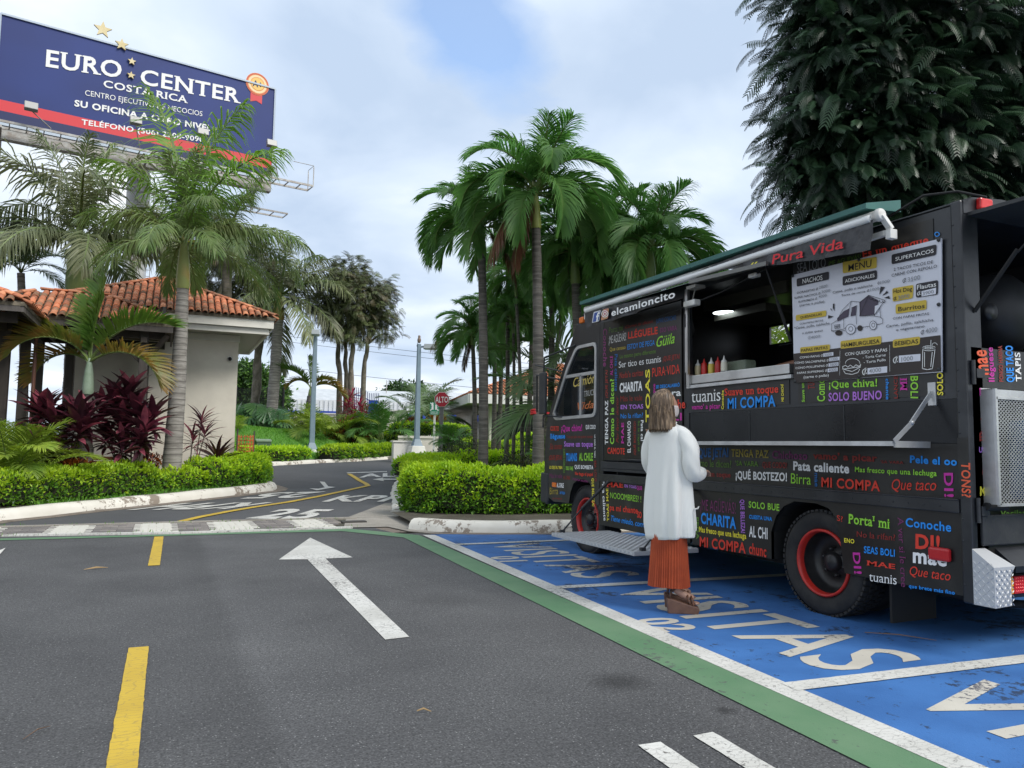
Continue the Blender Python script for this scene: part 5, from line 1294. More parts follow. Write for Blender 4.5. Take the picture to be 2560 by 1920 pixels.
# --- under the hatch and above the menu
for a in [('tuanis',(135,1455),(335,1442),(135,1378),'w','serif'),("vamo' a picar",(137,1503),(335,1495),(137,1468),'m','bold'),('Conoche',(357,1502),(357,1370),(341,1502),'y','bold'),
 ('Suave un toque',(363,1408),(735,1385),(363,1358),'r','bserif'),('MI COMPA',(385,1497),(715,1480),(385,1425),'b','bold'),('ME CHICHÍ',(773,1448),(770,1328),(752,1448),'y','bold'),
 ('Suave un',(918,1452),(912,1318),(898,1452),'g','bserif'),('TU',(985,1362),(983,1315),(940,1362),'d','bserif'),('Como',(1057,1448),(1053,1290),(1003,1448),'g','bserif'),
 ('¡Que chiva!',(1085,1355),(1418,1342),(1085,1305),'g','bserif'),('SOLO BUENO',(1082,1445),(1450,1432),(1082,1388),'p','bold'),('chante',(1478,1290),(1480,1435),(1500,1290),'b','bold'),
 ('LANCE',(1560,1430),(1558,1270),(1535,1430),'d','bserif'),('MI',(1625,1372),(1623,1285),(1578,1372),'m','bserif'),('BOLI',(1650,1272),(1650,1425),(1702,1272),'g','bold'),
 ('SOLO',(1873,1405),(1870,1245),(1833,1405),'y','bold'),('SEA LOLO',(865,560),(1062,520),(865,495),'s','serif'),('¡ME AGÜEVÁS!',(1080,512),(1305,462),(1080,472),'G','light'),
 ('Es un queque',(1320,455),(1775,355),(1315,405),'r','bserif')]:
    s, p0, p1, p2, c, st = a; wd(s, '2', p0, p1, p2, c, st)
ring('2', (1832,292), 11, 17, LM['b'], XS-.009, tk, 1.1)
# --- word band and rear skirt
for a in [('¡QUE JETA!',(170,283),(390,282),(170,222),'B','black'),('TENGA PAZ',(410,278),(668,290),(410,228),'Y','bserif'),('Chichoso',(693,292),(935,302),(693,238),'M','bold'),
 ("vamo' a picar",(975,295),(1418,315),(975,248),'d','black'),("'SA VARA",(1440,325),(1600,332),(1440,305),'d','bold'),('Pele el oo',(1645,322),(1970,342),(1645,272),'b','black'),
 ('Como le dicen?',(145,345),(410,358),(145,298),'G','serif'),("'SA VARA",(438,342),(595,348),(438,307),'G','bold'),('QUE CODO!',(625,355),(795,362),(625,315),'d','bold'),
 ('Pata caliente',(838,372),(1225,395),(838,312),'w','black'),('Mas fresco que una lechuga',(1265,385),(1830,415),(1265,350),'g','bold'),('DI!',(1880,393),(1885,560),(1943,393),'m','bold'),
 ('TONS?',(2000,320),(2005,558),(2062,325),'o','bold'),('Suave un toque',(155,412),(405,425),(155,378),'d','bserif'),('¡QUÉ BOSTEZO!',(440,432),(795,450),(440,365),'w','black'),
 ('Birra',(822,465),(960,475),(822,395),'g','reg'),('mae',(985,393),(988,488),(1003,393),'B','bold'),('MI COMPA',(1033,488),(1438,520),(1033,422),'r','bold'),
 ('Que taco',(1522,510),(1830,515),(1515,435),'r','slant'),
 ('¡ME AGÜEVÁS!',(197,650),(440,678),(197,555),'M','light'),('CHARITA',(200,740),(443,780),(200,665),'b','black'),('QUE BELLEZA!',(472,577),(478,808),(500,577),'p','bold'),
 ('SOLO BUE',(530,632),(742,655),(530,588),'g','bold'),('CUESTA UNA',(533,708),(692,725),(533,682),'b','black'),('Mas fresco que una lechuga',(187,800),(513,850),(187,762),'y','bold'),
 ('AL CHI',(533,832),(660,850),(533,757),'w','bold'),('MI COMPA',(192,900),(510,950),(192,832),'r','bold'),('chunc',(533,950),(652,975),(533,875),'r','bold'),('PEGA',(165,700),(168,852),(185,700),'G','bold'),
 ('S?',(1140,722),(1180,732),(1140,684),'r','reg'),("Porta' mi",(1218,740),(1505,778),(1218,672),'g','bserif'),('No la rifan?',(1277,835),(1543,862),(1277,795),'d','reg'),('ENO',(1190,872),(1260,882),(1190,842),'y','bold'),
 ('SEAS BOLI',(1327,945),(1540,972),(1327,898),'b','bold'),('MAE',(1345,1030),(1543,1058),(1345,997),'r','bserif'),('tuanis',(1363,1140),(1553,1165),(1363,1082),'w','serif'),
 ('DI!',(1250,943),(1262,1090),(1300,945),'m','bold'),('A ver si le cree',(1560,698),(1585,1180),(1600,700),'M','serif'),('Conoche',(1615,762),(1930,800),(1615,702),'b','bold'),
 ('DI!',(1683,912),(1852,930),(1683,812),'r','black'),('mae',(1665,1010),(1900,1038),(1665,940),'w','black'),('Que taco',(1645,1100),(1928,1140),(1640,1035),'r','slant'),
 ('que brete más fino',(1637,1185),(1955,1235),(1637,1160),'b','bold')]:
    s, p0, p1, p2, c, st = a; wd(s, '3', p0, p1, p2, c, st, x=XS-.004 if p0[1] < 545 and p0[0] < 1990 else (4.7685 if p0[0] == 2000 else XS-.004))
MB().box(4.770,4.776,3.29,3.36,1.06,1.40).build('print_panel', M_PRNT, tk)
# rear marker lamp on the side
MB().box(4.765,4.80,3.44,3.60,.575,.665).build('side_marker_lamp', mat('red_lens', (.45,.015,.02), .25), tk, bevel=.02)
# --- wheels
def wheel(y, x0, rim_deep, name='wheel'):
    t = thing(name, None, None, (0,0,0)); col.objects.unlink(t); bpy.data.objects.remove(t)
    c = (x0, y, .41)
    tb = MB().lathe([(.262,.02),(.29,-.005),(.34,-.018),(.385,-.010),(.405,.015),(.41,.04),(.41,.20),(.40,.235),(.36,.25),(.27,.235)], c, 'x', 56)
    for j in range(56):                          # tread blocks
        a = 2*math.pi*j/56
        for (xa, xb, ph) in ((.0,.055,0),(.07,.115,.5),(.13,.175,0),(.185,.24,.5)):
            aa = a+ph*2*math.pi/56; r0, r1 = .402, .421; w = .016
            if r1*math.cos(0) and True:
                cy, cz = math.cos(aa), math.sin(aa); ty, tz = -cz, cy
                tb.add([(x0+x_, y+cy*r+ty*k*w, .41+cz*r+tz*k*w) for r in (r0,r1) for (x_,k) in ((xa,-1),(xb,-1),(xb,1),(xa,1))], [(4,5,6,7),(0,1,5,4),(1,2,6,5),(2,3,7,6),(3,0,4,7)])
    w = tb.build('wheel', M_RUB, tk)
    MB().lathe([(.262,.03),(.268,.0),(.258,-.010),(.246,-.004),(.240,.03),(.238,.05)], c, 'x', 48).build('rim', M_RED, w)
    d = rim_deep
    MB().lathe([(.238,.05),(.225,d*.8),(.20,d),(.12,d+.01),(.10,d-.03),(.0,d-.035)], c, 'x', 40).build('disc', mat('wheel_black', (.012,.012,.013), .4, c2=(.02,.02,.02), scale=20), w)
    MB().lathe([(.078,d),(.075,d-.075),(.05,d-.095),(0,d-.10)], c, 'x', 20).build('hub', mat('hub_dark', (.03,.03,.032), .35, metallic=.4), w)
    for j in range(6):
        a = j*math.pi/3+.3; MB().lathe([(.016,d),(.016,d-.055),(0,d-.06)], (x0,y+.105*math.cos(a),.41+.105*math.sin(a)), 'x', 6).build('wheel_nut', mat('hub_dark', (.03,.03,.032), .35, metallic=.4), w)
    return w
wheel(4.585, 4.84, .17); wheel(8.33, 4.86, .10)
for y in (4.585, 8.33):
    MB().lathe([(.20,0),(.41,.01),(.41,.24),(.2,.25)], (6.6,y,.41), 'x', 32).build('wheel', M_RUB, tk)
MB().lathe([(.2,0),(.405,.01),(.405,.22),(.2,.23)], (5.12,4.585,.41), 'x', 32).build('wheel', M_RUB, tk)
# arches, chassis
fa = [(8.0,.60),(8.03,.66),(8.08,.78),(8.18,.87),(8.30,.905),(8.45,.90),(8.58,.84),(8.66,.72),(8.70,.585)]
for av, xe in ((arch,5.4),(fa,5.3)):
    ai = MB()
    for (a, b) in zip(av, av[1:]): ai.add([(XS,a[0],a[1]),(xe,a[0],a[1]),(xe,b[0],b[1]),(XS,b[0],b[1])], [(0,1,2,3)])
    ai.build('wheel_arch', M_UND, tk)
ch = MB().box(5.3,6.86,3.5,9.2,.42,.90).box(4.84,5.28,5.15,7.9,.45,.90).box(4.84,5.28,3.5,4.25,.45,.90).box(5.1,6.6,4.5,4.68,.32,.5).box(5.1,6.6,8.25,8.4,.32,.5).box(5.3,5.5,5.4,6.4,.25,.45)
ch.build('chassis', M_UND, tk)
MB().box(4.88,5.35,3.98,4.0,.06,.45).build('mud_flap', M_UND, tk)
MB().tube([(5.2,3.9,.30),(5.5,3.7,.22),(5.7,3.3,.25)], .03, 8).build('exhaust_pipe', M_UND, tk)
# --- rear face
RY = 3.285
plate(MB(), [[(4.83,.60),(6.88,.60),(6.88,2.0),(4.83,2.0)]], lambda a,b,t:(a,t,b), RY, RY+.03).build('rear_wall', M_PRNT, tk)
MB().box(4.80,6.9,RY-.004,RY+.05,2.90,2.99).box(6.75,6.9,RY,RY+.05,2.0,2.9).build('rear_header', M_BLK, tk)
MB().box(4.86,6.84,RY-.02,RY+.02,.70,.90).build('rear_sill', M_BLK2, tk, bevel=.01)
rb = MB(); rb.add([(x,yy,zz) for x in (5.0,6.85) for yy,zz in ((RY,.68),(RY-.13,.58),(RY-.13,.54),(RY-.04,.52),(RY-.04,.36),(RY,.36))], [(0,1,7,6),(1,2,8,7),(2,3,9,8),(3,4,10,9),(4,5,11,10),(0,5,4,3,2,1)])
rb.build('rear_bumper', M_BLK, tk)
dp = MB(); dp.add([(4.772,RY,.685),(4.90,RY,.685),(4.98,RY-.14,.585),(4.772,RY-.14,.585),(4.772,RY,.335),(4.772,RY-.14,.335),(4.965,RY-.12,.335),(4.965,RY-.12,.55)], [(0,1,2,3),(0,3,5,4),(3,2,7,6,5)])
dpo = dp.build('bumper_corner', M_DIA, tk)
def bars(parent, org, u, v, nu, nv, s=.026, L=.015, h=.0042, nrm=None, inside=None):
    """raised bars of tread plate, alternately slanted"""
    u, v = Vector(u), Vector(v); nn = (nrm or u.cross(v)).normalized(); mb = MB()
    for i in range(nu):
        for j in range(nv):
            a = math.pi/4 if (i+j)%2 else -math.pi/4; c = Vector(org)+u*(i*s)+v*(j*s)
            if inside and not inside(c): continue
            d = (u*math.cos(a)+v*math.sin(a)); w = nn.cross(d)*.0045
            mb.add([c-d*L, c+w+nn*0, c+d*L, c-w, c+nn*h-d*L*.5, c+nn*h+d*L*.5], [(0,3,5,4),(3,2,5),(2,1,5),(1,0,4,5)])
    return mb.build('tread_bars', M_ALU, parent, kind='stuff')
bars(dpo, (4.772,RY-.125,.35), (0,1,0), (0,0,1), 5, 10, s=.028, nrm=Vector((-1,0,0)))
bars(dpo, (4.79,RY-.141,.35), (1,0,0), (0,0,1), 7, 9, s=.026, nrm=Vector((0,-1,0)))
tl_ = MB().box(5.0,5.38,RY-.06,RY-.035,.385,.515).build('tail_light', M_UND, tk)
MB().box(5.01,5.055,RY-.075,RY-.06,.395,.505).build('lens', mat('amber_lens', (.75,.28,.01), .2), tl_)
MB().box(5.065,5.20,RY-.075,RY-.06,.395,.505).build('lens', mat('red_lens2', (.48,.015,.02), .2), tl_)
MB().box(5.21,5.30,RY-.075,RY-.06,.395,.505).build('lens', mat('clear_lens', (.55,.55,.48), .2), tl_)
dots = MB()
for i in range(5):
    for k, (x, n_) in enumerate(((5.025,2),(5.085,5),(5.225,3))):
        for q in range(n_): dots.lathe([(.008,0),(.005,-.004),(0,-.005)], (x+q*.022, RY-.075, .408+i*.021), 'y', 6, m=k)
dots.build('led_rows', [mat('amber_dot', (.95,.55,.05), .2), mat('red_dot', (.80,.05,.05), .2), mat('clear_dot', (.8,.8,.75), .2)], tl_, kind='stuff')
for z in (1.83,.93):
    MB().tube([(4.83,RY-.012,z-.08),(4.83,RY-.012,z+.08)], .014, 8).box(4.84,4.92,RY-.03,RY-.005,z-.035,z+.025).build('hinge', M_BLK2, tk)
MB().tube([(4.88,RY-.03,.955),(5.08,RY-.03,.95)], .026, 10).build('door_bar', M_UND, tk)
# steel mesh basket with the blue drum behind it
gr = MB(); g0, g1, h0, h1 = 4.905, 5.95, .97, 1.72; gy = RY-.10
gr.beam((g0,gy,h0),(g0,gy,h1),.02,.02,up=(0,1,0)).beam((g0,gy,h1-.06),(g1,gy,h1-.06),.02,.015).beam((g0,gy,h0),(g1,gy,h0),.02,.02); gr.beam((g0,RY,h1),(g1,RY,h1),.006,.02).box(g0,g1,gy-.002,RY,h1-.004,h1); gr.box(g0,g1,gy-.002,gy+.002,h1-.055,h1)
gr.box(g0,g0+.002,gy,RY,h0,h1)
gro = gr.build('mesh_basket', M_ALU, tk)
wv = MB(); n_ = 46
for i in range(-60, 90):
    for sgn in (1,-1):
        xa = g0+i*.034; L_ = h1-.07-h0; xb = xa+L_*1.35*sgn
        a = (xa,h0); b = (xb,h0+L_)
        t0, t1 = 0.0, 1.0
        for lim, side in ((g0,0),(g1,1)):
            f = (lim-xa)/(xb-xa)
            if sgn > 0: 
                if side == 0: t0 = max(t0,f)
                else: t1 = min(t1,f)
            else:
                if side == 0: t1 = min(t1,f)
                else: t0 = max(t0,f)
        if t1-t0 < .01: continue
        p = Vector((xa+(xb-xa)*t0, gy, h0+L_*t0)); q = Vector((xa+(xb-xa)*t1, gy, h0+L_*t1))
        wv.beam(p, q, .0042, .003, up=(0,1,0))
wv.build('wire_mesh', M_ALU, gro, kind='stuff')
MB().lathe([(0,0),(.13,.0),(.15,.03),(.15,.46),(.12,.52),(0,.53)], (5.33,RY-.0,1.0), 'z', 24).build('blue_drum', mat('blue_plastic', (.03,.09,.20), .35), gro)
for s, p0, p1, p2, c, st in [('mae',(515,355),(480,70),(405,355),'o','bold'),('lléguese',(578,435),(556,40),(513,435),'m','bold'),('PONGO HARINA',(680,435),(665,20),(633,435),'d','black'),('QUE TACO',(803,440),(785,20),(718,440),'b','black'),('TAPIS',(888,432),(872,98),(826,432),'w','bserif'),
                       ('UE',(402,1250),(470,1250),(402,1186),'p','bold'),('le',(437,1505),(475,1500),(437,1450),'d','reg'),('É',(405,1115),(450,1112),(405,1000),'d','black'),('T',(415,930),(455,928),(415,858),'d','bold'),('I',(402,590),(425,590),(402,512),'m','bserif')]:
    A, B, Cc = (onY(*Z('X',*p), RY-.002) for p in (p0,p1,p2)); letter(s, A, B, Cc, LM[c], tk, st, n=(0,-1,0), eps=.002, shear=True)
for s, p0, p1, p2, c, st, fr_k in [('Vacilando',(660,172),(1150,150),(660,90),'G','bold','Y'),('ME',(127,1085),(160,1085),(127,1052),'y','bold','R')]:
    A, B, Cc = (onY(*Z(fr_k,*p), RY-.002) for p in (p0,p1,p2)); letter(s, A, B, Cc, LM[c], tk, st, n=(0,-1,0), eps=.004, shear=True)
# rear hatch raised, struts, marker lamp, things glimpsed inside
MB().box(4.84,6.85,2.60,RY,2.885,2.91).build('rear_hatch', M_BLK2, tk)
MB().beam((4.84,2.62,2.90),(6.85,2.62,2.90),.03,.05).build('hatch_edge', M_ALU, tk)
MB().tube([(4.88,RY,2.24),(4.90,3.0,2.60)], .014, 8).tube([(4.90,3.0,2.58),(4.94,2.72,2.88)], .007, 8).build('gas_strut', M_UND, tk)
MB().box(4.93,5.06,RY-.04,RY,2.94,3.02).build('roof_marker_lamp', mat('red_lens3', (.65,.02,.02), .2, c2=(.75,.04,.04)), tk, bevel=.012)
MB().tube([(4.80,3.9,3.02),(4.84,3.6,3.12),(4.86,3.36,3.08),(4.92,3.2,3.0)], .009, 6).build('roof_cable', M_UND, tk)
MB().box(5.1,6.6,4.2,4.32,2.70,2.78).box(5.1,6.6,4.5,4.62,2.68,2.76).build('ceiling_rail', mat('olive_metal', (.11,.11,.09), .4, metallic=.4), tk)
MB().lathe([(0,0),(.07,0),(.07,.02),(0,.03)], (5.12,4.05,2.74), 'z', 16).build('ceiling_lamp', mat('lamp_lit', (.9,.95,1.0), .4), tk)
MB().box(5.0,6.5,3.7,4.4,.94,1.9).box(5.2,5.6,3.8,4.2,1.9,2.15).build('work_counter', M_INT2, tk, bevel=.01)
MB().lathe([(0,-.28),(.2,-.26),(.3,-.15),(.32,0),(.3,.15),(0,.2)], (5.75,3.75,2.35), 'y', 28).build('fan_housing', M_INT, tk)
MB().lathe([(0,-.02),(.06,-.02),(.065,0)], (5.40,3.52,2.32), 'y', 18).build('knob', M_INT2, tk)
MB().box(5.0,5.25,3.55,3.7,2.30,2.36).box(4.98,5.22,3.6,3.62,2.20,2.24).build('shelf_goods', mat('lilac_box', (.09,.09,.14), .6), tk)
# --- fold-down step of tread plate
st = MB().box(4.02,4.76,6.03,7.68,.305,.345); sto = st.build('step_platform', M_DIA, tk, bevel=.003)
bars(sto, (4.04,6.05,.346), (1,0,0), (0,1,0), 19, 41, s=.039, nrm=Vector((0,0,1)))
bars(sto, (4.02,6.05,.325), (0,1,0), (0,0,1), 48, 1, s=.034, nrm=Vector((-1,0,0)), L=.014)
for y, tag_ in ((7.64,0),(6.06,1)):
    s_ = MB().tube([(4.14,y,.36),(4.40,y+.03,.60)], .009, 8).tube([(4.40,y+.03,.60),(4.80,y+.07,.92)], .018, 8); s_.box(4.11,4.16,y-.02,y+.02,.345,.375)
    s_.build('step_strut', M_BLK2, tk)
# --- menu board, hung outside
mp = [onX(*Z('2',*p), 4.775) for p in ((828,575),(1862,320),(1866,1245),(845,1320))]
mn = thing('menu_board', 'large white printed menu banner hung beside the serving hatch', 'menu board', (4.775,4.13,1.86))
nx, nz = 24, 16; vs = []
for j in range(nz+1):
    for i in range(nx+1):
        u, v = i/nx, j/nz; p = mp[3].lerp(mp[2],u).lerp(mp[0].lerp(mp[1],u), v); vs.append(p)
MB().add([(4.775,p.y,p.z) for p in mp]+[(4.785,p.y,p.z) for p in mp], [(0,1,2,3),(7,6,5,4),(0,4,5,1),(1,5,6,2),(2,6,7,3),(3,7,4,0)]).build('sheet', mat('menu_white', (.66,.67,.74), .5, c2=(.62,.63,.70), scale=2), mn)
MX = 4.772
def mq(pts, m, k=1, r=0.0): return quad('E', pts, m, MX-.0012*k, mn, r)
M_MY = mat('menu_yellow', (.58,.42,.05), .6); M_MD = mat('menu_dark', (.035,.026,.024), .6); M_MDK = mat('menu_ink', (.022,.020,.026), .6); M_MW = mat('menu_paper', (.68,.69,.76), .6)
mq([(183,1345),(1705,1152),(1712,1527),(186,1650)], M_MD)
for pts, m in [([(213,568),(548,492),(548,575),(215,650)],M_MDK),([(690,395),(1045,338),(1045,455),(692,512)],M_MY),([(690,545),(1047,477),(1047,570),(690,640)],M_MDK),([(1198,318),(1665,210),(1660,320),(1198,418)],M_MDK),
  ([(1205,668),(1425,630),(1418,768),(1210,806)],M_MY),([(1450,622),(1682,580),(1678,730),(1450,764)],M_MDK),([(1240,835),(1562,785),(1560,885),(1240,932)],M_MY),([(205,945),(522,895),(520,955),(205,1005)],M_MY),
  ([(250,1280),(560,1247),(558,1310),(250,1342)],M_MY),([(668,1215),(1092,1160),(1092,1245),(668,1295)],M_MY),([(1212,1200),(1495,1165),(1490,1250),(1212,1285)],M_MY)]: mq(pts, m, 2, .014)
for pts in [[(1508,698),(1660,660),(1658,725),(1510,752)],[(490,1342),(595,1328),(595,1365),(490,1378)],[(552,1388),(658,1375),(658,1412),(552,1425)],[(545,1445),(648,1432),(648,1470),(545,1482)],[(535,1500),(640,1488),(640,1525),(535,1538)],[(948,1495),(1153,1475),(1153,1540),(948,1560)],[(1273,1365),(1498,1347),(1497,1420),(1275,1438)]]: mq(pts, M_MW, 3)
def me(s, p0, p1, p2, c='k', st='hand'):
    return wd(s, 'E', p0, p1, p2, c, st, x=MX-.0055, par=mn)
for a in [('NACHOS',(275,618),(482,578),(275,570),'w'),('MENU',(750,490),(990,440),(750,420),'k'),('ADICIONALES',(715,610),(1022,550),(715,574),'w'),('SUPERTACOS',(1238,384),(1635,295),(1238,345),'w'),
 ('2 TACOS TICOS DE',(1220,487),(1628,405),(1220,457),'k'),('CARNE CON REPOLLO',(1198,548),(1670,450),(1198,518),'k'),('₡',(1312,614),(1350,606),(1312,564),'k'),('3500',(1365,600),(1495,572),(1365,554),'s'),
 ('DORADITAS ₡',(218,725),(435,683),(218,700),'k'),('2800',(445,672),(532,655),(445,642),'s'),('SUPER NACHOS ₡',(190,778),(462,728),(190,754),'k'),('3000',(470,718),(562,700),(470,690),'s'),('SUPREMOS ₡',(230,818),(428,782),(230,794),'k'),
 ('4000',(440,768),(525,750),(440,740),'s'),('(carne o pollo)',(245,855),(500,815),(245,830),'k'),('Carne, pollo o salchicha',(588,722),(1000,645),(588,697),'k'),('₡',(1052,628),(1075,624),(1052,598),'k'),('1000',(1080,622),(1177,603),(1080,592),'s'),
 ('Torta de carne ₡',(675,752),(970,700),(675,727),'k'),('1000',(980,695),(1070,680),(980,667),'s'),('Hot Dog',(1218,720),(1410,690),(1218,678),'k'),('₡',(1218,795),(1250,790),(1218,755),'k'),('3000',(1265,785),(1385,760),(1265,745),'s'),
 ('Flautas',(1462,680),(1660,645),(1462,634),'w'),('₡',(1463,747),(1500,738),(1463,702),'w'),('3900',(1520,740),(1635,715),(1520,704),'s'),('Burritos',(1267,905),(1540,870),(1267,860),'k'),
 ('CON PAPAS FRITAS',(1212,992),(1587,940),(1212,968),'k'),('Carne, pollo, salchicha',(1140,1075),(1632,1005),(1140,1047),'k'),('o vegetariano',(1243,1110),(1540,1070),(1243,1086),'k'),('₡',(1500,1147),(1537,1140),(1500,1100),'k'),('4000',(1550,1135),(1672,1113),(1550,1085),'s'),
 ('QUESADILLAS',(250,982),(475,945),(250,957),'k'),('CON PAPAS FRITAS',(245,1045),(487,1008),(245,1026),'k'),('*Carne, pollo, salchicha',(188,1094),(555,1040),(188,1067),'k'),('o doble queso',(270,1142),(487,1112),(270,1120),'k'),('₡4000',(330,1194),(455,1175),(330,1162),'s'),
 ('PAPAS FRITAS',(260,1328),(535,1295),(260,1297),'k'),('HAMBURGUESA',(680,1279),(1072,1235),(680,1237),'k'),('BEBIDAS',(1230,1262),(1472,1235),(1230,1218),'k'),
 ('CONO PAPAS ₡',(247,1395),(487,1375),(247,1370),'w'),('3000',(500,1374),(578,1364),(500,1345),'s'),('CONO SALCHIPAPAS ₡',(193,1452),(548,1425),(193,1427),'w'),('3300',(562,1420),(640,1410),(562,1390),'s'),('CONO POLLIPAPAS ₡',(203,1505),(540,1478),(203,1480),'w'),('3800',(555,1477),(638,1467),(555,1446),'s'),
 ('PAPAS SUPREMAS ₡',(218,1557),(532,1530),(218,1532),'w'),('4000',(545,1533),(630,1523),(545,1501),'s'),('(carne o pollo)',(287,1602),(547,1580),(287,1574),'w'),('CON QUESO Y PAPAS',(717,1367),(1153,1320),(717,1335),'w'),
 ('- Torta Carne',(900,1397),(1137,1370),(900,1370),'w'),('- Torta Pollo',(910,1447),(1137,1420),(910,1420),'w'),('₡',(893,1570),(943,1563),(893,1495),'w'),('4000',(965,1547),(1090,1530),(965,1503),'s'),
 ('₡',(1213,1447),(1265,1440),(1213,1375),'w'),('1000',(1300,1427),(1420,1412),(1300,1380),'s')]: me(*a)
def strokes(lines, m, w=.0045, k=4, name='drawing'):
    mb = MB()
    for L in lines:
        P = [onX(*Z('E',*p), MX-.0012*k) for p in L]
        for a, b in zip(P, P[1:]):
            d = (b-a); 
            if d.length < 1e-6: continue
            d.normalize(); s = Vector((0,-d.z,d.y))*w/2; a_ = a-d*w*.3; b_ = b+d*w*.3
            mb.add([a_-s, a_+s, b_+s, b_-s], [(0,1,2,3)])
    return mb.build(name, m, mn)
def circ(cx, cy, rx, ry, n=18, a0=0, a1=360): return [(cx+rx*math.cos(math.radians(a0+(a1-a0)*i/n)), cy+ry*math.sin(math.radians(a0+(a1-a0)*i/n))) for i in range(n+1)]
for pts in ([(632,980),(700,905),(690,985),(640,1012)],[(700,905),(760,875),(750,960),(690,985)],[(790,865),(830,850),(825,945),(775,958)],[(865,810),(960,740),(1060,790),(1050,905),(1020,940),(870,955)]): mq(pts, mat('drawing_dark', (.07,.055,.085), .6), 2)
mq([(1025,850),(1090,830),(1055,905),(1022,935)], M_MW, 3)
mq(circ(650,1130,38,28)[:-1], M_MD, 2); mq(circ(870,1080,28,30)[:-1], M_MD, 2)
for c in ((772,1090,50,52),(1006,1050,36,45)): mq(circ(*c)[:-1], M_MW, 3)
for pts in ([(1085,648),(1130,655),(1070,735)],[(1150,692),(1165,712),(1098,745)],[(1172,745),(1183,778),(1118,765)],[(590,828),(606,825),(606,905),(588,870)],[(560,878),(572,876),(585,905)],[(540,945),(598,960),(540,982)]): mq(pts, M_MDK, 2)
strokes([[(575,1035),(632,1000),(690,890),(780,800),(870,810),(960,738),(1130,790),(1045,905),(1020,945),(1020,955),(1080,965),(1105,985),(1105,1030),(1040,1045)],[(780,800),(760,880)],[(775,958),(780,870),(838,845),(830,945)],[(870,815),(868,955),(1020,950)],
         [(575,1035),(575,1110),(700,1090),(720,1075)],[(575,1100),(600,1120),(712,1105)],[(605,1050),(660,1040),(662,1075),(610,1085),(605,1050)],[(610,1062),(660,1052)],[(610,1072),(660,1062)],[(825,1080),(965,1060)],[(1075,870),(1085,970)],[(865,955),(960,740)],[(700,985),(702,1075)],[(830,945),(835,1040)],
         circ(772,1090,50,52),circ(775,1088,22,24),circ(1006,1050,36,45),circ(1008,1048,16,22),
         circ(985,760,18,22,8,0,180),circ(1020,775,18,22,8,0,180),circ(1055,785,18,22,8,0,180),circ(1090,795,16,20,8,0,180),circ(1120,800,13,16,8,0,180)], M_MDK, .0035)
strokes([circ(795,1445,75,50,14,180,360),[(690,1480),(720,1465),(745,1485),(770,1462),(800,1485),(830,1460),(860,1475),(880,1455)],[(690,1485),(700,1505),(870,1480),(880,1462)],[(688,1502),(790,1530),(878,1482)],[(700,1520),(720,1550),(790,1560),(850,1540),(868,1505)],
         [(1522,1300),(1518,1500),(1570,1510),(1622,1500),(1650,1295)],circ(1586,1297,64,18,16),circ(1586,1280,64,16,16),[(1603,1295),(1607,1205)],circ(1645,1262,28,30,10,120,340),[(1540,1330),(1540,1480)],[(1620,1330),(1605,1480)]], LM['w'], .0045)
for x0_, x1_, ya, yb in ((663,660,1315,1575),(1178,1180,1255,1535)):
    strokes([[(x0_+(x1_-x0_)*i/20, ya+(yb-ya)*i/20),(x0_+(x1_-x0_)*(i+.5)/20, ya+(yb-ya)*(i+.5)/20)] for i in range(20)], LM['w'], .003)
for p in ((178,538),(1690,165),(1690,835),(1690,1508),(865,1580),(200,1632),(865,372)):
    q = onX(*Z('E',*p), MX); MB().lathe([(.0,-.006),(.012,-.006),(.014,-.001)], (MX-.003,q.y,q.z), 'x', 12).build('eyelet', M_BLK2, mn)
# --- squeeze bottles on the counter
M_CAP = mat('bottle_cap', (.62,.62,.58), .4)
for (y, cc_, capc, lab) in ((6.27,(.62,.52,.30),None,'cream coloured sauce bottle with white nozzle, first in the row at the counter end'),(6.17,(.50,.02,.015),(.5,.02,.015),'tall red ketchup bottle with red nozzle, second in the row'),
                 (6.06,(.55,.42,.06),None,'mustard yellow sauce bottle with white cap, middle of the row'),(5.96,(.38,.015,.012),(.4,.015,.012),'darker red sauce bottle beside the pale one on the counter'),(5.87,(.62,.60,.48),None,'pale sauce bottle with white cap, last in the row')):
    b = thing('sauce_bottle', lab, 'bottle', (4.93,y-.03,2.032), 'squeeze bottles on the serving counter')
    c = (4.93,y-.03,2.032)
    MB().lathe([(0,0),(.030,0),(.032,.01),(.032,.10),(.026,.118)], c, 'z', 18).build('body', mat('sauce_%d' % int(y*100), cc_, .35), b)
    MB().lathe([(.027,.116),(.028,.128),(.012,.140),(.006,.165),(.003,.18),(0,.18)], c, 'z', 14).build('nozzle', mat('nozzle_%d' % int(y*100), capc, .4) if capc else M_CAP, b)
q = thing('food_container', 'clear plastic food tub standing on the counter behind the bottles', 'container', (5.1,5.75,2.03))
MB().box(5.0,5.14,5.62,5.90,2.034,2.16).build('tub', mat('clear_plastic', (.25,.30,.22), .2, alpha=.5), q, bevel=.02)
MB().lathe([(0,0),(.08,0),(.11,.01),(.115,.014),(0,.012)], (4.93,5.72,2.032), 'z', 24).build('plate', mat('plate_grey', (.35,.35,.35), .4), None)
tag(bpy.data.objects['plate'], 'round grey plate lying on the serving counter by the bottles', 'plate')
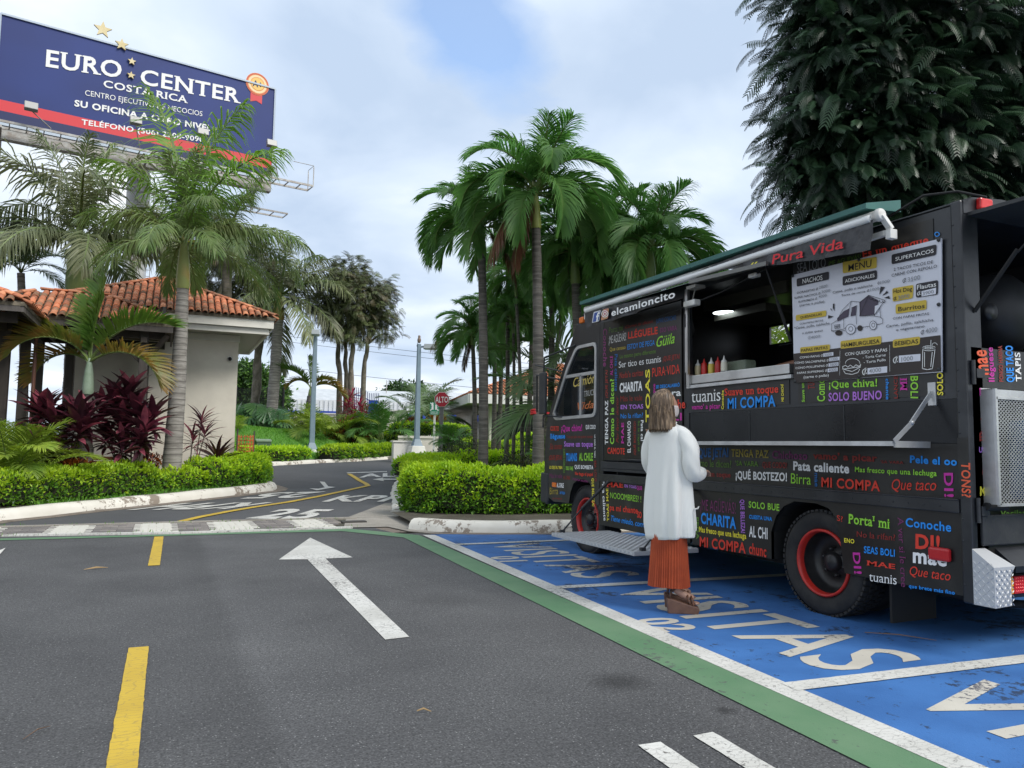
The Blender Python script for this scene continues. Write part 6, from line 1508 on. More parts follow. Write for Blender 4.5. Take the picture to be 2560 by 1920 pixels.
# ================================================================== PEOPLE
def skin_mesh(name, joints, edges, radii, m, parent, root=0, sub=2, label=None):
    """joints in world coordinates -> one continuous skinned surface"""
    org = ORG[parent.name]
    me = bpy.data.meshes.new(name); me.from_pydata([tuple(Vector(j)-org) for j in joints], edges, [])
    o = bpy.data.objects.new(name, me); col.objects.link(o)
    sk = o.modifiers.new('skin', 'SKIN'); sk.use_smooth_shade = True
    for i, r in enumerate(radii):
        sv = me.skin_vertices[0].data[i]; sv.radius = (r, r) if not hasattr(r, '__len__') else r
        sv.use_root = (i == root)
    ss = o.modifiers.new('sub', 'SUBSURF'); ss.levels = sub; ss.render_levels = sub
    dg = bpy.context.evaluated_depsgraph_get(); dg.update()
    nm = bpy.data.meshes.new_from_object(o.evaluated_get(dg), depsgraph=dg)
    bpy.data.objects.remove(o); bpy.data.meshes.remove(me)
    nm.name = name; nm.materials.clear(); nm.materials.append(m)
    nm.polygons.foreach_set('use_smooth', [True]*len(nm.polygons))
    r = bpy.data.objects.new(name, nm); col.objects.link(r); r.parent = parent; ORG[r.name] = org
    return r
M_SKIN = mat('skin', (.46,.27,.19), .5, c2=(.42,.23,.16), scale=20)
WP = Vector((3.765,5.145,0)); 
wm = thing('person', 'woman seen from behind in long white cardigan and rust red skirt at the truck', 'person', tuple(WP))
FA = math.radians(10)                           # facing: from +X toward +Y
fwd = Vector((math.cos(FA), math.sin(FA), 0)); rgt = Vector((math.sin(FA), -math.cos(FA), 0)); upv = Vector((0,0,1))
def wl(f, r, z): return WP+fwd*f+rgt*r+upv*z
FT = math.radians(-32); ff_ = Vector((math.cos(FT), math.sin(FT), 0)); fr_ = Vector((math.sin(FT), -math.cos(FT), 0))
def fl(f, r, z, c):
    c0 = wl(-.02 if c > 0 else .13,c,0); return c0+ff_*(f+.02)+fr_*(r-c)+upv*z
# body: pelvis, spine, head, arms, legs
J = {'pel':(0,0,.98),'bel':(.0,0,1.10),'che':(.01,0,1.28),'ub':(-.01,0,1.42),'neck':(.0,0,1.50),'nk2':(.015,0,1.56),'head':(.02,0,1.64),'crown':(.01,0,1.73),
     'shr':(-.005,.17,1.42),'elr':(.01,.215,1.16),'wrr':(.22,.15,1.12),'shl':(-.005,-.17,1.42),'ell':(.03,-.235,1.16),'wrl':(.26,-.13,1.12),
     'hir':(0,.09,.93),'knr':(.02,.09,.55),'anr':(-.03,.08,.195),'bar':(.055,.135,.135),'tor':(.105,.170,.120),'hil':(0,-.09,.93),'knl':(.08,-.09,.55),'anl':(.12,-.085,.195),'bal':(.205,-.035,.135),'tol':(.255,.0,.120)}
ks = list(J); ix_ = {k:i for i,k in enumerate(ks)}
rad = {'pel':(.13,.11),'bel':(.115,.10),'che':(.13,.10),'ub':(.10,.085),'neck':.05,'nk2':.048,'head':.072,'crown':.05,'shr':.055,'elr':.04,'wrr':.028,'shl':.055,'ell':.04,'wrl':.028,'hir':.085,'knr':.055,'anr':.036,'bar':.032,'tor':.024,'hil':.085,'knl':.055,'anl':.036,'bal':.032,'tol':.024}
ed = [('pel','bel'),('bel','che'),('che','ub'),('ub','neck'),('neck','nk2'),('nk2','head'),('head','crown'),('ub','shr'),('shr','elr'),('elr','wrr'),('ub','shl'),('shl','ell'),('ell','wrl'),('pel','hir'),('hir','knr'),('knr','anr'),('anr','bar'),('bar','tor'),('pel','hil'),('hil','knl'),('knl','anl'),('anl','bal'),('bal','tol')]
skin_mesh('body', [wl(*J[k]) for k in ks], [(ix_[a],ix_[b]) for a,b in ed], [rad[k] for k in ks], M_SKIN, wm)
# head turned a little more toward the menu
HA = math.radians(-2); hf = Vector((math.cos(HA), math.sin(HA), 0)); hr = Vector((math.sin(HA), -math.cos(HA), 0))
HC = wl(-.03,-.01,1.655)
def hl(f, r, z): return HC+hf*f+hr*r+upv*z
hd = MB(); n, m = 20, 16; vs = []
for j in range(m+1):
    ph = math.pi*j/m; z = math.cos(ph)*.118; s_ = math.sin(ph)
    for i in range(n):
        a = 2*math.pi*i/n; f = math.cos(a)*.098*s_; r = math.sin(a)*.076*s_
        if z < -.03: f = f*(1-.25*(abs(z)-.03)/.09) + .012*(abs(z)-.03)/.09; r *= 1-.30*(abs(z)-.03)/.09
        if abs(math.sin(a)) < .35 and math.cos(a) > 0 and -.045 < z < .02: f += .022*(1-abs(math.sin(a))/.35)*(1-abs(z+.02)/.04 if abs(z+.02) < .04 else 0)
        if math.cos(a) > .6 and .01 < z < .035: f -= .004
        vs.append(hl(f,r,z))
hd.add(vs, [(j*n+i,j*n+(i+1)%n,(j+1)*n+(i+1)%n,(j+1)*n+i) for j in range(m) for i in range(n)], 0, True)
hd.build('head', M_SKIN, wm)
for sg in (1,-1):
    e = MB(); e.lathe([(0,-.012),(.012,-.010),(.016,0),(.010,.008),(0,.010)], hl(.005,.073*sg,-.012), 'y', 10); e.build('ear', M_SKIN, wm)
    MB().lathe([(0,-.010),(.009,-.006),(.012,0)], hl(.083,.030*sg,.015), 'x', 10).build('eye', mat('eye_dark', (.05,.03,.02), .2), wm)
    MB().tube([hl(.092,.045*sg,.034), hl(.096,.028*sg,.038), hl(.095,.014*sg,.035)], .003, 5).build('eyebrow', mat('brow', (.10,.06,.035), .8), wm)
# mask
mk = MB(); vs = []; nn, mm = 14, 6
for j in range(mm+1):
    z = -.008-.082*j/mm
    for i in range(nn+1):
        a = -1.35+2.7*i/nn; rr = .098+.012+.012*math.cos(a)*math.sin(math.pi*j/mm)
        vs.append(hl(math.cos(a)*rr*(1-.12*max(0,j/mm-.6)), math.sin(a)*.084*(1-.15*j/mm), z+.012*abs(math.sin(a))*(.5-j/mm)))
mk.add(vs, [(j*(nn+1)+i,j*(nn+1)+i+1,(j+1)*(nn+1)+i+1,(j+1)*(nn+1)+i) for j in range(mm) for i in range(nn)], 0, True)
mo = mk.build('face_mask', mat('mask', (.62,.56,.54), .8), wm); so = mo.modifiers.new('s','SOLIDIFY'); so.thickness = .003
for sg in (1,-1):
    MB().tube([hl(.03,.083*sg,-.012), hl(-.005,.080*sg,-.002), hl(-.008,.080*sg,-.03), hl(.03,.078*sg,-.075)], .0022, 5).build('mask_strap', mat('mask', (.62,.56,.54), .8), wm)
# hair: shell of strands falling to the shoulders
def hair_mat():
    m = bpy.data.materials.new('hair'); m.use_nodes = True; nt = m.node_tree; b = nt.nodes['Principled BSDF']
    t = _n(nt, 'ShaderNodeTexCoord'); mp = _n(nt, 'ShaderNodeMapping'); mp.inputs['Scale'].default_value = (60,60,3.0); nt.links.new(t.outputs['Object'], mp.inputs[0])
    n = _n(nt, 'ShaderNodeTexNoise'); n.inputs['Scale'].default_value = 1.2; n.inputs['Detail'].default_value = 6; nt.links.new(mp.outputs[0], n.inputs['Vector'])
    r = _n(nt, 'ShaderNodeValToRGB'); el = r.color_ramp.elements; el[0].position = .32; el[0].color = (.045,.026,.014,1); el[1].position = .70; el[1].color = (.30,.205,.12,1)
    e = el.new(.5); e.color = (.115,.072,.040,1)
    nt.links.new(n.outputs[0], r.inputs[0]); nt.links.new(r.outputs[0], b.inputs['Base Color']); b.inputs['Roughness'].default_value = .45
    bp = _n(nt, 'ShaderNodeBump'); bp.inputs['Strength'].default_value = .6; bp.inputs['Distance'].default_value = .004; nt.links.new(n.outputs[0], bp.inputs['Height']); nt.links.new(bp.outputs[0], b.inputs['Normal'])
    return m
M_HAIR = hair_mat()
hm = MB(); n, m = 40, 26; vs = []
for j in range(m+1):
    t = j/m
    for i in range(n+1):
        a = math.radians(80)+math.radians(360-160)*i/n        # opening toward the face
        if t < .35:
            ph = t/.35*math.pi/2; R_f = .118*math.sin(ph)+.001; R_r = .098*math.sin(ph)+.001; z = .01+.128*math.cos(ph)
        else:
            q = (t-.35)/.65; R_f = .118+.020*q-.01*q*q; R_r = .098+.045*q-.01*q*q; z = .01-.215*q+(.03*(math.cos(a)>-.2)*q*0)
        wob = 1+.03*math.sin(i*2.1+j*.2)+.02*math.sin(i*4.7)
        ff = math.cos(a)*R_f*wob; rr_ = math.sin(a)*R_r*wob
        if t > .9: z += .012*math.sin(i*3.3)
        vs.append(hl(ff-.004, rr_, z))
hm.add(vs, [(j*(n+1)+i,j*(n+1)+i+1,(j+1)*(n+1)+i+1,(j+1)*(n+1)+i) for j in range(m) for i in range(n)], 0, True)
ho = hm.build('hair', M_HAIR, wm); so = ho.modifiers.new('s','SOLIDIFY'); so.thickness = .014; so.offset = -1
hs = MB(); hr_ = random.Random(4)                 # loose strands break the edge
for k in range(230):
    a = math.radians(hr_.uniform(80,280)); q0 = hr_.uniform(.0,.5); L_ = []
    for s_ in range(6):
        q = q0+(1.04-q0)*s_/5; R_f = .122+.018*q-.02*q*q; R_r = .101+.03*q-.01*q*q
        w = 1+.03*math.sin(k+s_*.8); L_.append(hl(math.cos(a+.05*math.sin(s_+k))*R_f*w-.004, math.sin(a+.05*math.sin(s_+k))*R_r*w, .01-.222*q+hr_.uniform(-.004,.004)))
    hs.tube(L_, [.0035,.0035,.003,.003,.002,.0008], 4)
hs.build('hair_strands', M_HAIR, wm, kind='stuff')
# cardigan: lofted body with folds, sleeves; knit by bump
def knit_mat():
    m = bpy.data.materials.new('white_knit'); m.use_nodes = True; nt = m.node_tree; b = nt.nodes['Principled BSDF']
    b.inputs['Base Color'].default_value = (.84,.83,.78,1); b.inputs['Roughness'].default_value = .9; b.inputs['Sheen Weight'].default_value = .3
    t = _n(nt, 'ShaderNodeUVMap'); t.uv_map = 'UVMap'
    w = _n(nt, 'ShaderNodeTexWave'); w.wave_type = 'BANDS'; w.bands_direction = 'X'; w.inputs['Scale'].default_value = 1.0; w.inputs['Distortion'].default_value = .4; nt.links.new(t.outputs[0], w.inputs['Vector'])
    bp = _n(nt, 'ShaderNodeBump'); bp.inputs['Strength'].default_value = .45; bp.inputs['Distance'].default_value = .004
    nt.links.new(w.outputs[0], bp.inputs['Height']); nt.links.new(bp.outputs[0], b.inputs['Normal'])
    n = _n(nt, 'ShaderNodeMapRange'); n.inputs['To Min'].default_value = .76; n.inputs['To Max'].default_value = .90; nt.links.new(w.outputs[0], n.inputs[0])
    cb = _n(nt, 'ShaderNodeCombineColor'); nt.links.new(n.outputs[0], cb.inputs[0]); nt.links.new(n.outputs[0], cb.inputs[1])
    m2 = _n(nt, 'ShaderNodeMath', operation='MULTIPLY'); m2.inputs[1].default_value = .95; nt.links.new(n.outputs[0], m2.inputs[0]); nt.links.new(m2.outputs[0], cb.inputs[2]); nt.links.new(cb.outputs[0], b.inputs['Base Color'])
    return m
M_KNIT = knit_mat()
def loft(name, rings, m, parent, uscale, thick=.0, closed=True, smooth=True):
    n = len(rings[0]); mb = MB(); vs = [p for r in rings for p in r]
    k = n if closed else n-1
    F_ = [(j*n+i,j*n+(i+1)%n,(j+1)*n+(i+1)%n,(j+1)*n+i) for j in range(len(rings)-1) for i in range(k)]
    org = ORG[parent.name]; me = bpy.data.meshes.new(name); me.from_pydata([tuple(Vector(p)-org) for p in vs], [], F_); me.materials.append(m)
    uv = me.uv_layers.new(name='UVMap')
    for f, pl in zip(F_, me.polygons):
        pl.use_smooth = smooth
        for li, vi in zip(pl.loop_indices, f):
            j, i = divmod(vi, n); 
            if i == 0 and (f[1] % n == 0 or f[2] % n == 0) and f[0] % n == n-1: i = n
            uv.data[li].uv = (i/n*uscale, j*.1)
    me.update(); o = bpy.data.objects.new(name, me); col.objects.link(o); o.parent = parent; ORG[o.name] = org
    if thick: so = o.modifiers.new('s','SOLIDIFY'); so.thickness = thick; so.offset = 0
    return o
# sections: z, half-depth (fwd), half-width (rgt), centre fwd offset, centre rgt offset
sec = [(1.505, 0.0521, 0.0594, -0.012, 0), (1.495, 0.0655, 0.0847, -0.015, 0), (1.475, 0.0798, 0.1272, -0.015, 0), (1.45, 0.0906, 0.1611, -0.012, 0), (1.42, 0.099, 0.1797, -0.008, 0), (1.36, 0.1109, 0.1821, -0.002, 0), (1.28, 0.1217, 0.1836, 0.0, 0.0), (1.18, 0.1302, 0.1804, 0.0, 0), (1.05, 0.141, 0.1853, 0.0, 0.0), (0.92, 0.151, 0.1935, 0.0, 0.004), (0.8, 0.1561, 0.2, 0.002, 0.008), (0.7, 0.1561, 0.2, 0.005, 0.008), (0.63, 0.1477, 0.1918, 0.008, 0.008), (0.585, 0.1394, 0.1836, 0.008, 0.008)]
rings = []; N_ = 96
def interp(z_t):
    for a, b in zip(sec, sec[1:]):
        if a[0] >= z_t >= b[0]:
            t = (a[0]-z_t)/(a[0]-b[0]); return [a[k]+(b[k]-a[k])*t for k in range(5)]
    return list(sec[-1])
zs = list(np.linspace(1.505,1.42,8))+list(np.linspace(1.40,.585,34))
for z in zs:
    _, hf_, hw, cf, cr = interp(z); ring_ = []
    low_ = max(0, (1.35-z)/.75)
    for i in range(N_):
        a = 2*math.pi*i/N_
        fold = .016*low_*math.sin(a*5+1.0+z*1.2)+.011*low_*math.sin(a*8+z*2+1.3)-.02*math.exp(-((a-2.6)/.22)**2)*low_+.004*math.sin(a*3+z*9)*low_
        ca, sa_ = math.cos(a), math.sin(a); e = .82
        f = math.copysign(abs(ca)**e, ca)*hf_; r = math.copysign(abs(sa_)**e, sa_)*hw
        s_ = 1+fold/.15
        zz_ = z + (.018*math.sin(a+.6) if z < .6 else 0) - (.03*(1-ca)/2 if z > 1.49 else 0)*0
        ring_.append(wl(cf+f*s_, cr+r*s_, zz_))
    rings.append(ring_)
cg = loft('cardigan', rings, M_KNIT, wm, 52, .008)
def sleeve(pts, radii, name='sleeve'):
    n = 28; out = []; side = None
    P_ = [wl(*p) for p in pts]
    # smooth path
    S = []; Rr = []
    for i in range(len(P_)-1):
        for q in range(5):
            t = q/5; p0 = P_[max(i-1,0)]; p1 = P_[i]; p2 = P_[i+1]; p3 = P_[min(i+2,len(P_)-1)]
            S.append(.5*((2*p1)+(p2-p0)*t+(2*p0-5*p1+4*p2-p3)*t*t+(3*p1-p0-3*p2+p3)*t**3)); Rr.append(radii[i]+(radii[i+1]-radii[i])*t)
    S.append(P_[-1]); Rr.append(radii[-1])
    for i, p in enumerate(S):
        t = (S[min(i+1,len(S)-1)]-S[max(i-1,0)]).normalized()
        if side is None: side = t.orthogonal().normalized()
        side = (side-t*side.dot(t)).normalized(); w = t.cross(side)
        out.append([p+side*math.cos(2*math.pi*j/n)*Rr[i]*(1+.05*math.sin(j*1.3+i*.9))+w*math.sin(2*math.pi*j/n)*Rr[i]*(1+.05*math.sin(j*1.1+i)) for j in range(n)])
    return loft(name, out, M_KNIT, wm, 15, .008)
sleeve([(-.005,.10,1.44),(-.005,.17,1.405),(.01,.225,1.30),(.01,.228,1.19),(.045,.222,1.105),(.13,.205,1.10),(.20,.16,1.115)], [.050,.058,.064,.064,.060,.050,.042])
sleeve([(-.005,-.10,1.44),(-.005,-.17,1.405),(.01,-.222,1.30),(.03,-.25,1.19),(.10,-.245,1.105),(.18,-.20,1.10),(.235,-.15,1.115)], [.052,.060,.066,.064,.058,.050,.042])
# ribbed neck band and pocket
MB().tube([wl(.0+.062*math.cos(a)-.012, .072*math.sin(a), 1.505+.012*math.cos(a)) for a in np.linspace(.6,2*math.pi-.6,24)], .009, 8).build('neck_band', M_KNIT, wm)
pk = [wl(.075+.0*i, .225, .80) for i in range(2)]
MB().tube([wl(.04,.236,.83), wl(.09,.225,.83), wl(.14,.19,.84)], .006, 6).tube([wl(.04,.240,.83), wl(.045,.248,.72), wl(.05,.243,.66)], .004, 6).build('pocket', M_KNIT, wm)
# hands held in front
def hand(w, d, up_, sgn):
    w, d, up_ = Vector(w), Vector(d).normalized(), Vector(up_).normalized(); s_ = d.cross(up_).normalized()*sgn
    J_ = [w, w+d*.045, w+d*.075]; E_ = [(0,1),(1,2)]; R_ = [(.024,.018),(.034,.015),(.034,.014)]
    for k, (off, L_) in enumerate(((-.028,.065),(-.009,.075),(.010,.072),(.028,.055))):
        b = len(J_); J_ += [w+d*.085+s_*off, w+d*(.085+L_*.45)+s_*off*1.05-up_*.010, w+d*(.085+L_*.75)+s_*off*1.05-up_*.028, w+d*(.085+L_*.85)+s_*off-up_*.045]
        E_ += [(2,b),(b,b+1),(b+1,b+2),(b+2,b+3)]; R_ += [.0095,.009,.008,.007]
    b = len(J_); J_ += [w+d*.03-s_*.035-up_*.006, w+d*.055-s_*.050-up_*.016, w+d*.075-s_*.048-up_*.028]; E_ += [(0,b),(b,b+1),(b+1,b+2)]; R_ += [.012,.010,.008]
    return skin_mesh('hand', J_, E_, R_, M_SKIN, wm, sub=1)
hand(wl(.21,.15,1.12), fwd*.9-rgt*.3, upv, 1); hand(wl(.25,-.14,1.12), fwd*.9+rgt*.3, upv, -1)
# skirt: pleated
rings = []; N_ = 240
for z in np.linspace(.66,.205,13):
    ring_ = []; t = (.66-z)/.485
    for i in range(N_):
        a = 2*math.pi*i/N_; pl = .0042*math.sin(i*1.25+2.2*math.sin(i*.11))*(0.7+.5*t)+.003*math.sin(i*.37)*t
        big = .010*t*math.sin(a*4+.8)+.012*t*math.sin(a*2)
        hw = .146+.020*t; hf_ = .116+.034*t
        ca, sa_ = math.cos(a), math.sin(a)
        ring_.append(wl(.0+ca*(hf_+pl+big)-.005, sa_*(hw+pl+big)+.004, z+.006*math.sin(a*3)*(z < .2)))
    rings.append(ring_)
loft('skirt', rings, mat('rust_fabric', (.40,.066,.018), .8, c2=(.32,.050,.014), scale=6), wm, 1, .004, smooth=False)
# wedge sandals
M_WEDGE = mat('brown_leather', (.17,.085,.052), .45, c2=(.13,.062,.04), scale=12); M_STRAP = mat('tortoise_strap', (.03,.015,.010), .3, c2=(.16,.055,.02), scale=60)
for sg, k in ((.085,1),(-.088,-1)):
    wf_ = lambda a,b,c_,sg=sg: fl(a,b,c_,sg)
    so_ = [(-.080,.0),(.155,.0),(.165,.035),(.160,.060),(.06,.085),(-.06,.122),(-.090,.124)]
    w2 = lambda a: .034+.008*math.cos((a-.06)*9)
    mb = MB(); pts = so_
    A = [wf_(a, sg-.036, b) for a,b in pts]; B = [wf_(a, sg+.036, b) for a,b in pts]; n = len(pts)
    mb.add(A, [tuple(range(n))]); mb.add(B, [tuple(reversed(range(n)))]); mb.add(A+B, [(i,(i+1)%n,n+(i+1)%n,n+i) for i in range(n)])
    w_ = mb.build('sandal', M_WEDGE, wm, bevel=.010)
    s2 = MB()
    for fz in ((.105,.052,.038),(.075,.065,.040)):
        s2.tube([wf_(fz[0]+.015, sg-.036, fz[1]+.022), wf_(fz[0], sg-.030, fz[1]+.068), wf_(fz[0]-.008, sg, fz[1]+.090), wf_(fz[0], sg+.030, fz[1]+.068), wf_(fz[0]+.015, sg+.036, fz[1]+.022)], .010, 6, flat=.5)
    s2.tube([wf_(-.02+.047*math.cos(a), sg+.044*math.sin(a), 205e-3+.006*math.cos(a)) for a in np.linspace(0,2*math.pi,18)], .009, 6)
    s2.tube([wf_(-.06, sg-.03, .12), wf_(-.055, sg-.035, .17), wf_(-.02, sg-.044, .205)], .008, 6).tube([wf_(-.06, sg+.03, .12), wf_(-.055, sg+.035, .17), wf_(-.02, sg+.044, .205)], .008, 6)
    s2.build('strap', M_STRAP, w_)
    for q in range(5):
        MB().lathe([(0,-.02),(.009,-.012),(.010,0),(.007,.012),(0,.016)], wf_(.158-.008*abs(q-1.5), sg+(-.026+.013*q)*k*-1, .088), 'x', 8).build('toe', M_SKIN, wm)

# the cook inside, mostly lost in the dark
ck = thing('person', 'cook in dark clothes leaning over the counter inside the truck, one bare forearm showing', 'person', (5.75,4.75,.94))
M_DK = mat('dark_cloth', (.012,.012,.015), .8); M_SK2 = mat('skin_tan', (.26,.12,.07), .5)
J = [(5.85,4.6,1.85),(5.83,4.62,2.05),(5.78,4.68,2.28),(5.72,4.72,2.42),(5.66,4.74,2.50),(5.62,4.76,2.62),(5.60,4.76,2.70),(5.60,4.82,2.36),(5.50,5.02,2.18),(5.25,5.52,2.08),(5.85,4.55,2.36),(5.70,4.5,2.15),(5.40,4.7,2.08),(5.85,4.68,1.4),(5.85,4.68,1.0),(5.85,4.5,1.4),(5.85,4.5,1.0)]
E_ = [(0,1),(1,2),(2,3),(3,4),(4,5),(5,6),(3,7),(7,8),(8,9),(3,10),(10,11),(11,12),(0,13),(13,14),(0,15),(15,16)]
skin_mesh('body', J, E_, [.13,.13,.13,.09,.05,.09,.06,.06,.045,.026,.06,.045,.028,.085,.06,.085,.06], M_SK2, ck)
skin_mesh('shirt', [J[0],J[1],J[2],J[3],J[7],Vector(J[7]).lerp(Vector(J[8]),.8),J[10],Vector(J[10]).lerp(Vector(J[11]),.7)], [(0,1),(1,2),(2,3),(3,4),(4,5),(3,6),(6,7)], [.155,.15,.15,.10,.085,.075,.085,.07], M_DK, ck)
skin_mesh('trousers', [J[0],J[13],J[14],J[15],J[16]], [(0,1),(1,2),(0,3),(3,4)], [.14,.10,.075,.10,.075], M_DK, ck)
skin_mesh('cap', [(5.62,4.76,2.66),(5.60,4.76,2.74)], [(0,1)], [.10,.07], M_DK, ck)
Jh = [Vector((5.25,5.52,2.08))]; d_ = (Vector((5.25,5.52,2.08))-Vector((5.50,5.02,2.18))).normalized(); s_ = d_.cross(Vector((0,0,1))).normalized()
Jh += [Jh[0]+d_*.05, Jh[0]+d_*.08]; Eh = [(0,1),(1,2)]; Rh = [(.024,.02),(.036,.016),(.036,.015)]
for off, L_ in ((-.03,.065),(-.01,.075),(.01,.07),(.03,.055)):
    b = len(Jh); Jh += [Jh[0]+d_*.09+s_*off, Jh[0]+d_*(.09+L_*.5)+s_*off-Vector((0,0,.012)), Jh[0]+d_*(.09+L_*.8)+s_*off-Vector((0,0,.03))]; Eh += [(2,b),(b,b+1),(b+1,b+2)]; Rh += [.010,.009,.0075]
b = len(Jh); Jh += [Jh[0]+d_*.03-s_*.035, Jh[0]+d_*.06-s_*.05-Vector((0,0,.015))]; Eh += [(0,b),(b,b+1)]; Rh += [.012,.009]
skin_mesh('hand', Jh, Eh, Rh, M_SK2, ck, sub=1)
# ================================================================== PLANTS
def vmat(name, c, c2=None, leaf=.25, rough=.45, rand=.18, scale=3.0, spec=.4):
    return mat(name, c, rough, c2=c2 or tuple(x*.7 for x in c), scale=scale, detail=3, rand=rand, leaf=leaf, spec=spec, contrast=(.35,.65))
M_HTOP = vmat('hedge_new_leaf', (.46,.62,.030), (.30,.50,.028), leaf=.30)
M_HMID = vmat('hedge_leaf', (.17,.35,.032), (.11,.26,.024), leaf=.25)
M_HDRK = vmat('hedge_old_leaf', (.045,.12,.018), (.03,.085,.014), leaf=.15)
M_HCORE = mat('hedge_twigs', (.014,.022,.008), .9, c2=(.03,.026,.016), scale=14)
M_BARKG = mat('palm_bark', (.34,.32,.29), .85, c2=(.20,.185,.165), scale=3, bump=.5, stretch=(1,1,5), detail=6)
M_BARKD = mat('palm_bark_dark', (.14,.125,.11), .85, c2=(.075,.068,.06), scale=3, bump=.6, stretch=(1,1,6), detail=6)
M_BARKT = mat('pale_bark', (.24,.21,.17), .9, c2=(.11,.10,.07), scale=4, bump=.6, stretch=(1,1,.6), detail=6)
M_RING = mat('trunk_ring', (.15,.14,.125), .9)
def norm(a): return a/np.maximum(np.linalg.norm(a, axis=-1, keepdims=True), 1e-9)
def leaf_quads(P, D, U, L, W, fold=.25):
    """one folded pointed blade per row: base P, direction D, upper side U"""
    P, D, U = (np.asarray(a, float) for a in (P, D, U)); D = norm(D); S = norm(np.cross(D, U)); U = norm(np.cross(S, D))
    L = np.asarray(L).reshape(-1,1); W = np.asarray(W).reshape(-1,1); n = len(P)
    a = P; b = P+D*L*.45+S*W*.5+U*W*fold; c = P+D*L; d = P+D*L*.45-S*W*.5+U*W*fold
    V = np.stack([a,b,c,d], 1).reshape(-1,3); i = np.arange(n)*4
    F = np.stack([np.stack([i,i+1,i+2],1), np.stack([i,i+2,i+3],1)], 1).reshape(-1,3)
    return V, F
def resample(path, step):
    pts = [Vector((p[0],p[1],0)) for p in path]; d = [0]
    for a, b in zip(pts, pts[1:]): d.append(d[-1]+(b-a).length)
    n = max(2, int(d[-1]/step)); R = []
    for i in range(n+1):
        t = d[-1]*i/n
        for j in range(len(pts)-1):
            if t <= d[j+1]+1e-9: R.append(pts[j].lerp(pts[j+1], (t-d[j])/max(1e-9,d[j+1]-d[j]))); break
    return R
def hedge(label, path, w, h, dens=1500, ls=.05, dz=.1, h2=None, seed=1, round_=.25, mats=None, group=None, top=.38, wild=0.05, name='hedge', gap=None):
    rs = np.random.RandomState(seed); R = resample(path, .25); n = len(R)
    t = thing(name, label, 'hedge', (R[0].x,R[0].y,terr(R[0].x,R[0].y)+dz), group)
    # cross-section: fractions around a rounded box
    K = []
    for (a, b) in ((-1,0),(-1,.5),(-1,1-round_*.6),(-.72,1),(0,1.02),(.72,1),(1,1-round_*.6),(1,.5),(1,0)): K.append((a*w/2, b))
    S = []
    for i, p in enumerate(R):
        tg = (R[min(i+1,n-1)]-R[max(i-1,0)]).normalized(); s = Vector((tg.y,-tg.x,0)); hh = h+((h2-h)*i/(n-1) if h2 else 0)
        hh *= 1+.04*math.sin(i*.9+seed)+.03*math.sin(i*.37+2*seed)
        endk = 1.0 if 0 < i < n-1 else .8
        S.append([Vector((p.x+s.x*a*endk, p.y+s.y*a*endk, terr(p.x,p.y)+dz+b*hh*endk)) for a, b in K])
    k = len(K); mb = MB(); sc_ = []
    for i in range(n):
        c = sum(S[i], Vector())/k; sc_.append([c+(q-c)*.80 for q in S[i]])
    vs = [q for r in sc_ for q in r]
    mb.add(vs, [(i*k+j,i*k+j+1,(i+1)*k+j+1,(i+1)*k+j) for i in range(n-1) for j in range(k-1)]+[tuple(range(k)), tuple(range((n-1)*k,n*k))], 0)
    mb.build('core', M_HCORE, t)
    # surface sampling, patch by patch
    P, N_, H_ = [], [], []
    def patch(a, b, c, d, frac):
        area = (b-a).cross(d-a).length; m = rs.poisson(area*dens*frac*.85)
        if not m: return
        u = rs.rand(m,1); v = rs.rand(m,1); A, B, Cc, Dd = (np.array(x) for x in (a,b,c,d))
        q = A*(1-u)*(1-v)+B*u*(1-v)+Cc*u*v+Dd*(1-u)*v; nn = np.array((b-a).cross(d-a).normalized())
        P.append(q); N_.append(np.repeat(nn[None], m, 0))
    mid = None
    for i in range(n-1):
        c = (sum(S[i], Vector())+sum(S[i+1], Vector()))/(2*k)
        for j in range(k-1):
            a, b, cc, d = S[i][j], S[i+1][j], S[i+1][j+1], S[i][j+1]
            if ((b-a).cross(d-a)).dot((a+cc)/2-c) < 0: a, b, cc, d = d, cc, b, a
            patch(a, b, cc, d, 1.0)
    for i in (0, n-1):
        c = sum(S[i], Vector())/k; tg = (R[1]-R[0]).normalized()*(-1 if i == 0 else 1) if i == 0 else (R[-1]-R[-2]).normalized()
        for j in range(k-1):
            a, b, d = S[i][j], S[i][j+1], c
            if ((b-a).cross(d-a)).dot(tg) < 0: a, b = b, a
            patch(a, b, d, d, .6)
    P = np.concatenate(P); N_ = np.concatenate(N_); m = len(P)
    depth = rs.rand(m,1)**1.6; clump = np.sin(P[:,0:1]*9+seed)*np.sin(P[:,1:2]*8+P[:,2:3]*11)
    P = P - N_*depth*.16 + N_*(clump*wild) + rs.normal(0, .012, (m,3))
    z0 = np.array([terr(x,y)+dz for x,y in P[:,:2]]); rel = (P[:,2]-z0)/h
    D = norm(N_*.7 + rs.normal(0,.55,(m,3)) + np.array([0,0,.45])); U = norm(rs.normal(0,.6,(m,3))+np.array([0,0,1.0])+N_*.3)
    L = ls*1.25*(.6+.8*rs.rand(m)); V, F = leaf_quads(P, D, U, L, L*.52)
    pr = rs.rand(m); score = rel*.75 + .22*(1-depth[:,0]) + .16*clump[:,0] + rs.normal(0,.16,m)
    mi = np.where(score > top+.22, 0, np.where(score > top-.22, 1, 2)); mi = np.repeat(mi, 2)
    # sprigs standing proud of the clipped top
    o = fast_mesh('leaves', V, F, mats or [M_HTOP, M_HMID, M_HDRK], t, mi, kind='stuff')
    sp = rs.randint(0, m, int(m*.012)); sp = sp[rel[sp] > .8]
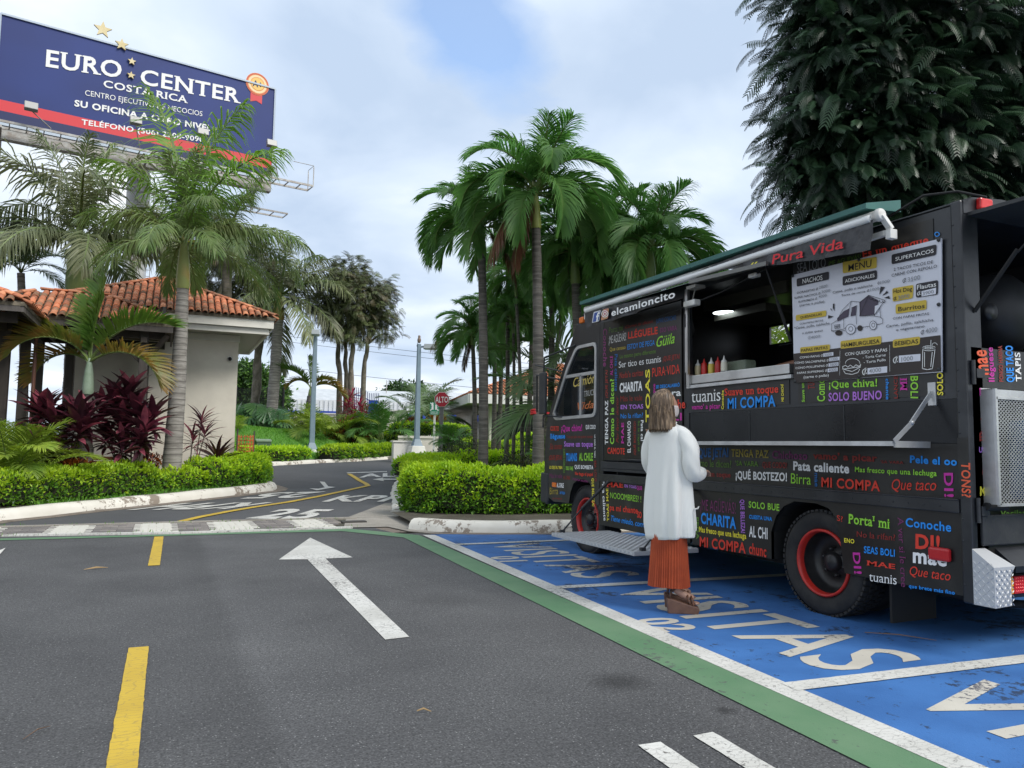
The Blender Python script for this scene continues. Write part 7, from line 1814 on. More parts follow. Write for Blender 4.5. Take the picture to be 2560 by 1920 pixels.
    if len(sp):
        VV, FF, off = [], [], 0
        for q in sp:
            hgt = rs.uniform(.03,.11); base = P[q]; lean = rs.normal(0,.25,3); lean[2] = 1
            kk = 6; pp = base+norm(lean[None])[0]*np.linspace(.0,hgt,kk)[:,None]
            a = rs.rand(kk)*6.28; dd = np.stack([np.cos(a),np.sin(a),np.full(kk,.9)],1)
            v, f = leaf_quads(pp, dd, np.stack([-np.cos(a),-np.sin(a),np.full(kk,1.)],1), np.full(kk,ls*.9), np.full(kk,ls*.45)); VV.append(v); FF.append(f+off); off += len(v)
        fast_mesh('sprigs', np.concatenate(VV), np.concatenate(FF), [(mats or [M_HTOP])[0]], t, kind='stuff')
    return t

# -------- fronds
def frond(L, e0, droop, p=1.2, ll=.6, n=46, w=.035, keel=20, sag=.5, seed=0, plume=0, fwd0=25, fwd1=62, start=.16, rr=.018, twist=0.0, gap=0.0):
    rs = np.random.RandomState(seed); V = []; F = []
    m = 24; pts = [np.zeros(3)]; ang = []
    for i in range(m+1):
        s = i/m; a = math.radians(e0 - droop*s**p); ang.append(a)
        if i < m: pts.append(pts[-1]+np.array([math.cos(a),0,math.sin(a)])*L/m)
    pts = np.array(pts)
    def at_(s):
        k = min(s*m, m-1e-6); i = int(k); f = k-i; q = pts[i]*(1-f)+pts[i+1]*f; a = ang[i]*(1-f)+ang[i+1]*f
        return q, np.array([math.cos(a),0,math.sin(a)]), np.array([-math.sin(a),0,math.cos(a)])
    # rachis, three-sided
    prev = None
    for i in range(0, m+1, 2):
        q, T, N_ = at_(i/m); r = rr*(1-.85*i/m)+.002; b = len(V)
        V += [q+N_*r*.6, q+np.array([0,r,0])-N_*r*.5, q-np.array([0,r,0])-N_*r*.5]
        if prev is not None:
            for j in range(3): F += [(prev+j, prev+(j+1)%3, b+(j+1)%3), (prev+j, b+(j+1)%3, b+j)]
        prev = b
    nr = len(F)
    for sd in (1,-1):
        for i in range(n):
            s = start+(1-start)*(i+rs.rand()*.6)/n
            if rs.rand() < gap: continue
            s = min(s, .995); q, T, N_ = at_(s)
            lp = ll*(.45+.62*math.sin(math.pi*min(1,(s-start)/(1-start)*.86+.10)))*(.9+.2*rs.rand())
            if s > .93: lp *= .75
            k = math.radians(keel + (rs.uniform(-plume, plume) if plume else rs.uniform(-7,7)))
            fa = math.radians(fwd0+(fwd1-fwd0)*s**1.5+rs.uniform(-5,5))
            out = np.array([0,sd,0])*math.cos(k)+N_*math.sin(k); d = out*math.cos(fa)+T*math.sin(fa); d /= np.linalg.norm(d)
            wv = T-d*T.dot(d); wv /= max(np.linalg.norm(wv),1e-6)
            sg = sag*(.8+.5*rs.rand()); p0 = q
            d1 = d+np.array([0,0,-sg*.35]); d1 /= np.linalg.norm(d1); d2 = d+np.array([0,0,-sg*1.1]); d2 /= np.linalg.norm(d2); d3 = d+np.array([0,0,-sg*2.0]); d3 /= np.linalg.norm(d3)
            p1 = p0+d1*lp*.35; p2 = p1+d2*lp*.35; p3 = p2+d3*lp*.30; ww = w*(.8+.4*rs.rand()); b = len(V)
            V += [p0-wv*ww*.25, p0+wv*ww*.25, p1-wv*ww*.5, p1+wv*ww*.5, p2-wv*ww*.38, p2+wv*ww*.38, p3]
            F += [(b,b+1,b+3),(b,b+3,b+2),(b+2,b+3,b+5),(b+2,b+5,b+4),(b+4,b+5,b+6)]
    return np.array(V), np.array(F), nr
def frond_data(mats, **kw):
    V, F, nr = frond(**kw); mi = np.ones(len(F), int); mi[:nr] = 0
    o = fast_mesh('frond', V, F, mats, None, mi); me = o.data; bpy.data.objects.remove(o); return me
M_RACH = mat('rachis', (.16,.22,.06), .5, c2=(.10,.15,.04), scale=5)
M_ROYAL = vmat('royal_frond', (.095,.165,.040), (.16,.20,.075), leaf=.30, rand=.25)
M_ROYALP = vmat('royal_frond_bright', (.17,.31,.045), (.13,.23,.045), leaf=.35)
M_ROYALG = vmat('royal_frond_grey', (.19,.205,.10), (.11,.14,.06), leaf=.2, rand=.3)
M_ADON = vmat('adonidia_frond', (.075,.185,.045), (.125,.25,.062), leaf=.38, rand=.28)
M_ARECA = vmat('areca_frond', (.26,.34,.045), (.14,.24,.035), leaf=.3, rand=.25)
M_ARECAD = vmat('areca_frond_dark', (.10,.24,.045), (.07,.17,.038), leaf=.25, rand=.25)
M_SHADF = vmat('shade_frond', (.085,.165,.05), (.14,.20,.08), leaf=.2, rand=.3)
M_DEAD = vmat('dead_frond', (.10,.040,.022), (.17,.075,.035), leaf=.1, rand=.2)
M_DRY = vmat('dry_frond', (.25,.19,.115), (.16,.13,.08), leaf=.1, rand=.2)
M_YEL = vmat('yellowing_frond', (.34,.27,.04), (.20,.22,.03), leaf=.3, rand=.15)
M_BOT = vmat('bottle_frond', (.075,.16,.026), (.11,.17,.03), leaf=.3, rand=.2)
M_BOTB = vmat('bottle_frond_burnt', (.11,.16,.030), (.27,.16,.045), leaf=.3, rand=.15, scale=4)
LIB = {}
for k, mm in (('', [M_RACH, M_ROYAL]), ('p', [M_RACH, M_ROYALP]), ('g', [M_RACH, M_ROYALG])):
    LIB['royal'+k] = [frond_data(mm, L=1.0, e0=e, droop=d, p=1.3, ll=.27, n=70, w=.0125, keel=8, sag=.75, plume=42, seed=s, rr=.012, start=.12) for s, (e, d) in enumerate(((86,38),(70,68),(52,85),(32,88),(12,82),(-8,62),(-35,42)))]
LIB['adon'] = [frond_data([M_RACH, M_ADON], L=1.0, e0=e, droop=d, p=1.15, ll=.36, n=70, w=.017, keel=46, sag=.55, fwd0=32, fwd1=60, seed=20+s, rr=.016, start=.14) for s, (e, d) in enumerate(((84,70),(70,110),(56,135),(40,140),(20,125),(0,100)))]
LIB['adond'] = [frond_data([M_RACH, M_DEAD], L=1.0, e0=e, droop=d, p=1.1, ll=.34, n=34, w=.026, keel=-5, sag=1.2, seed=40+s, rr=.014) for s, (e, d) in enumerate(((-35,50),(-60,30)))]
LIB['dry'] = [frond_data([M_DRY, M_DRY], L=1.0, e0=e, droop=d, p=1.1, ll=.36, n=44, w=.012, keel=-5, sag=1.3, seed=50+s, rr=.012, plume=30) for s, (e, d) in enumerate(((20,80),(-20,60),(-50,35)))]
LIB['yel'] = [frond_data([M_RACH, M_YEL], L=1.0, e0=10, droop=35, p=1.2, ll=.32, n=34, w=.022, keel=10, sag=.9, seed=60, rr=.012)]
for k, mm in (('', M_ARECA), ('d', M_ARECAD), ('s', M_SHADF)):
    LIB['areca'+k] = [frond_data([M_RACH, mm], L=1.0, e0=e, droop=d, p=1.3, ll=.34, n=42, w=.018, keel=24, sag=.35, seed=70+s, rr=.010, start=.2) for s, (e, d) in enumerate(((80,60),(66,85),(50,95),(34,90)))]
LIB['bottle'] = [frond_data([M_RACH, mm], L=1.0, e0=e, droop=d, p=1.1, ll=.30, n=52, w=.024, keel=38, sag=.15, seed=80+s, rr=.02, start=.16, fwd0=20, fwd1=50) for s, (e, d, mm) in enumerate(((88,14,M_BOT),(100,8,M_BOT),(62,85,M_BOT),(32,110,M_BOTB),(58,128,M_BOTB)))]
def im_az(deg):                                  # heading measured from the picture's right, turning away from us
    d = RT*math.cos(math.radians(deg)) + Vector((FW.x,FW.y,0)).normalized()*math.sin(math.radians(deg)); return math.atan2(d.y, d.x)
def palm(label, cat, base_u, top_uv, d, r0, r1, spec, L, nf, seed, shaft=None, shaft_mat=None, group=None, bark=None, crown=None, tilt=0, rings=True, name='palm_tree', base=None, extra=(), bulge=None, droop_bias=0, zb=None, maxc=None, cshift=(0,0)):
    rr = random.Random(seed)
    T_ = at(top_uv[0], top_uv[1], d); B_ = at(base_u, 1150, d) if base is None else Vector(base)
    B_.z = terr(B_.x,B_.y)+.05 if zb is None else zb
    t = thing(name, label, cat, tuple(B_), group)
    shaft = shaft or 0; C_ = T_+Vector((0,0,shaft))
    k = 26; pts = []; rad = []
    ax = (C_-B_)
    cp = (C_.z-B_.z-shaft)/max(ax.z,.01)
    for i in range(k+1):
        s = i/k*cp; q = B_+ax*s; q += Vector((math.sin(s*3.1)*.04, 0, 0)); pts.append(q)
        r = r0+(r1-r0)*(i/k)
        if i == 0: r = r0*1.25
        elif i == 1: r = r0*1.10
        if bulge: r = bulge(i/k)
        rad.append(r*(1+.02*math.sin(i*1.7)))
    MB().tube(pts, rad, 14).build('trunk', bark or M_BARKG, t)
    if rings:
        H_ = (pts[-1]-pts[0]).length; nr = int(H_/(.13 if r0 > .1 else .10)); rg = MB()
        for i in range(1, nr):
            s = (i+rr.uniform(-.15,.15))/nr; j = min(int(s*k), k-1); f = s*k-j; q = pts[j].lerp(pts[j+1], f); r = rad[j]*(1-f)+rad[j+1]*f
            n = 14; a0 = rr.random(); vs = []
            for dz_, rk in ((-.012,1.0),(0,1.035),(.010,1.0)):
                vs += [q+Vector((math.cos(2*math.pi*a/n)*r*rk, math.sin(2*math.pi*a/n)*r*rk, dz_+.008*math.sin(a*2*math.pi/n+a0*6))) for a in range(n)]
            rg.add(vs, [(b*n+a, b*n+(a+1)%n, (b+1)*n+(a+1)%n, (b+1)*n+a) for b in range(2) for a in range(n)], 0, True)
        rg.build('bark_rings', M_RING, t, kind='stuff')
    if shaft:
        top = pts[-1]; q = [top+(C_-top)*s for s in (0,.08,.35,.7,1.0,1.15)]; rs_ = [r1*1.12, r1*1.22, r1*1.12, r1*.88, r1*.55, r1*.3]
        MB().tube(q, rs_, 14).build('crownshaft', shaft_mat or mat('crownshaft_green', (.20,.26,.075), .45, c2=(.12,.19,.05), scale=4, stretch=(1,1,.3)), t)
    cc_ = C_+Vector((0,0,.02))
    lst = LIB[spec]; ne = len(lst)
    for i in range(nf):
        s = i/max(1,nf-1); cls = min(ne-1, max(0, int(s*ne+rr.uniform(-.5,.5))+droop_bias*(s > .3)))
        if maxc is not None: cls = min(cls, maxc)
        az = i*2.39996+rr.uniform(-.3,.3)+seed
        sc = L*rr.uniform(.86,1.10)*(.85 if s < .12 else 1)
        o = inst('frond', lst[cls], t, tuple(cc_-B_+Vector((rr.uniform(-.03,.03),rr.uniform(-.03,.03),-.10*s*shaft))), (rr.uniform(-.3,.3), rr.uniform(-.14,.14), az), (sc,sc,sc))
    for e in extra:                              # (library, index, heading, length)
        lb = LIB[e[0]][e[1]]; inst('frond', lb, t, tuple(cc_-B_), (0,0,im_az(e[2])), (e[3],)*3, label=e[4] if len(e) > 4 else None)
    return t
GP = 'tall palms on the left'; GA = 'clump of ringed trunk palms beside the truck'
def D_(x, y): return (x*2560/2212, y*2560/2212)
CS_Y = mat('crownshaft_yellow', (.42,.40,.13), .5, c2=(.28,.32,.08), scale=3, stretch=(1,1,.3))
CS_O = mat('crownshaft_orange', (.34,.22,.06), .5, c2=(.24,.27,.08), scale=1.2, detail=2, contrast=(.4,.55))
# left royals
palm('tall royal palm with smooth grey trunk standing in front of the guard house','palm tree', 428, D_(393,622), 16.4, .205, .12, 'royal', 2.2, 17, 3, maxc=4, shaft=1.05, shaft_mat=CS_O, group=GP,
     extra=[('royalp',0,160,3.9),('royalp',0,10,3.4),('royalp',1,-5,3.1),('royalp',1,190,2.6),('royalp',0,80,3.2),('royal',3,0,2.1)])
palm('grey fronded royal palm with fat green crownshaft behind the left pavilion','palm tree', 185, D_(165,628), 21.5, .40, .30, 'royalg', 3.7, 18, 9, maxc=4, shaft=1.45, bark=M_BARKD, group=GP,
     extra=[('royal',0,80,3.6),('royalg',3,178,4.2),('royalg',4,185,4.2),('royalg',4,2,4.0),('royalg',3,10,3.2),('royalg',2,170,3.3)])
palm('royal palm with banded pale trunk rising behind the guard house roof corner','palm tree', 670, D_(602,690), 37, .29, .24, 'royalg', 3.9, 15, 14, shaft=1.2, shaft_mat=CS_O, group=GP,
     extra=[('royalg',3,0,4.8),('royalg',4,5,4.6),('royalg',5,-20,4.3),('royalg',2,20,4.3),('royal',1,60,4.0),('royalg',3,180,4.3)])
palm('grey trunked palm behind the guard house roof with one yellowing frond','palm tree', 565, D_(487,560), 25, .17, .15, 'royal', 2.9, 13, 27, shaft=.5, shaft_mat=M_BARKT, group=GP, bark=M_BARKT,
     extra=[('royal',3,8,3.1),('royal',3,-10,3.0),('royal',4,172,2.7),('yel',0,185,1.9,'yellowing frond hanging low')])
palm('palm with a brown dried skirt of leaves beside the billboard column','palm tree', 415, D_(358,560), 28, .25, .22, 'royalg', 2.3, 9, 31, shaft=.7, bark=M_BARKT, group=GP,
     extra=[('dry',0,20,2.0),('dry',1,200,2.0),('dry',1,-30,2.0),('dry',2,100,1.8),('dry',2,0,1.8),('dry',0,160,2.0)])
palm('low dark leaved palm whose crown shows above the left pavilion roof','palm tree', 60, D_(45,590), 22, .12, .10, 'arecas', 1.5, 12, 37, group=GP)
palm('slim dark palm between the thick palm and the billboard column','palm tree', 250, D_(212,575), 27, .09, .08, 'arecas', 1.7, 11, 41, group=GP)
# bottle palm
BB = lambda s: .20 if s < .45 else (.20-.10*min(1,(s-.45)/.2)) if s < .7 else .085+.0*s
bp_ = at(*Z('P',590,1300), 15.0)
palm('short bottle trunked palm with arching fronds in the left flower bed','palm tree', 0, Z('P',660,860), 15.0, .2, .09, 'bottle', 1.8, 0, 5, shaft=.62, shaft_mat=mat('crownshaft_blue', (.28,.36,.26), .5, c2=(.20,.28,.18), scale=4), base=(bp_.x,bp_.y,0), zb=.2, bulge=BB, bark=M_BARKD,
     extra=[('bottle',0,60,1.75),('bottle',1,0,1.3),('bottle',0,20,1.35),('bottle',2,0,2.0),('bottle',4,176,2.3),('bottle',3,-8,1.9),('bottle',3,170,1.6),('bottle',4,215,1.7)])
# palms by the truck
AD = lambda lab, bu, tp, d, r, L, nf, sd, sh, shm=None, **k: palm(lab, 'palm tree', bu, tp, d, r, r*.72, 'adon', L, nf, sd, shaft=sh, shaft_mat=shm, group=GA, bark=M_BARKD, **k)
AD('left foremost palm of the clump with dark ringed trunk, behind the hedge end', 1208, D_(1038,548), 17.0, .120, 1.55, 20, 2, .62, extra=[('adon',3,180,1.7),('adon',4,190,1.6),('adon',2,170,1.6),('adond',0,-10,1.6,'hanging dead brown frond')])
AD('tallest palm of the clump with yellow crownshaft and a red tape round its trunk', 1346, D_(1155,492), 15.6, .128, 1.95, 24, 4, .75, CS_Y, extra=[('adon',3,180,2.0),('adon',3,0,2.0),('adond',0,205,1.9,'dead reddish brown frond'),('adond',1,215,1.7,'dead reddish brown frond')])
AD('palm leaning right with swollen green crownshaft behind the cab of the truck', 1450, D_(1240,612), 17.0, .135, 1.75, 23, 6, .80, extra=[('adon',3,10,1.9)])
AD('rightmost palm of the clump, crown arching low above the awning', 1622, D_(1405,600), 16.0, .125, 1.75, 23, 8, .62, extra=[('adon',3,0,1.9),('adon',4,5,1.8),('adon',4,-15,1.7),('adon',3,178,1.7)])
AD('palm between the two largest crowns, its pale shaft just above the awning', 1520, D_(1312,628), 18.0, .10, 1.6, 20, 10, .55)
AD('slender palm with pale green shaft between the second trunk and the truck cab', 1370, D_(1192,652), 20.5, .10, 1.5, 18, 12, .62)
AD('small leaning palm right of the slim lamp post with a dead frond hanging', 1188, D_(1020,745), 23.5, .085, 1.5, 20, 16, .30, extra=[('adon',3,178,1.3),('adond',1,150,1.1,'dead brown frond'),('dry',0,170,1.5)])
AD('thin palm just right of the left foremost trunk', 1232, D_(1067,720), 24.0, .085, 1.35, 15, 18, .40)
AD('thin palm second to the right of the left foremost trunk', 1243, D_(1083,725), 24.5, .085, 1.35, 15, 19, .45)
AD('narrow curving cane palm in the middle of the clump', 1308, D_(1112,640), 20.0, .055, 1.25, 15, 22, .5)
AD('cane palm with low crown in front of the tiled building', 1282, D_(1108,720), 21.0, .055, 1.3, 17, 24, .3)
AD('palm half hidden behind the tallest palm trunk', 1315, D_(1150,650), 23.0, .085, 1.4, 17, 26, .35)
AD('dark palm at the back of the clump behind the cane palms', 1345, D_(1215,680), 25.0, .09, 1.6, 17, 29, .4)
AD('leafy palm crown filling the gap right of the tallest palm', 1480, D_(1275,545), 18.5, .11, 1.7, 15, 51, .5)
AD('palm crown between the leaning palm and the rightmost palm', 1560, D_(1345,560), 18.8, .11, 1.6, 14, 53, .5)
AD('thin young palm at the back left of the clump', 1265, D_(1095,600), 21.5, .07, 1.4, 13, 57, .4)
# red tape round the second trunk
q = at(*Z('K',892,1155), 15.6)
tp = MB(); 
for dz_ in (-.045,-.01,.03): tp.tube([Vector((q.x+.118*math.cos(a), q.y+.118*math.sin(a), q.z+dz_+.01*math.sin(a*2))) for a in np.linspace(0,2*math.pi,20)], .02, 6, flat=.5)
tp.beam((q.x+.1,q.y-.02,q.z),(q.x+.42,q.y-.15,q.z-.04),.006,.04)
o = tp.build('red_tape', mat('red_tape', (.60,.03,.035), .4)); tag(o, 'red barrier tape wound round the tallest palm trunk with a loose end', 'tape')

# areca clumps ------------------------------------------------------
def clump(label, uv, d, spec, L, n, seed, spread=.35, cat='shrub', h=.0, name='palm_clump', group=None, canes=True, dz=.12):
    rr = random.Random(seed); p = at(uv[0], uv[1], d); p.z = terr(p.x,p.y)+dz
    t = thing(name, label, cat, tuple(p), group); st_ = MB()
    for i in range(n):
        a = rr.random()*6.28; r = spread*rr.random(); b = Vector((r*math.cos(a), r*math.sin(a), 0)); hh = h*rr.uniform(.4,1.0)
        if canes and hh > .1: st_.tube([p+b, p+b*1.15+Vector((0,0,hh))], [.022,.016], 6)
        k = rr.choices(range(len(LIB[spec])), [.3,.3,.25,.15][:len(LIB[spec])])[0]; sc = L*rr.uniform(.75,1.12)
        inst('frond', LIB[spec][k], t, tuple(b*1.15+Vector((0,0,hh))), (rr.uniform(-.2,.2), rr.uniform(-.15,.15), a+rr.uniform(-.5,.5)), (sc,)*3)
    if st_.v: st_.build('canes', M_RACH, t)
    return t
clump('yellow green areca palm cut by the left edge, in front of the purple plants', Z('H',60,1290), 13.6, 'areca', 1.35, 26, 1, h=.35, spread=.3, dz=.2)
clump('second smaller areca palm at the left edge behind the hedge', Z('H',-60,1330), 14.4, 'areca', 1.2, 18, 2, h=.3)
clump('feathery green areca palm right beside the left lamp post', Z('I',1250,1280), 34, 'areca', 1.9, 30, 3, h=.5, spread=.9, dz=.35)
clump('areca palm clump left of the crimson plant', Z('I',1500,1200), 36, 'areca', 1.6, 20, 4, h=.4, spread=.7, dz=.4)
clump('areca palm clump with a yellow frond right of the crimson plant', Z('J',300,1230), 35, 'arecad', 1.9, 28, 5, h=.5, spread=.9, dz=.4)
clump('grey green palm bush behind the meeting point sign', Z('J',780,1050), 40, 'arecas', 2.6, 26, 6, h=1.4, spread=.8, dz=.6)
pt = clump('dark green palm growing in a black square pot behind the stop sign', Z('J',1200,1240), 25, 'arecad', .95, 20, 7, h=.15, spread=.2, cat='potted palm', name='potted_palm', dz=.75)
q = ORG[pt.name]; MB().add([(q.x+sx*w_,q.y+sy*w_,q.z+z) for z,w_ in ((-.72,.26),(.02,.34)) for sx,sy in ((-1,-1),(1,-1),(1,1),(-1,1))], [(0,3,2,1),(4,5,6,7),(0,1,5,4),(1,2,6,5),(2,3,7,6),(3,0,4,7)]).build('pot', mat('pot_black', (.03,.03,.035), .6), pt, bevel=.02)
clump('dark areca palm right of the tallest palm trunk, beside the truck cab', Z('K',985,1380), 18.5, 'arecad', 1.2, 14, 8, h=.3, spread=.3, dz=.3)
clump('areca fronds in front of the tiled building between the cane palms', Z('K',770,1400), 20.5, 'areca', .75, 9, 9, h=.1, spread=.2, dz=.3)
clump('tall grey green palm mass rising behind the truck roof', (1500,800), 21, 'arecas', 2.6, 20, 10, h=2.9, spread=1.5, dz=.3)
clump('tall leafy palm mass behind the middle of the truck', (1720,800), 21, 'arecas', 2.6, 18, 12, h=2.3, spread=1.6, dz=.3)
clump('light green palm seen through the far window of the truck', (1900,900), 15, 'areca', 2.4, 30, 13, h=2.6, spread=1.0, dz=.2)
clump('small yellowish palm at the corner of the guard house', Z('I',160,900), 30, 'areca', .9, 8, 14, spread=.15, dz=1.0)
# small palm on the far bed
sp_ = at(*Z('I',1060,900), 37)
palm('small swollen trunk palm with arching fronds left of the left lamp post','palm tree', 0, Z('I',1085,650), 37, .2, .1, 'bottle', 1.9, 0, 33, shaft=.35, base=(sp_.x,sp_.y,0), zb=1.1, bulge=lambda s: .50-.34*s**.8, bark=M_BARKD,
     extra=[('bottle',2,178,2.3),('bottle',0,150,1.6),('bottle',3,5,2.0),('bottle',4,-5,1.7),('bottle',4,170,1.5)])

# ---- slim feathery trees -------------------------------------------
def comp_leaf(L=.5, n=10, pl=.16, w=.035, droop=.5, seed=0, segs=2):
    """twice-divided leaf: a midrib with drooping side leaflets"""
    rs = np.random.RandomState(seed); V = []; F = []
    def rib(s): a = .25-droop*1.5*s; return np.array([L*s*math.cos(a*.6), 0, L*s*math.sin(a*.6)-.18*L*s*s*droop*2])
    a, b = rib(0), rib(1); mid = rib(.5); V += [a+[0,.006,0], a-[0,.006,0], mid+[0,.005,0], mid-[0,.005,0], b]; F += [(0,1,3),(0,3,2),(2,3,4)]
    for i in range(n):
        s = .15+.85*i/n
        for sd in (1,-1):
            p = rib(s); T = rib(min(1,s+.05))-rib(s-.05); T /= np.linalg.norm(T)
            l = pl*(.6+.5*math.sin(math.pi*min(1,s*.9+.1)))*(.9+.2*rs.rand()); d = np.array([0,sd,0])*.80+T*.6+np.array([0,0,-.15]); d /= np.linalg.norm(d)
            wv = T-d*T.dot(d); wv /= np.linalg.norm(wv); b_ = len(V); p1 = p+d*l*.5; p2 = p1+(d+np.array([0,0,-.55]))/1.1*l*.5
            V += [p-wv*w*.3, p+wv*w*.3, p1-wv*w*.5, p1+wv*w*.5, p2-wv*w*.25, p2+wv*w*.25]; F += [(b_,b_+1,b_+3),(b_,b_+3,b_+2),(b_+2,b_+3,b_+5),(b_+2,b_+5,b_+4)]
    return np.array(V), np.array(F)
def place(TV, TF, P, D, sc, roll, rs):
    """copies of a template along D, joined"""
    D = norm(D); up = np.tile([0,0,1.0], (len(P),1)); Y = norm(np.cross(up, D)); Zz = np.cross(D, Y)
    cr, sr = np.cos(roll)[:,None], np.sin(roll)[:,None]; Y2 = Y*cr+Zz*sr; Z2 = Zz*cr-Y*sr
    M = np.stack([D, Y2, Z2], 1)                 # rows: images of x, y, z
    V = np.einsum('kj,njl->nkl', TV, M)*sc[:,None,None]+P[:,None,:]
    F = TF[None]+(np.arange(len(P))*len(TV))[:,None,None]
    return V.reshape(-1,3), F.reshape(-1,3)
def shell(rs, c, r, n, flat=.8, inner=.45):
    d = norm(rs.normal(size=(n,3))); q = (inner+(1-inner)*rs.rand(n,1)**.6)*r*(.85+.3*np.sin(d[:,0:1]*5+d[:,2:3]*4)*.5+.15*rs.rand(n,1)); P = np.array(c)+d*q*np.array([1,1,flat]); return P, d
M_SLIM = [vmat('olive_leaf', (.155,.185,.070), (.10,.13,.05), leaf=.2), vmat('dark_olive_leaf', (.055,.07,.035), (.08,.085,.045), leaf=.15), vmat('bronze_leaf', (.14,.12,.060), (.08,.075,.042), leaf=.15)]
def slim_tree(label, trunk, blobs, n, seed, r=.13, mats=None, L=.46, name='slim_tree', bark=None, group=None, tleaf=None, limbs=True):
    """trunk: list of (u, v, d); blobs: (u, v, d, radius)"""
    rs = np.random.RandomState(seed); T_ = [at(*p) for p in trunk]; g = T_[0]; g.z = terr(g.x,g.y)
    t = thing(name, label, 'tree', tuple(g), group)
    mb = MB(); k = len(T_); pts = []
    for i in range(k-1):
        for q in range(8):
            w = T_[i].lerp(T_[i+1], q/8); j = i*8+q; pts.append(w+Vector((.03*math.sin(j*.9+seed), .03*math.sin(j*1.3), 0)))
    pts.append(T_[-1]); rad = [r*(1-.45*i/len(pts))*(1+.09*math.sin(i*2.1)+.05*math.sin(i*5.3)) for i in range(len(pts))]
    mb.tube(pts, rad, 9)
    if limbs:
        for (u, v, d, R_) in blobs:
            c = at(u, v, d); s0 = pts[int(len(pts)*.85)]; mb.tube([s0, s0.lerp(c,.5)+Vector((0,0,.1)), c], [r*.5, r*.35, r*.12], 6)
    mb.build('trunk', bark or M_BARKT, t)
    TV, TF = comp_leaf(L=1, n=9, pl=.34, w=.05, droop=.6, seed=seed) if tleaf is None else tleaf
    tot = sum(b[3]**2 for b in blobs); VV, FF, MI, off = [], [], [], 0
    for (u, v, d, R_) in blobs:
        m = int(n*R_**2/tot)//6; P, dr = shell(rs, at(u, v, d), R_*.92, m); P = np.repeat(P,6,0)+rs.normal(0,.16,(m*6,3)); dr = np.repeat(dr,6,0); m *= 6; D = norm(dr*np.array([1,1,.6])+rs.normal(0,.35,(m,3))+np.array([0,0,.05]))
        V, F = place(TV, TF, P, D, L*(.6+.5*rs.rand(m)), rs.normal(0,.5,m), rs); VV.append(V); FF.append(F+off); off += len(V)
        MI.append(np.repeat(rs.choice(3, m, p=[.45,.33,.22]), len(TF)))
    fast_mesh('crown', np.concatenate(VV), np.concatenate(FF), mats or M_SLIM, t, np.concatenate(MI))
    return t
S_ = lambda a, b, d, *r: (*Z('S',a,b), d, *r)
GS = 'tall slim trees with bare trunks'
slim_tree('leftmost slim tree with knotty grey trunk and feathery crown above the lane', [S_(1110,1750,38.4),S_(1085,1400,38.4),S_(1070,1050,38.4)], [S_(1080,860,38.4,1.3125),S_(960,760,38.4,1),S_(1060,640,38.4,1.125),S_(1150,470,38.4,1)], 1000, 1, r=.17, group=GS)
slim_tree('second slim tree, its crown the highest of the slim trees', [S_(1160,1750,39.04),S_(1150,1400,39.04),S_(1140,1100,39.04)], [S_(1190,560,39.04,1.125),S_(1200,440,39.04,0.9375),S_(1130,950,39.04,1)], 850, 2, r=.15, group=GS)
slim_tree('third slim tree with pale twisted trunk in the middle of the slim trees', [S_(1195,1750,37.76),S_(1200,1350,37.76),S_(1215,1060,37.76)], [S_(1240,780,37.76,1.375),S_(1330,640,37.76,1.1875),S_(1250,1000,37.76,0.875)], 1000, 3, r=.17, group=GS)
slim_tree('rightmost slim tree leaning right with a side spray of leaves', [S_(1285,1750,38.4),S_(1330,1300,38.4),S_(1360,1080,38.4)], [S_(1430,760,38.4,1.25),S_(1440,600,38.4,1),S_(1370,930,38.4,1),S_(1510,870,38.4,0.625),S_(1540,1020,38.4,0.525)], 1000, 4, r=.15, group=GS)
slim_tree('dark bushy tree with mossy trunk behind the guard house roof corner', [(640,1150,38),(638,1000,38),(648,860,38),(660,760,38)], [(560,690,38,1.8),(640,660,38,1.92),(690,730,38,1.44),(620,770,38,1.56),(530,760,38,1.44),(670,800,38,1.08)], 2200, 5, r=.27, mats=[M_SLIM[1],M_SLIM[2],M_SLIM[1]])
slim_tree('dark tree mass with vines behind the grey trunked palm', [(500,1150,33),(520,900,33),(530,760,33)], [(500,640,33,1.3),(590,620,33,1.3),(470,740,33,.9)], 800, 6, r=.2, mats=[M_SLIM[1],M_SLIM[1],M_SLIM[2]])
# broadleaf tree behind the black fence
def broad_tree(label, base, blobs, n, ls, seed, mats, name='broadleaf_tree', r=.2):
    rs = np.random.RandomState(seed); g = at(*base); g.z = terr(g.x,g.y); t = thing(name, label, 'tree', tuple(g)); mb = MB()
    cs = [at(*b[:3]) for b in blobs]; top = sum(cs, Vector())/len(cs)
    mb.tube([g, g.lerp(top,.5), top], [r, r*.8, r*.4], 8)
    for c in cs: mb.tube([g.lerp(top,.55), (g.lerp(top,.6)+c)/2, c], [r*.5,r*.3,r*.1], 6)
    mb.build('trunk', M_BARKT, t); VV, FF, MI, off = [], [], [], 0
    tot = sum(b[3]**2 for b in blobs)
    for b, c in zip(blobs, cs):
        m = int(n*b[3]**2/tot); P, d = shell(rs, c, b[3], m, .85, .6); k = 5
        P = np.repeat(P, k, 0)+rs.normal(0,ls*.5,(m*k,3)); d = np.repeat(d, k, 0)
        D = norm(d*.6+rs.normal(0,.6,(m*k,3))+np.array([0,0,-.25])); U = norm(d+rs.normal(0,.5,(m*k,3))+np.array([0,0,.6])); L_ = ls*(.7+.6*rs.rand(m*k))
        V, F = leaf_quads(P, D, U, L_, L_*.42); VV.append(V); FF.append(F+off); off += len(V); MI.append(np.repeat(rs.choice(len(mats), m*k), 2))
    fast_mesh('crown', np.concatenate(VV), np.concatenate(FF), mats, t, np.concatenate(MI)); return t
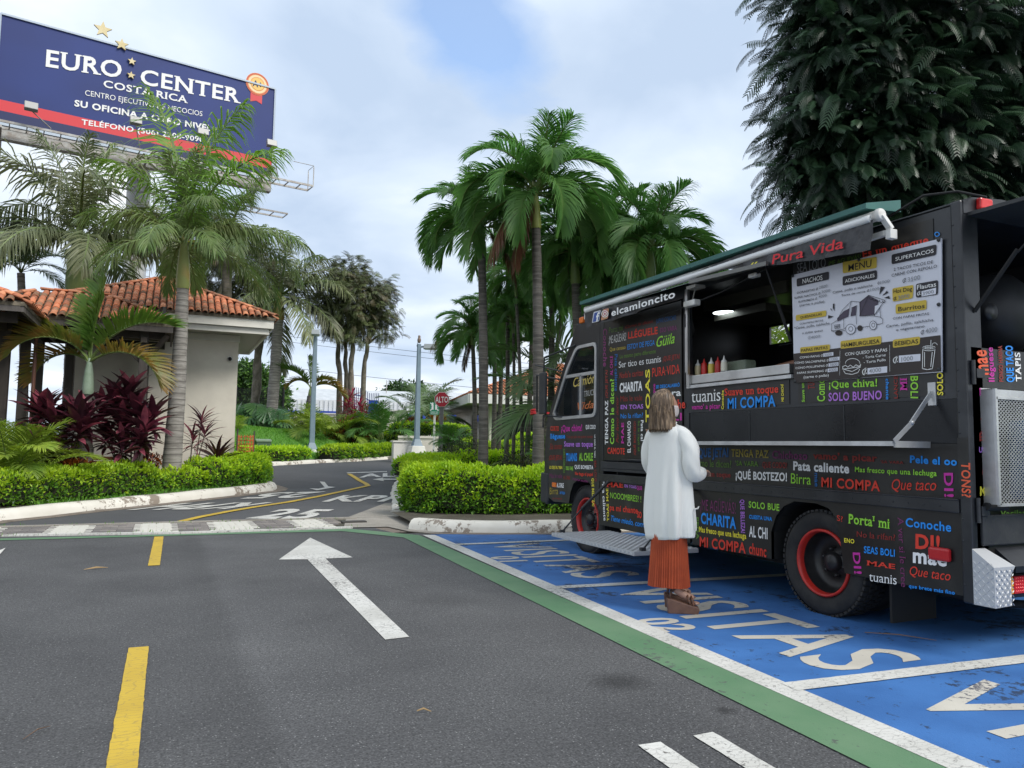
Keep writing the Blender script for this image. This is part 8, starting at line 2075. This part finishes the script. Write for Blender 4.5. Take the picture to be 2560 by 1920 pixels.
M_BG = [vmat('bright_leaf', (.10,.20,.035), leaf=.25), vmat('mid_leaf', (.055,.13,.024), leaf=.2), vmat('deep_leaf', (.030,.08,.018), leaf=.15)]
broad_tree('rounded bright green leafy tree behind the black mesh fence', (640,1120,52), [(625,955,52,1.5),(660,975,52,1.6),(600,985,52,1.4),(690,1000,52,1.1),(640,1010,52,1.6),(615,930,52,.8)], 2600, .34, 1, M_BG, r=.3)
broad_tree('cluster of far treetops showing over the warehouse roof', (1010,1010,95), [(995,985,95,1.6),(1030,988,95,1.5),(1048,984,95,1.0),(955,990,95,.6)], 500, .6, 2, [M_BG[2],M_BG[1]], name='distant_tree')

# ---- the great feathery tree, upper right --------------------------
M_BIG = [vmat('fern_leaf_dark', (.012,.030,.015), (.009,.022,.012), leaf=.12, rough=.4), vmat('fern_leaf', (.026,.058,.028), (.020,.045,.022), leaf=.15, rough=.4), vmat('fern_leaf_pale', (.055,.11,.052), (.042,.085,.042), leaf=.2, rough=.38)]
bt = at(2640,1000,16.5); bt.z = 0
big = thing('large_tree', 'huge dark green tree with fern like drooping leaves towering over the truck', 'tree', tuple(bt))
limb = MB(); A0 = at(2700,700,16.5); lm = [bt, at(2680,850,16.5), A0, at(2620,330,16.5), at(2560,60,16.5)]
limb.tube(lm, [.5,.42,.38,.3,.2], 10)
for L_ in ([(2700,640,16.5),(2480,330,16),(2330,190,15.5),(2150,60,15)],[(2640,400,16.5),(2440,150,16),(2280,-60,16)],[(2700,560,16.5),(2450,420,15.5),(2250,360,15),(2060,300,14.8)],[(2690,600,16.5),(2480,480,15.5),(2280,470,15),(2080,500,15)],[(2600,300,16.5),(2500,100,15.5),(2400,-50,15)],[(2330,190,15.5),(2180,180,15),(2000,170,14.8)],[(2250,360,15),(2120,380,15),(1980,420,15)],[(2440,150,16),(2200,0,15.5),(2000,-40,15)]):
    P_ = [at(*p) for p in L_]; limb.tube(P_, [.17-.13*i/(len(P_)-1) for i in range(len(P_))], 7)
for a, b in (((2330,190,15.5),(2390,60,15)),((2450,420,15.5),(2540,300,15)),((2280,470,15),(2200,560,15)),((2480,480,15.5),(2420,560,15)),((2180,180,15),(2110,260,15)),((2400,330,15.5),(2330,280,15.2)),((2500,250,15.2),(2380,260,15))):
    limb.tube([at(*a), at(*b)], [.05,.015], 5)
limb.build('trunk', mat('dark_bark', (.022,.019,.017), .9, c2=(.04,.036,.03), scale=5, bump=.6), big)
rs = np.random.RandomState(77)
TVs = [comp_leaf(L=1, n=14, pl=.25, w=.038, droop=dd, seed=s) for s, dd in enumerate((.2,.4,.65))]
blobs = [(2055,140,15,.7,60),(2045,330,15,.7,60),(2045,450,15,.6,60),(2480,-130,16.5,4.2,300),(2325,120,15.6,2.5,330),(2170,60,15.2,1.65,240),(2120,-60,15.2,1.5,150),(2140,230,15,1.35,230),(2150,400,15,1.35,230),(2255,500,15,1.1,170),(2335,440,15.3,1.5,200),(2440,470,15.6,1.7,210),(2560,330,15.8,1.8,180),(2420,200,17,2.2,160),(2560,80,15.5,2.2,200),(2330,-60,15,2.2,200),(2275,300,14.6,1.2,130),(2350,330,14.4,1.0,80),(2130,520,15,.75,70),(2640,500,15.5,1.6,90),(2700,200,15.5,2.5,120)]
VV, FF, MI, off = [], [], [], 0
for (u, v, d, R_, m) in blobs:
    m = int(m*2.7)
    c = np.array(at(u, v, d)); k8 = 5; ns = max(3, m//k8); m = ns*k8
    dirs = norm(rs.normal(size=(ns,3))); rad = R_*(.30+.70*rs.rand(ns,1)**.6); P0 = c+dirs*rad*np.array([1,1,.85])
    dh = dirs.copy(); dh[:,2] = dh[:,2]*.30-.12
    T0 = norm(dh+rs.normal(0,.30,(ns,3))*np.array([1,1,.35])+np.array([-.30,-.22,0])); S0 = norm(np.cross(T0, [0,0,1.0]))
    q8 = np.tile(np.arange(k8), ns); T1 = np.repeat(T0, k8, 0); S1 = np.repeat(S0, k8, 0)
    P = np.repeat(P0, k8, 0)+T1*(q8[:,None]/k8*1.1-.4)+np.array([0,0,-.10])*(q8[:,None]/k8)**2
    D = norm(T1*(.55+.5*(q8[:,None] == k8-1))+S1*np.where(q8%2 == 0, 1, -1)[:,None]*.75*(q8[:,None] < k8-1)+np.array([0,0,-.15])+rs.normal(0,.16,(m,3))); k = rs.randint(0,3,m)
    pale = (rs.rand(m) < .24)
    for q in range(3):
        s = k == q
        if not s.any(): continue
        V, F = place(*TVs[q], P[s], D[s], (.40+.38*rs.rand(s.sum())), rs.normal(0,.35,s.sum()), rs)
        VV.append(V); FF.append(F+off); off += len(V); MI.append(np.repeat(np.where(pale[s], 2, np.where(rs.rand(s.sum()) < .5, 0, 1)), len(TVs[q][1])))
fast_mesh('crown', np.concatenate(VV), np.concatenate(FF), M_BIG, big, np.concatenate(MI))

# ---- hedges ---------------------------------------------------------
GH = 'clipped yellow green hedges'
def offs(path, o):
    P = [Vector((p[0],p[1],0)) for p in path]; out = []
    for i, p in enumerate(P):
        t = (P[min(i+1,len(P)-1)]-P[max(i-1,0)]).normalized(); out.append((p.x-t.y*o, p.y+t.x*o))
    return out
LKo = offs(LK[1:9], .85)
hedge('long clipped hedge along the left kerb, below the purple leaved plants', [LKo[0]]+LKo[1:5]+[((LKo[5][0]*.9+LKo[4][0]*.1),(LKo[5][1]*.9+LKo[4][1]*.1))], .95, .56, 1900, .055, .14, seed=1, group=GH)
hedge('short rounded hedge at the far end of the left kerb beside the road bend', [LKo[6], LKo[7], (LKo[7][0]+.05,LKo[7][1]+.9)], 1.15, .62, 1900, .055, .14, seed=2, group=GH, round_=.5)
hedge('ragged low shrub patch joining the two left hedges around the palm foot', [(LKo[5][0]-.3,LKo[5][1]-.1),(LKo[6][0]+.1,LKo[6][1]+.1)], .8, .40, 1500, .06, .12, seed=3, group=GH, wild=.07, mats=[M_HTOP,M_HMID,M_HMID])
hedge('big clipped hedge in front of the palms, running behind the truck nose', [(4.42,14.0),(4.72,13.3),(5.6,12.95),(6.6,12.85),(9.5,12.7)], 1.1, .80, 2100, .055, .10, seed=4, group=GH)
hedge('clipped hedge behind the big one, at the inner road edge', [(6.25,20.9),(6.9,21.1),(8.6,21.6),(10.5,22.0),(13,22.4)], 1.6, .60, 1100, .065, .12, seed=5, group=GH, h2=.8)
hedge('hedge end turning along the road just behind the big hedge', [(4.85,14.6),(5.4,16.4),(5.95,18.4),(6.5,20.2)], .95, .62, 1300, .06, .12, seed=6, group=GH)
hedge('small clipped hedge before the stop sign post', [(11.0,29.5),(12.6,28.8),(15,28.2)], 1.3, .78, 800, .075, .15, seed=7, group=GH)
hedge('hedge right of the path end beneath the stop sign', [(12.6,36.5),(14.6,36.0)], 1.4, .75, 500, .085, .15, seed=8, group=GH)
pA = gp('I',(120,1440))[0]; pB = gp('I',(1030,1465))[0]; pC = gp('I',(1175,1452))[0]; pD = gp('I',(2230,1400))[0]; pE = gp('J',(690,1430))[0]
hedge('far kerbside hedge left of the lamp post pedestal, below the lawn', [(pA[0]-2,pA[1]-.2),(KF[0][0]+.1,KF[0][1]+.9),((KF[1][0]-.45),KF[1][1]+.55)], 1.0, .47, 700, .085, .10, seed=9, group=GH)
hedge('far kerbside hedge right of the lamp post pedestal', [(KF[1][0]+.55,KF[1][1]+.85),(KF[2][0],KF[2][1]+.75),(KF[3][0],KF[3][1]+.8),(KF[4][0],KF[4][1]+.8),(KF[6][0]-.3,KF[6][1]+.7)], 1.0, .50, 700, .085, .10, seed=10, group=GH)
hedge('hedge sloping back from the far kerb toward the planter', [(KF[6][0]-1.2,KF[6][1]+1.2),(KF[6][0]-2.4,KF[6][1]+4.0)], 1.3, 1.0, 500, .085, .15, seed=11, group=GH)
q = at(*Z('J',840,1120),36); hedge('hedge growing on the long planter wall behind the right lamp post', [(q.x-1.6,q.y+.3),(q.x+1.9,q.y-.9)], .8, .55, 600, .085, 1.0-.0, seed=12, group=GH)
hedge('hedge in front of the dark windows of the tiled building', [(14.5,31.3),(19,30.6)], 1.0, .9, 500, .085, .3, seed=13, group=GH)
M_SHG = [vmat('grey_shrub', (.085,.10,.055)), vmat('grey_shrub2', (.05,.062,.035)), vmat('grey_shrub3', (.028,.035,.02))]
M_SHD = [vmat('reddish_shrub', (.085,.075,.028)), vmat('deep_shrub', (.035,.055,.018)), vmat('deep_shrub2', (.02,.03,.012))]
def shrub(label, uv, d, r, n, ls, mats, seed, dz=.2, flat=.75, name='shrub', cat='shrub', ratio=.45):
    rs = np.random.RandomState(seed); p = at(uv[0], uv[1], d); gz = terr(p.x,p.y)+dz; t = thing(name, label, cat, (p.x,p.y,gz))
    P, dd = shell(rs, (p.x,p.y,gz+r*flat*.9), r, n, flat, .3); D = norm(dd*.8+rs.normal(0,.5,(n,3))+np.array([0,0,.3])); U = norm(rs.normal(0,.5,(n,3))+np.array([0,0,1.]))
    L_ = ls*(.7+.6*rs.rand(n)); V, F = leaf_quads(P, D, U, L_, L_*ratio); fast_mesh('leaves', V, F, mats, t, np.repeat(rs.choice(len(mats), n), 2), kind='stuff')
    mb = MB()
    for i in range(9): a = i*.7; mb.tube([(p.x,p.y,gz-.1),(p.x+r*.5*math.cos(a),p.y+r*.5*math.sin(a),gz+r*flat*1.1)], [.02,.006], 5)
    mb.build('stems', M_BARKT, t); return t
shrub('rounded greyish green shrub right of the potted palm', Z('J',1330,1330), 22.5, .85, 1500, .07, M_SHG, 1)
shrub('dark reddish green shrub behind the big hedge, left of the truck nose', Z('K',760,1540), 16.5, .65, 2200, .06, M_SHD, 2, dz=.25)
for i, (a, b, d, r) in enumerate(((480,1060,37,.75),(620,1050,38,.8),(780,1040,38,.9),(900,1040,38,.8),(840,930,41,1.3),(930,960,42,1.0))):
    shrub(['low dark shrub at the left end of the far bed','low dark shrub second in the far bed','low dark shrub in the middle of the far bed','low dark shrub nearest the lamp post in the far bed','taller olive shrub behind the broad leaved plants','leafy shrub at the foot of the small palm'][i], Z('I',a,b), d, r, 700, .12, [M_BG[1],M_BG[2],M_SHD[0]], 10+i, dz=.45)
shrub('bushy shade plant at the left edge behind the purple plants', Z('H',360,1100), 16.4, .5, 900, .10, [M_BG[2],M_SHD[1]], 30, dz=.2)
shrub('trailing variegated plant at the foot of the leftmost areca', Z('H',90,1270), 14.0, .35, 500, .07, [M_BG[0],M_BG[1]], 31, dz=.15)
shrub('low green plants along the guard house wall foot', Z('H',870,1210), 18.8, .40, 500, .09, [M_BG[1],M_HMID], 32, dz=.2)

hedge('unseen tall hedge added behind the truck to block light from beneath it', [(8.7,-3),(8.6,3),(8.5,9.6)], 1.0, 1.5, 350, .09, 0, seed=21, group=GH)  # added hedge hidden by the truck, keeps light from reaching under the chassis
# ---- crotons --------------------------------------------------------
M_CRO = [vmat('croton_orange', (.42,.12,.03), (.25,.07,.03)), vmat('croton_dark', (.10,.035,.025), (.05,.03,.02)), vmat('croton_yellow', (.30,.24,.04), (.15,.18,.03)), vmat('croton_green', (.05,.10,.02))]
shrub('orange and bronze croton in front of the short bottle palm', Z('H',420,1235), 14.5, .36, 480, .16, [M_CRO[0],M_CRO[0],M_CRO[1]], 40, dz=.28, cat='plant', name='croton', flat=.8)
shrub('dark red and yellow croton mass between the two far arecas', Z('I',1600,1200), 34.5, .95, 1500, .16, M_CRO+[M_CRO[1]], 41, dz=.4, cat='plant', name='croton')
shrub('orange tinged croton beside the far areca foot', Z('I',1400,1240), 34, .65, 800, .16, M_CRO, 42, dz=.4, cat='plant', name='croton')
shrub('small orange croton under the broad leaved plants', Z('I',385,1000), 36.5, .35, 260, .16, [M_CRO[0],M_CRO[0],M_CRO[2]], 43, dz=.75, cat='plant', name='croton')
shrub('yellow and red croton behind the right lamp post', Z('J',690,1040), 38, .55, 500, .17, [M_CRO[2],M_CRO[0],M_CRO[3]], 44, dz=1.2, cat='plant', name='croton')
shrub('yellow croton by the stop sign post', Z('J',1020,1020), 38, .65, 500, .17, [M_CRO[2],M_CRO[0],M_CRO[2]], 45, dz=1.2, cat='plant', name='croton')
shrub('small dark red croton at the guard house wall', Z('H',850,1200), 17.6, .28, 240, .10, [M_CRO[1],M_CRO[0]], 46, dz=.45, cat='plant', name='croton')

# ---- cordylines: every leaf its own piece ---------------------------
def blade_mesh(name, m, L=1, w=.25, curl=.35, seg=6):
    V = []; F = []
    for i in range(seg+1):
        s = i/seg; x = L*s; z = -curl*L*s*s; ww = w*(math.sin(math.pi*min(1,(s*.93+.07)))**.8)*.5 if i < seg else 0
        V += [(x,-ww,z+ww*.45),(x,0,z),(x,ww,z+ww*.45)]
        if i: b = (i-1)*3; F += [(b,b+1,b+4,b+3),(b+1,b+2,b+5,b+4)]
    mb = MB(); mb.add(V, F, 0, True); o = mb.build(name, m); me = o.data; bpy.data.objects.remove(o); return me
M_COR = [vmat('cordyline_dark', (.060,.018,.027), (.034,.012,.018), leaf=.12, rough=.3, spec=.6), vmat('cordyline_wine', (.105,.026,.042), (.060,.016,.026), leaf=.18, rough=.3, spec=.6), vmat('cordyline_pink', (.34,.085,.115), (.16,.035,.06), leaf=.25, rough=.35)]
M_CRI = [vmat('crimson_leaf', (.42,.022,.085), (.24,.015,.05), leaf=.25), vmat('crimson_dark', (.17,.015,.035), leaf=.2)]
BL = {m.name: blade_mesh('leaf', m) for m in M_COR+M_CRI}
BLn = {m.name: blade_mesh('leaf', m, w=.10, curl=.5) for m in M_COR+M_CRI+[M_CRO[1]]}
def cordyline(label, base, heads, seed, L=.62, n=22, mats=None, meshes=None, group='purple leaved plants'):
    rr = random.Random(seed); B_ = Vector(base); t = thing('cordyline', label, 'plant', tuple(B_), group)
    mats = mats or [M_COR[0], M_COR[1], M_COR[0], M_COR[1], M_COR[2]]; meshes = meshes or BL
    for h in heads:
        h = Vector(h); MB().tube([B_, B_.lerp(h,.5)+Vector((rr.uniform(-.05,.05),rr.uniform(-.05,.05),0)), h], [.016,.013,.010], 6).build('stem', mat('cordyline_stem', (.16,.12,.09), .8, c2=(.09,.06,.05), scale=8), t)
        for i in range(n):
            s = i/n; a = i*2.4+rr.uniform(-.3,.3); el_ = math.radians(78-95*s+rr.uniform(-12,12)); sc = L*rr.uniform(.75,1.1)*(.7+.3*math.sin(math.pi*min(1,s+.25)))
            m = rr.choice(mats); inst('leaf', meshes[m.name], t, tuple(h-B_-Vector((0,0,.22*s*L/.45))), (rr.uniform(-.5,.5), -el_, a), (sc,)*3)
    return t
def H_(a, b, d): return at(*Z('H',a,b), d)
def gz(p, z): return (p.x, p.y, z)
cordyline('tallest purple cordyline with dark glossy leaves before the pavilion post', gz(H_(735,1260,15.3),.2), [H_(700,900,15.3),H_(640,880,15.4),H_(770,960,15.1),H_(850,990,15.2),H_(570,960,15.5),H_(680,1030,15.2),H_(810,1060,15.0),H_(730,860,15.4)], 1, n=25)
cordyline('wine red cordyline with pink lower leaves in front of the bottle palm trunk', gz(H_(330,1280,14.6),.2), [H_(430,980,14.6),H_(480,1000,14.7),H_(450,1040,14.5)], 2, n=26)
cordyline('purple cordyline left of the bottle palm trunk', gz(H_(280,1280,14.7),.2), [H_(280,970,14.7),H_(225,950,14.8),H_(300,1020,14.6)], 3, n=26)
cordyline('low purple cordyline in front of the orange croton', gz(H_(230,1290,14.2),.2), [H_(220,1150,14.2),H_(310,1190,14.3),H_(180,1180,14.2)], 4, n=30, L=.50)
cordyline('lower purple cordyline at the right of the tallest one', gz(H_(700,1280,15.0),.2), [H_(790,1120,15.0),H_(600,1100,15.3),H_(680,1140,15.1)], 5, n=30, L=.48)
cordyline('slender pinkish cordyline standing alone right of the royal palm trunk', gz(H_(1065,1300,17.2),.2), [H_(1130,1010,17.2),H_(1080,1110,17.1),H_(1150,1080,17.3)], 6, n=26, L=.50, meshes=BLn, mats=[M_COR[0],M_COR[1],M_COR[2]])
cordyline('spiky dark bronze rosette at the foot of the pinkish cordyline', gz(H_(1220,1280,17.6),.3), [H_(1215,1225,17.6)], 7, n=70, L=.72, meshes=BLn, mats=[M_COR[0],M_CRO[1]])
I_ = lambda a, b, d: at(*Z('I',a,b), d)
cordyline('crimson pink cordyline bush by the blue gate, between the slim tree trunks', gz(I_(1650,1000,36),.9), [I_(1610,640,36),I_(1570,740,36),I_(1540,790,36.2),I_(1700,760,35.8),I_(1740,800,36),I_(1640,850,35.7),I_(1790,860,36),I_(1600,880,36)], 8, n=24, L=.62, meshes=BLn, mats=[M_CRI[0],M_CRI[0],M_CRI[1]], group=None)
# broad split leaves
def split_leaf(m):
    """heart-shaped blade with slots cut from the edge"""
    V = [(0,0,0)]; F = []; n = 9; 
    for sd in (1,-1):
        for i in range(n):
            a0 = math.radians(12+150*i/n); a1 = math.radians(12+150*(i+.62)/n)
            r = lambda a: .52*(1+.55*math.cos(a))
            b = len(V); q = .22
            for (a, k) in ((a0,q),(a1,q),(a1,1),((a0+a1)/2,1.06),(a0,1)): R_ = r(a)*k; V.append((.18+math.cos(a)*R_, sd*math.sin(a)*R_, -.25*(R_**2)))
            F.append((b,b+1,b+2,b+3,b+4)); F.append((0,b,b+1))
    F2 = [tuple(f) for f in F]; mb = MB(); mb.add(V, F2); o = mb.build('leaf', m); me = o.data; bpy.data.objects.remove(o); return me
SL = [split_leaf(vmat('monstera_leaf', (.055,.145,.045), (.035,.10,.035), leaf=.2, rough=.35)), split_leaf(vmat('monstera_leaf_pale', (.10,.20,.06), (.06,.14,.045), leaf=.2, rough=.35))]
rr = random.Random(9)
for k, (lab, a0, a1, b0, b1, n) in enumerate((('wide clump of broad split leaves beside the guard house wall',140,480,740,1000,46),('clump of broad split leaves nearer the small palm',480,760,790,1010,40))):
    q = I_((a0+a1)/2,1050,37.5); t = thing('monstera', lab, 'plant', (q.x,q.y,1.0), 'broad split leaved plants')
    for i in range(n):
        p = I_(rr.uniform(a0,a1), rr.uniform(b0,b1), 36.8+rr.uniform(-.5,1.2)); s = rr.uniform(.55,.95)
        tgt = math.atan2(-FW.y,-FW.x)+rr.uniform(-1.2,1.2)
        inst('leaf', SL[rr.random() < .35], t, tuple(p-ORG[t.name]), (rr.uniform(-.3,.3), rr.uniform(.35,1.1), tgt), (s,s,s))
    sm = MB()
    for i in range(14): p = I_(rr.uniform(a0,a1), rr.uniform(b0+60,b1), 37.3); sm.tube([(p.x,p.y,.8), p], .015, 5)
    sm.build('stems', M_RACH, t)
# ---- lawn mound, grass ----------------------------------------------
xs = np.linspace(-2.5, 11.5, 40); mb = MB(); nv = 18; vs = []
for x in xs:
    # front edge follows the hedge behind the far kerb
    t_ = min(max((x-KF[0][0])/(KF[6][0]-KF[0][0]),-.8),1.1); y0 = KF[0][1]+(KF[6][1]-KF[0][1])*t_+1.2
    for j in range(nv):
        s = j/(nv-1); y = y0+s*6.0; z = terr(x,y)+.10+1.10*math.sin(min(1,s*1.35)*math.pi/2)*(1+.10*math.sin(x*.9)); vs.append((x,y,z))
mb.add(vs, [(i*nv+j,(i+1)*nv+j,(i+1)*nv+j+1,i*nv+j+1) for i in range(len(xs)-1) for j in range(nv-1)], 0, True)
mound = struct(mb, 'lawn_mound', M_GRASS)
M_GB = [vmat('grass_blade', (.10,.28,.025), (.07,.21,.02), leaf=.2), vmat('grass_blade_pale', (.15,.33,.04), leaf=.2)]
def grass(fn, n, hgt, name, seed):
    rs = np.random.RandomState(seed); P = np.array([fn(rs) for _ in range(n)]); D = norm(rs.normal(0,.35,(n,3))+np.array([0,0,1.])); U = norm(rs.normal(size=(n,3)))
    L_ = hgt*(.6+.8*rs.rand(n)); V, F = leaf_quads(P, D, U, L_, L_*.14, 0); o = fast_mesh(name, V, F, M_GB, None, np.repeat(rs.choice(2, n), 2)); tag(o, kind='stuff'); return o
def onm(rs):
    x = rs.uniform(-2.4,6.5); t_ = min(max((x-KF[0][0])/(KF[6][0]-KF[0][0]),-.8),1.1); y0 = KF[0][1]+(KF[6][1]-KF[0][1])*t_+1.2; s = rs.rand(); y = y0+s*6
    return (x, y, terr(x,y)+.10+1.10*math.sin(min(1,s*1.35)*math.pi/2)*(1+.10*math.sin(x*.9)))
tag(grass(onm, 22000, .11, 'grass', 1), 'short bright green grass on the lawn mound behind the far hedge', 'grass')
def oni(rs): y = rs.uniform(13.6,24); x = rs.uniform(4.4+(y-13.6)*.28,13); return (x, y, terr(x,y)+.11)
tag(grass(oni, 16000, .14, 'grass', 2), 'green grass under the palms beside the truck', 'grass')
def onl(rs):
    k = rs.randint(3,8); s = rs.rand(); a, b = LK[k], LK[k+1] if k+1 < len(LK) else LK[k]; x = a[0]+(b[0]-a[0])*s; y = a[1]+(b[1]-a[1])*s; o = rs.uniform(.26,.65); return (x-o*.6, y+o*.75, terr(x,y)+.13)
tag(grass(onl, 1500, .10, 'grass', 3), 'tufts of grass between the left kerb and the hedge', 'grass')
def onp(rs): x = rs.uniform(-4,2.9); y = rs.choice([12.03,13.3]) + rs.normal(0,.05); return (x, y+max(0,.3-x)*.08, .01)
tag(grass(onp, 260, .05, 'grass', 4), 'weeds growing along the edges of the paver strip', 'grass')
# fallen leaves and twigs on the asphalt
M_FL = [mat('fallen_leaf', (.30,.20,.09), .8), mat('fallen_leaf_brown', (.16,.09,.05), .8)]
for i, (u, v, L_, lab) in enumerate(((240,1424,.22,'dry curled leaf lying on the asphalt left of the white arrow'),(92,1838,.16,'thin dry twig lying on the asphalt at the lower left'),(1060,1784,.07,'tiny straw coloured twig on the asphalt near the bottom centre'),(2250,1595,.45,'long dry stalk lying on the blue bay beside the truck'))):
    p = G(u, v); a = (.3,1.0,-.5,-.9)[i]; dx, dy = math.cos(a)*L_/2, math.sin(a)*L_/2
    o = MB().tube([(p.x-dx,p.y-dy,.012),(p.x,p.y+.01,.022),(p.x+dx,p.y+dy,.012)], [.003,.012 if i == 0 else .005,.002], 6, flat=.4).build('fallen_leaf' if i == 0 else 'twig', M_FL[i % 2]); tag(o, lab, 'leaf' if i == 0 else 'twig')
# backdrop of trees beyond the island, right of the buildings, out of the truck's shadow
for i, (u, d, h) in enumerate(((1650,30,2.6),(1850,32,3.0),(2100,30,3.2),(2350,28,3.0),(2620,26,3.2),(2900,24,3.0))):
    p = at(u,1100,d); broad_tree(['dense tree behind the truck, first from the left','dense tree behind the truck, second from the left','dense tree behind the truck, third from the left','dense tree behind the truck, fourth from the left','dense tree behind the truck, fifth from the left','dense tree beyond the right edge behind the truck'][i], (u,1110,d), [(u,1020,d,h*.9),(u-70,1060,d,h*.7),(u+80,1060,d,h*.7),(u,940,d,h*.55)], 900, .34, 60+i, [M_BG[1],M_BG[2],M_SHD[1]], r=.25)
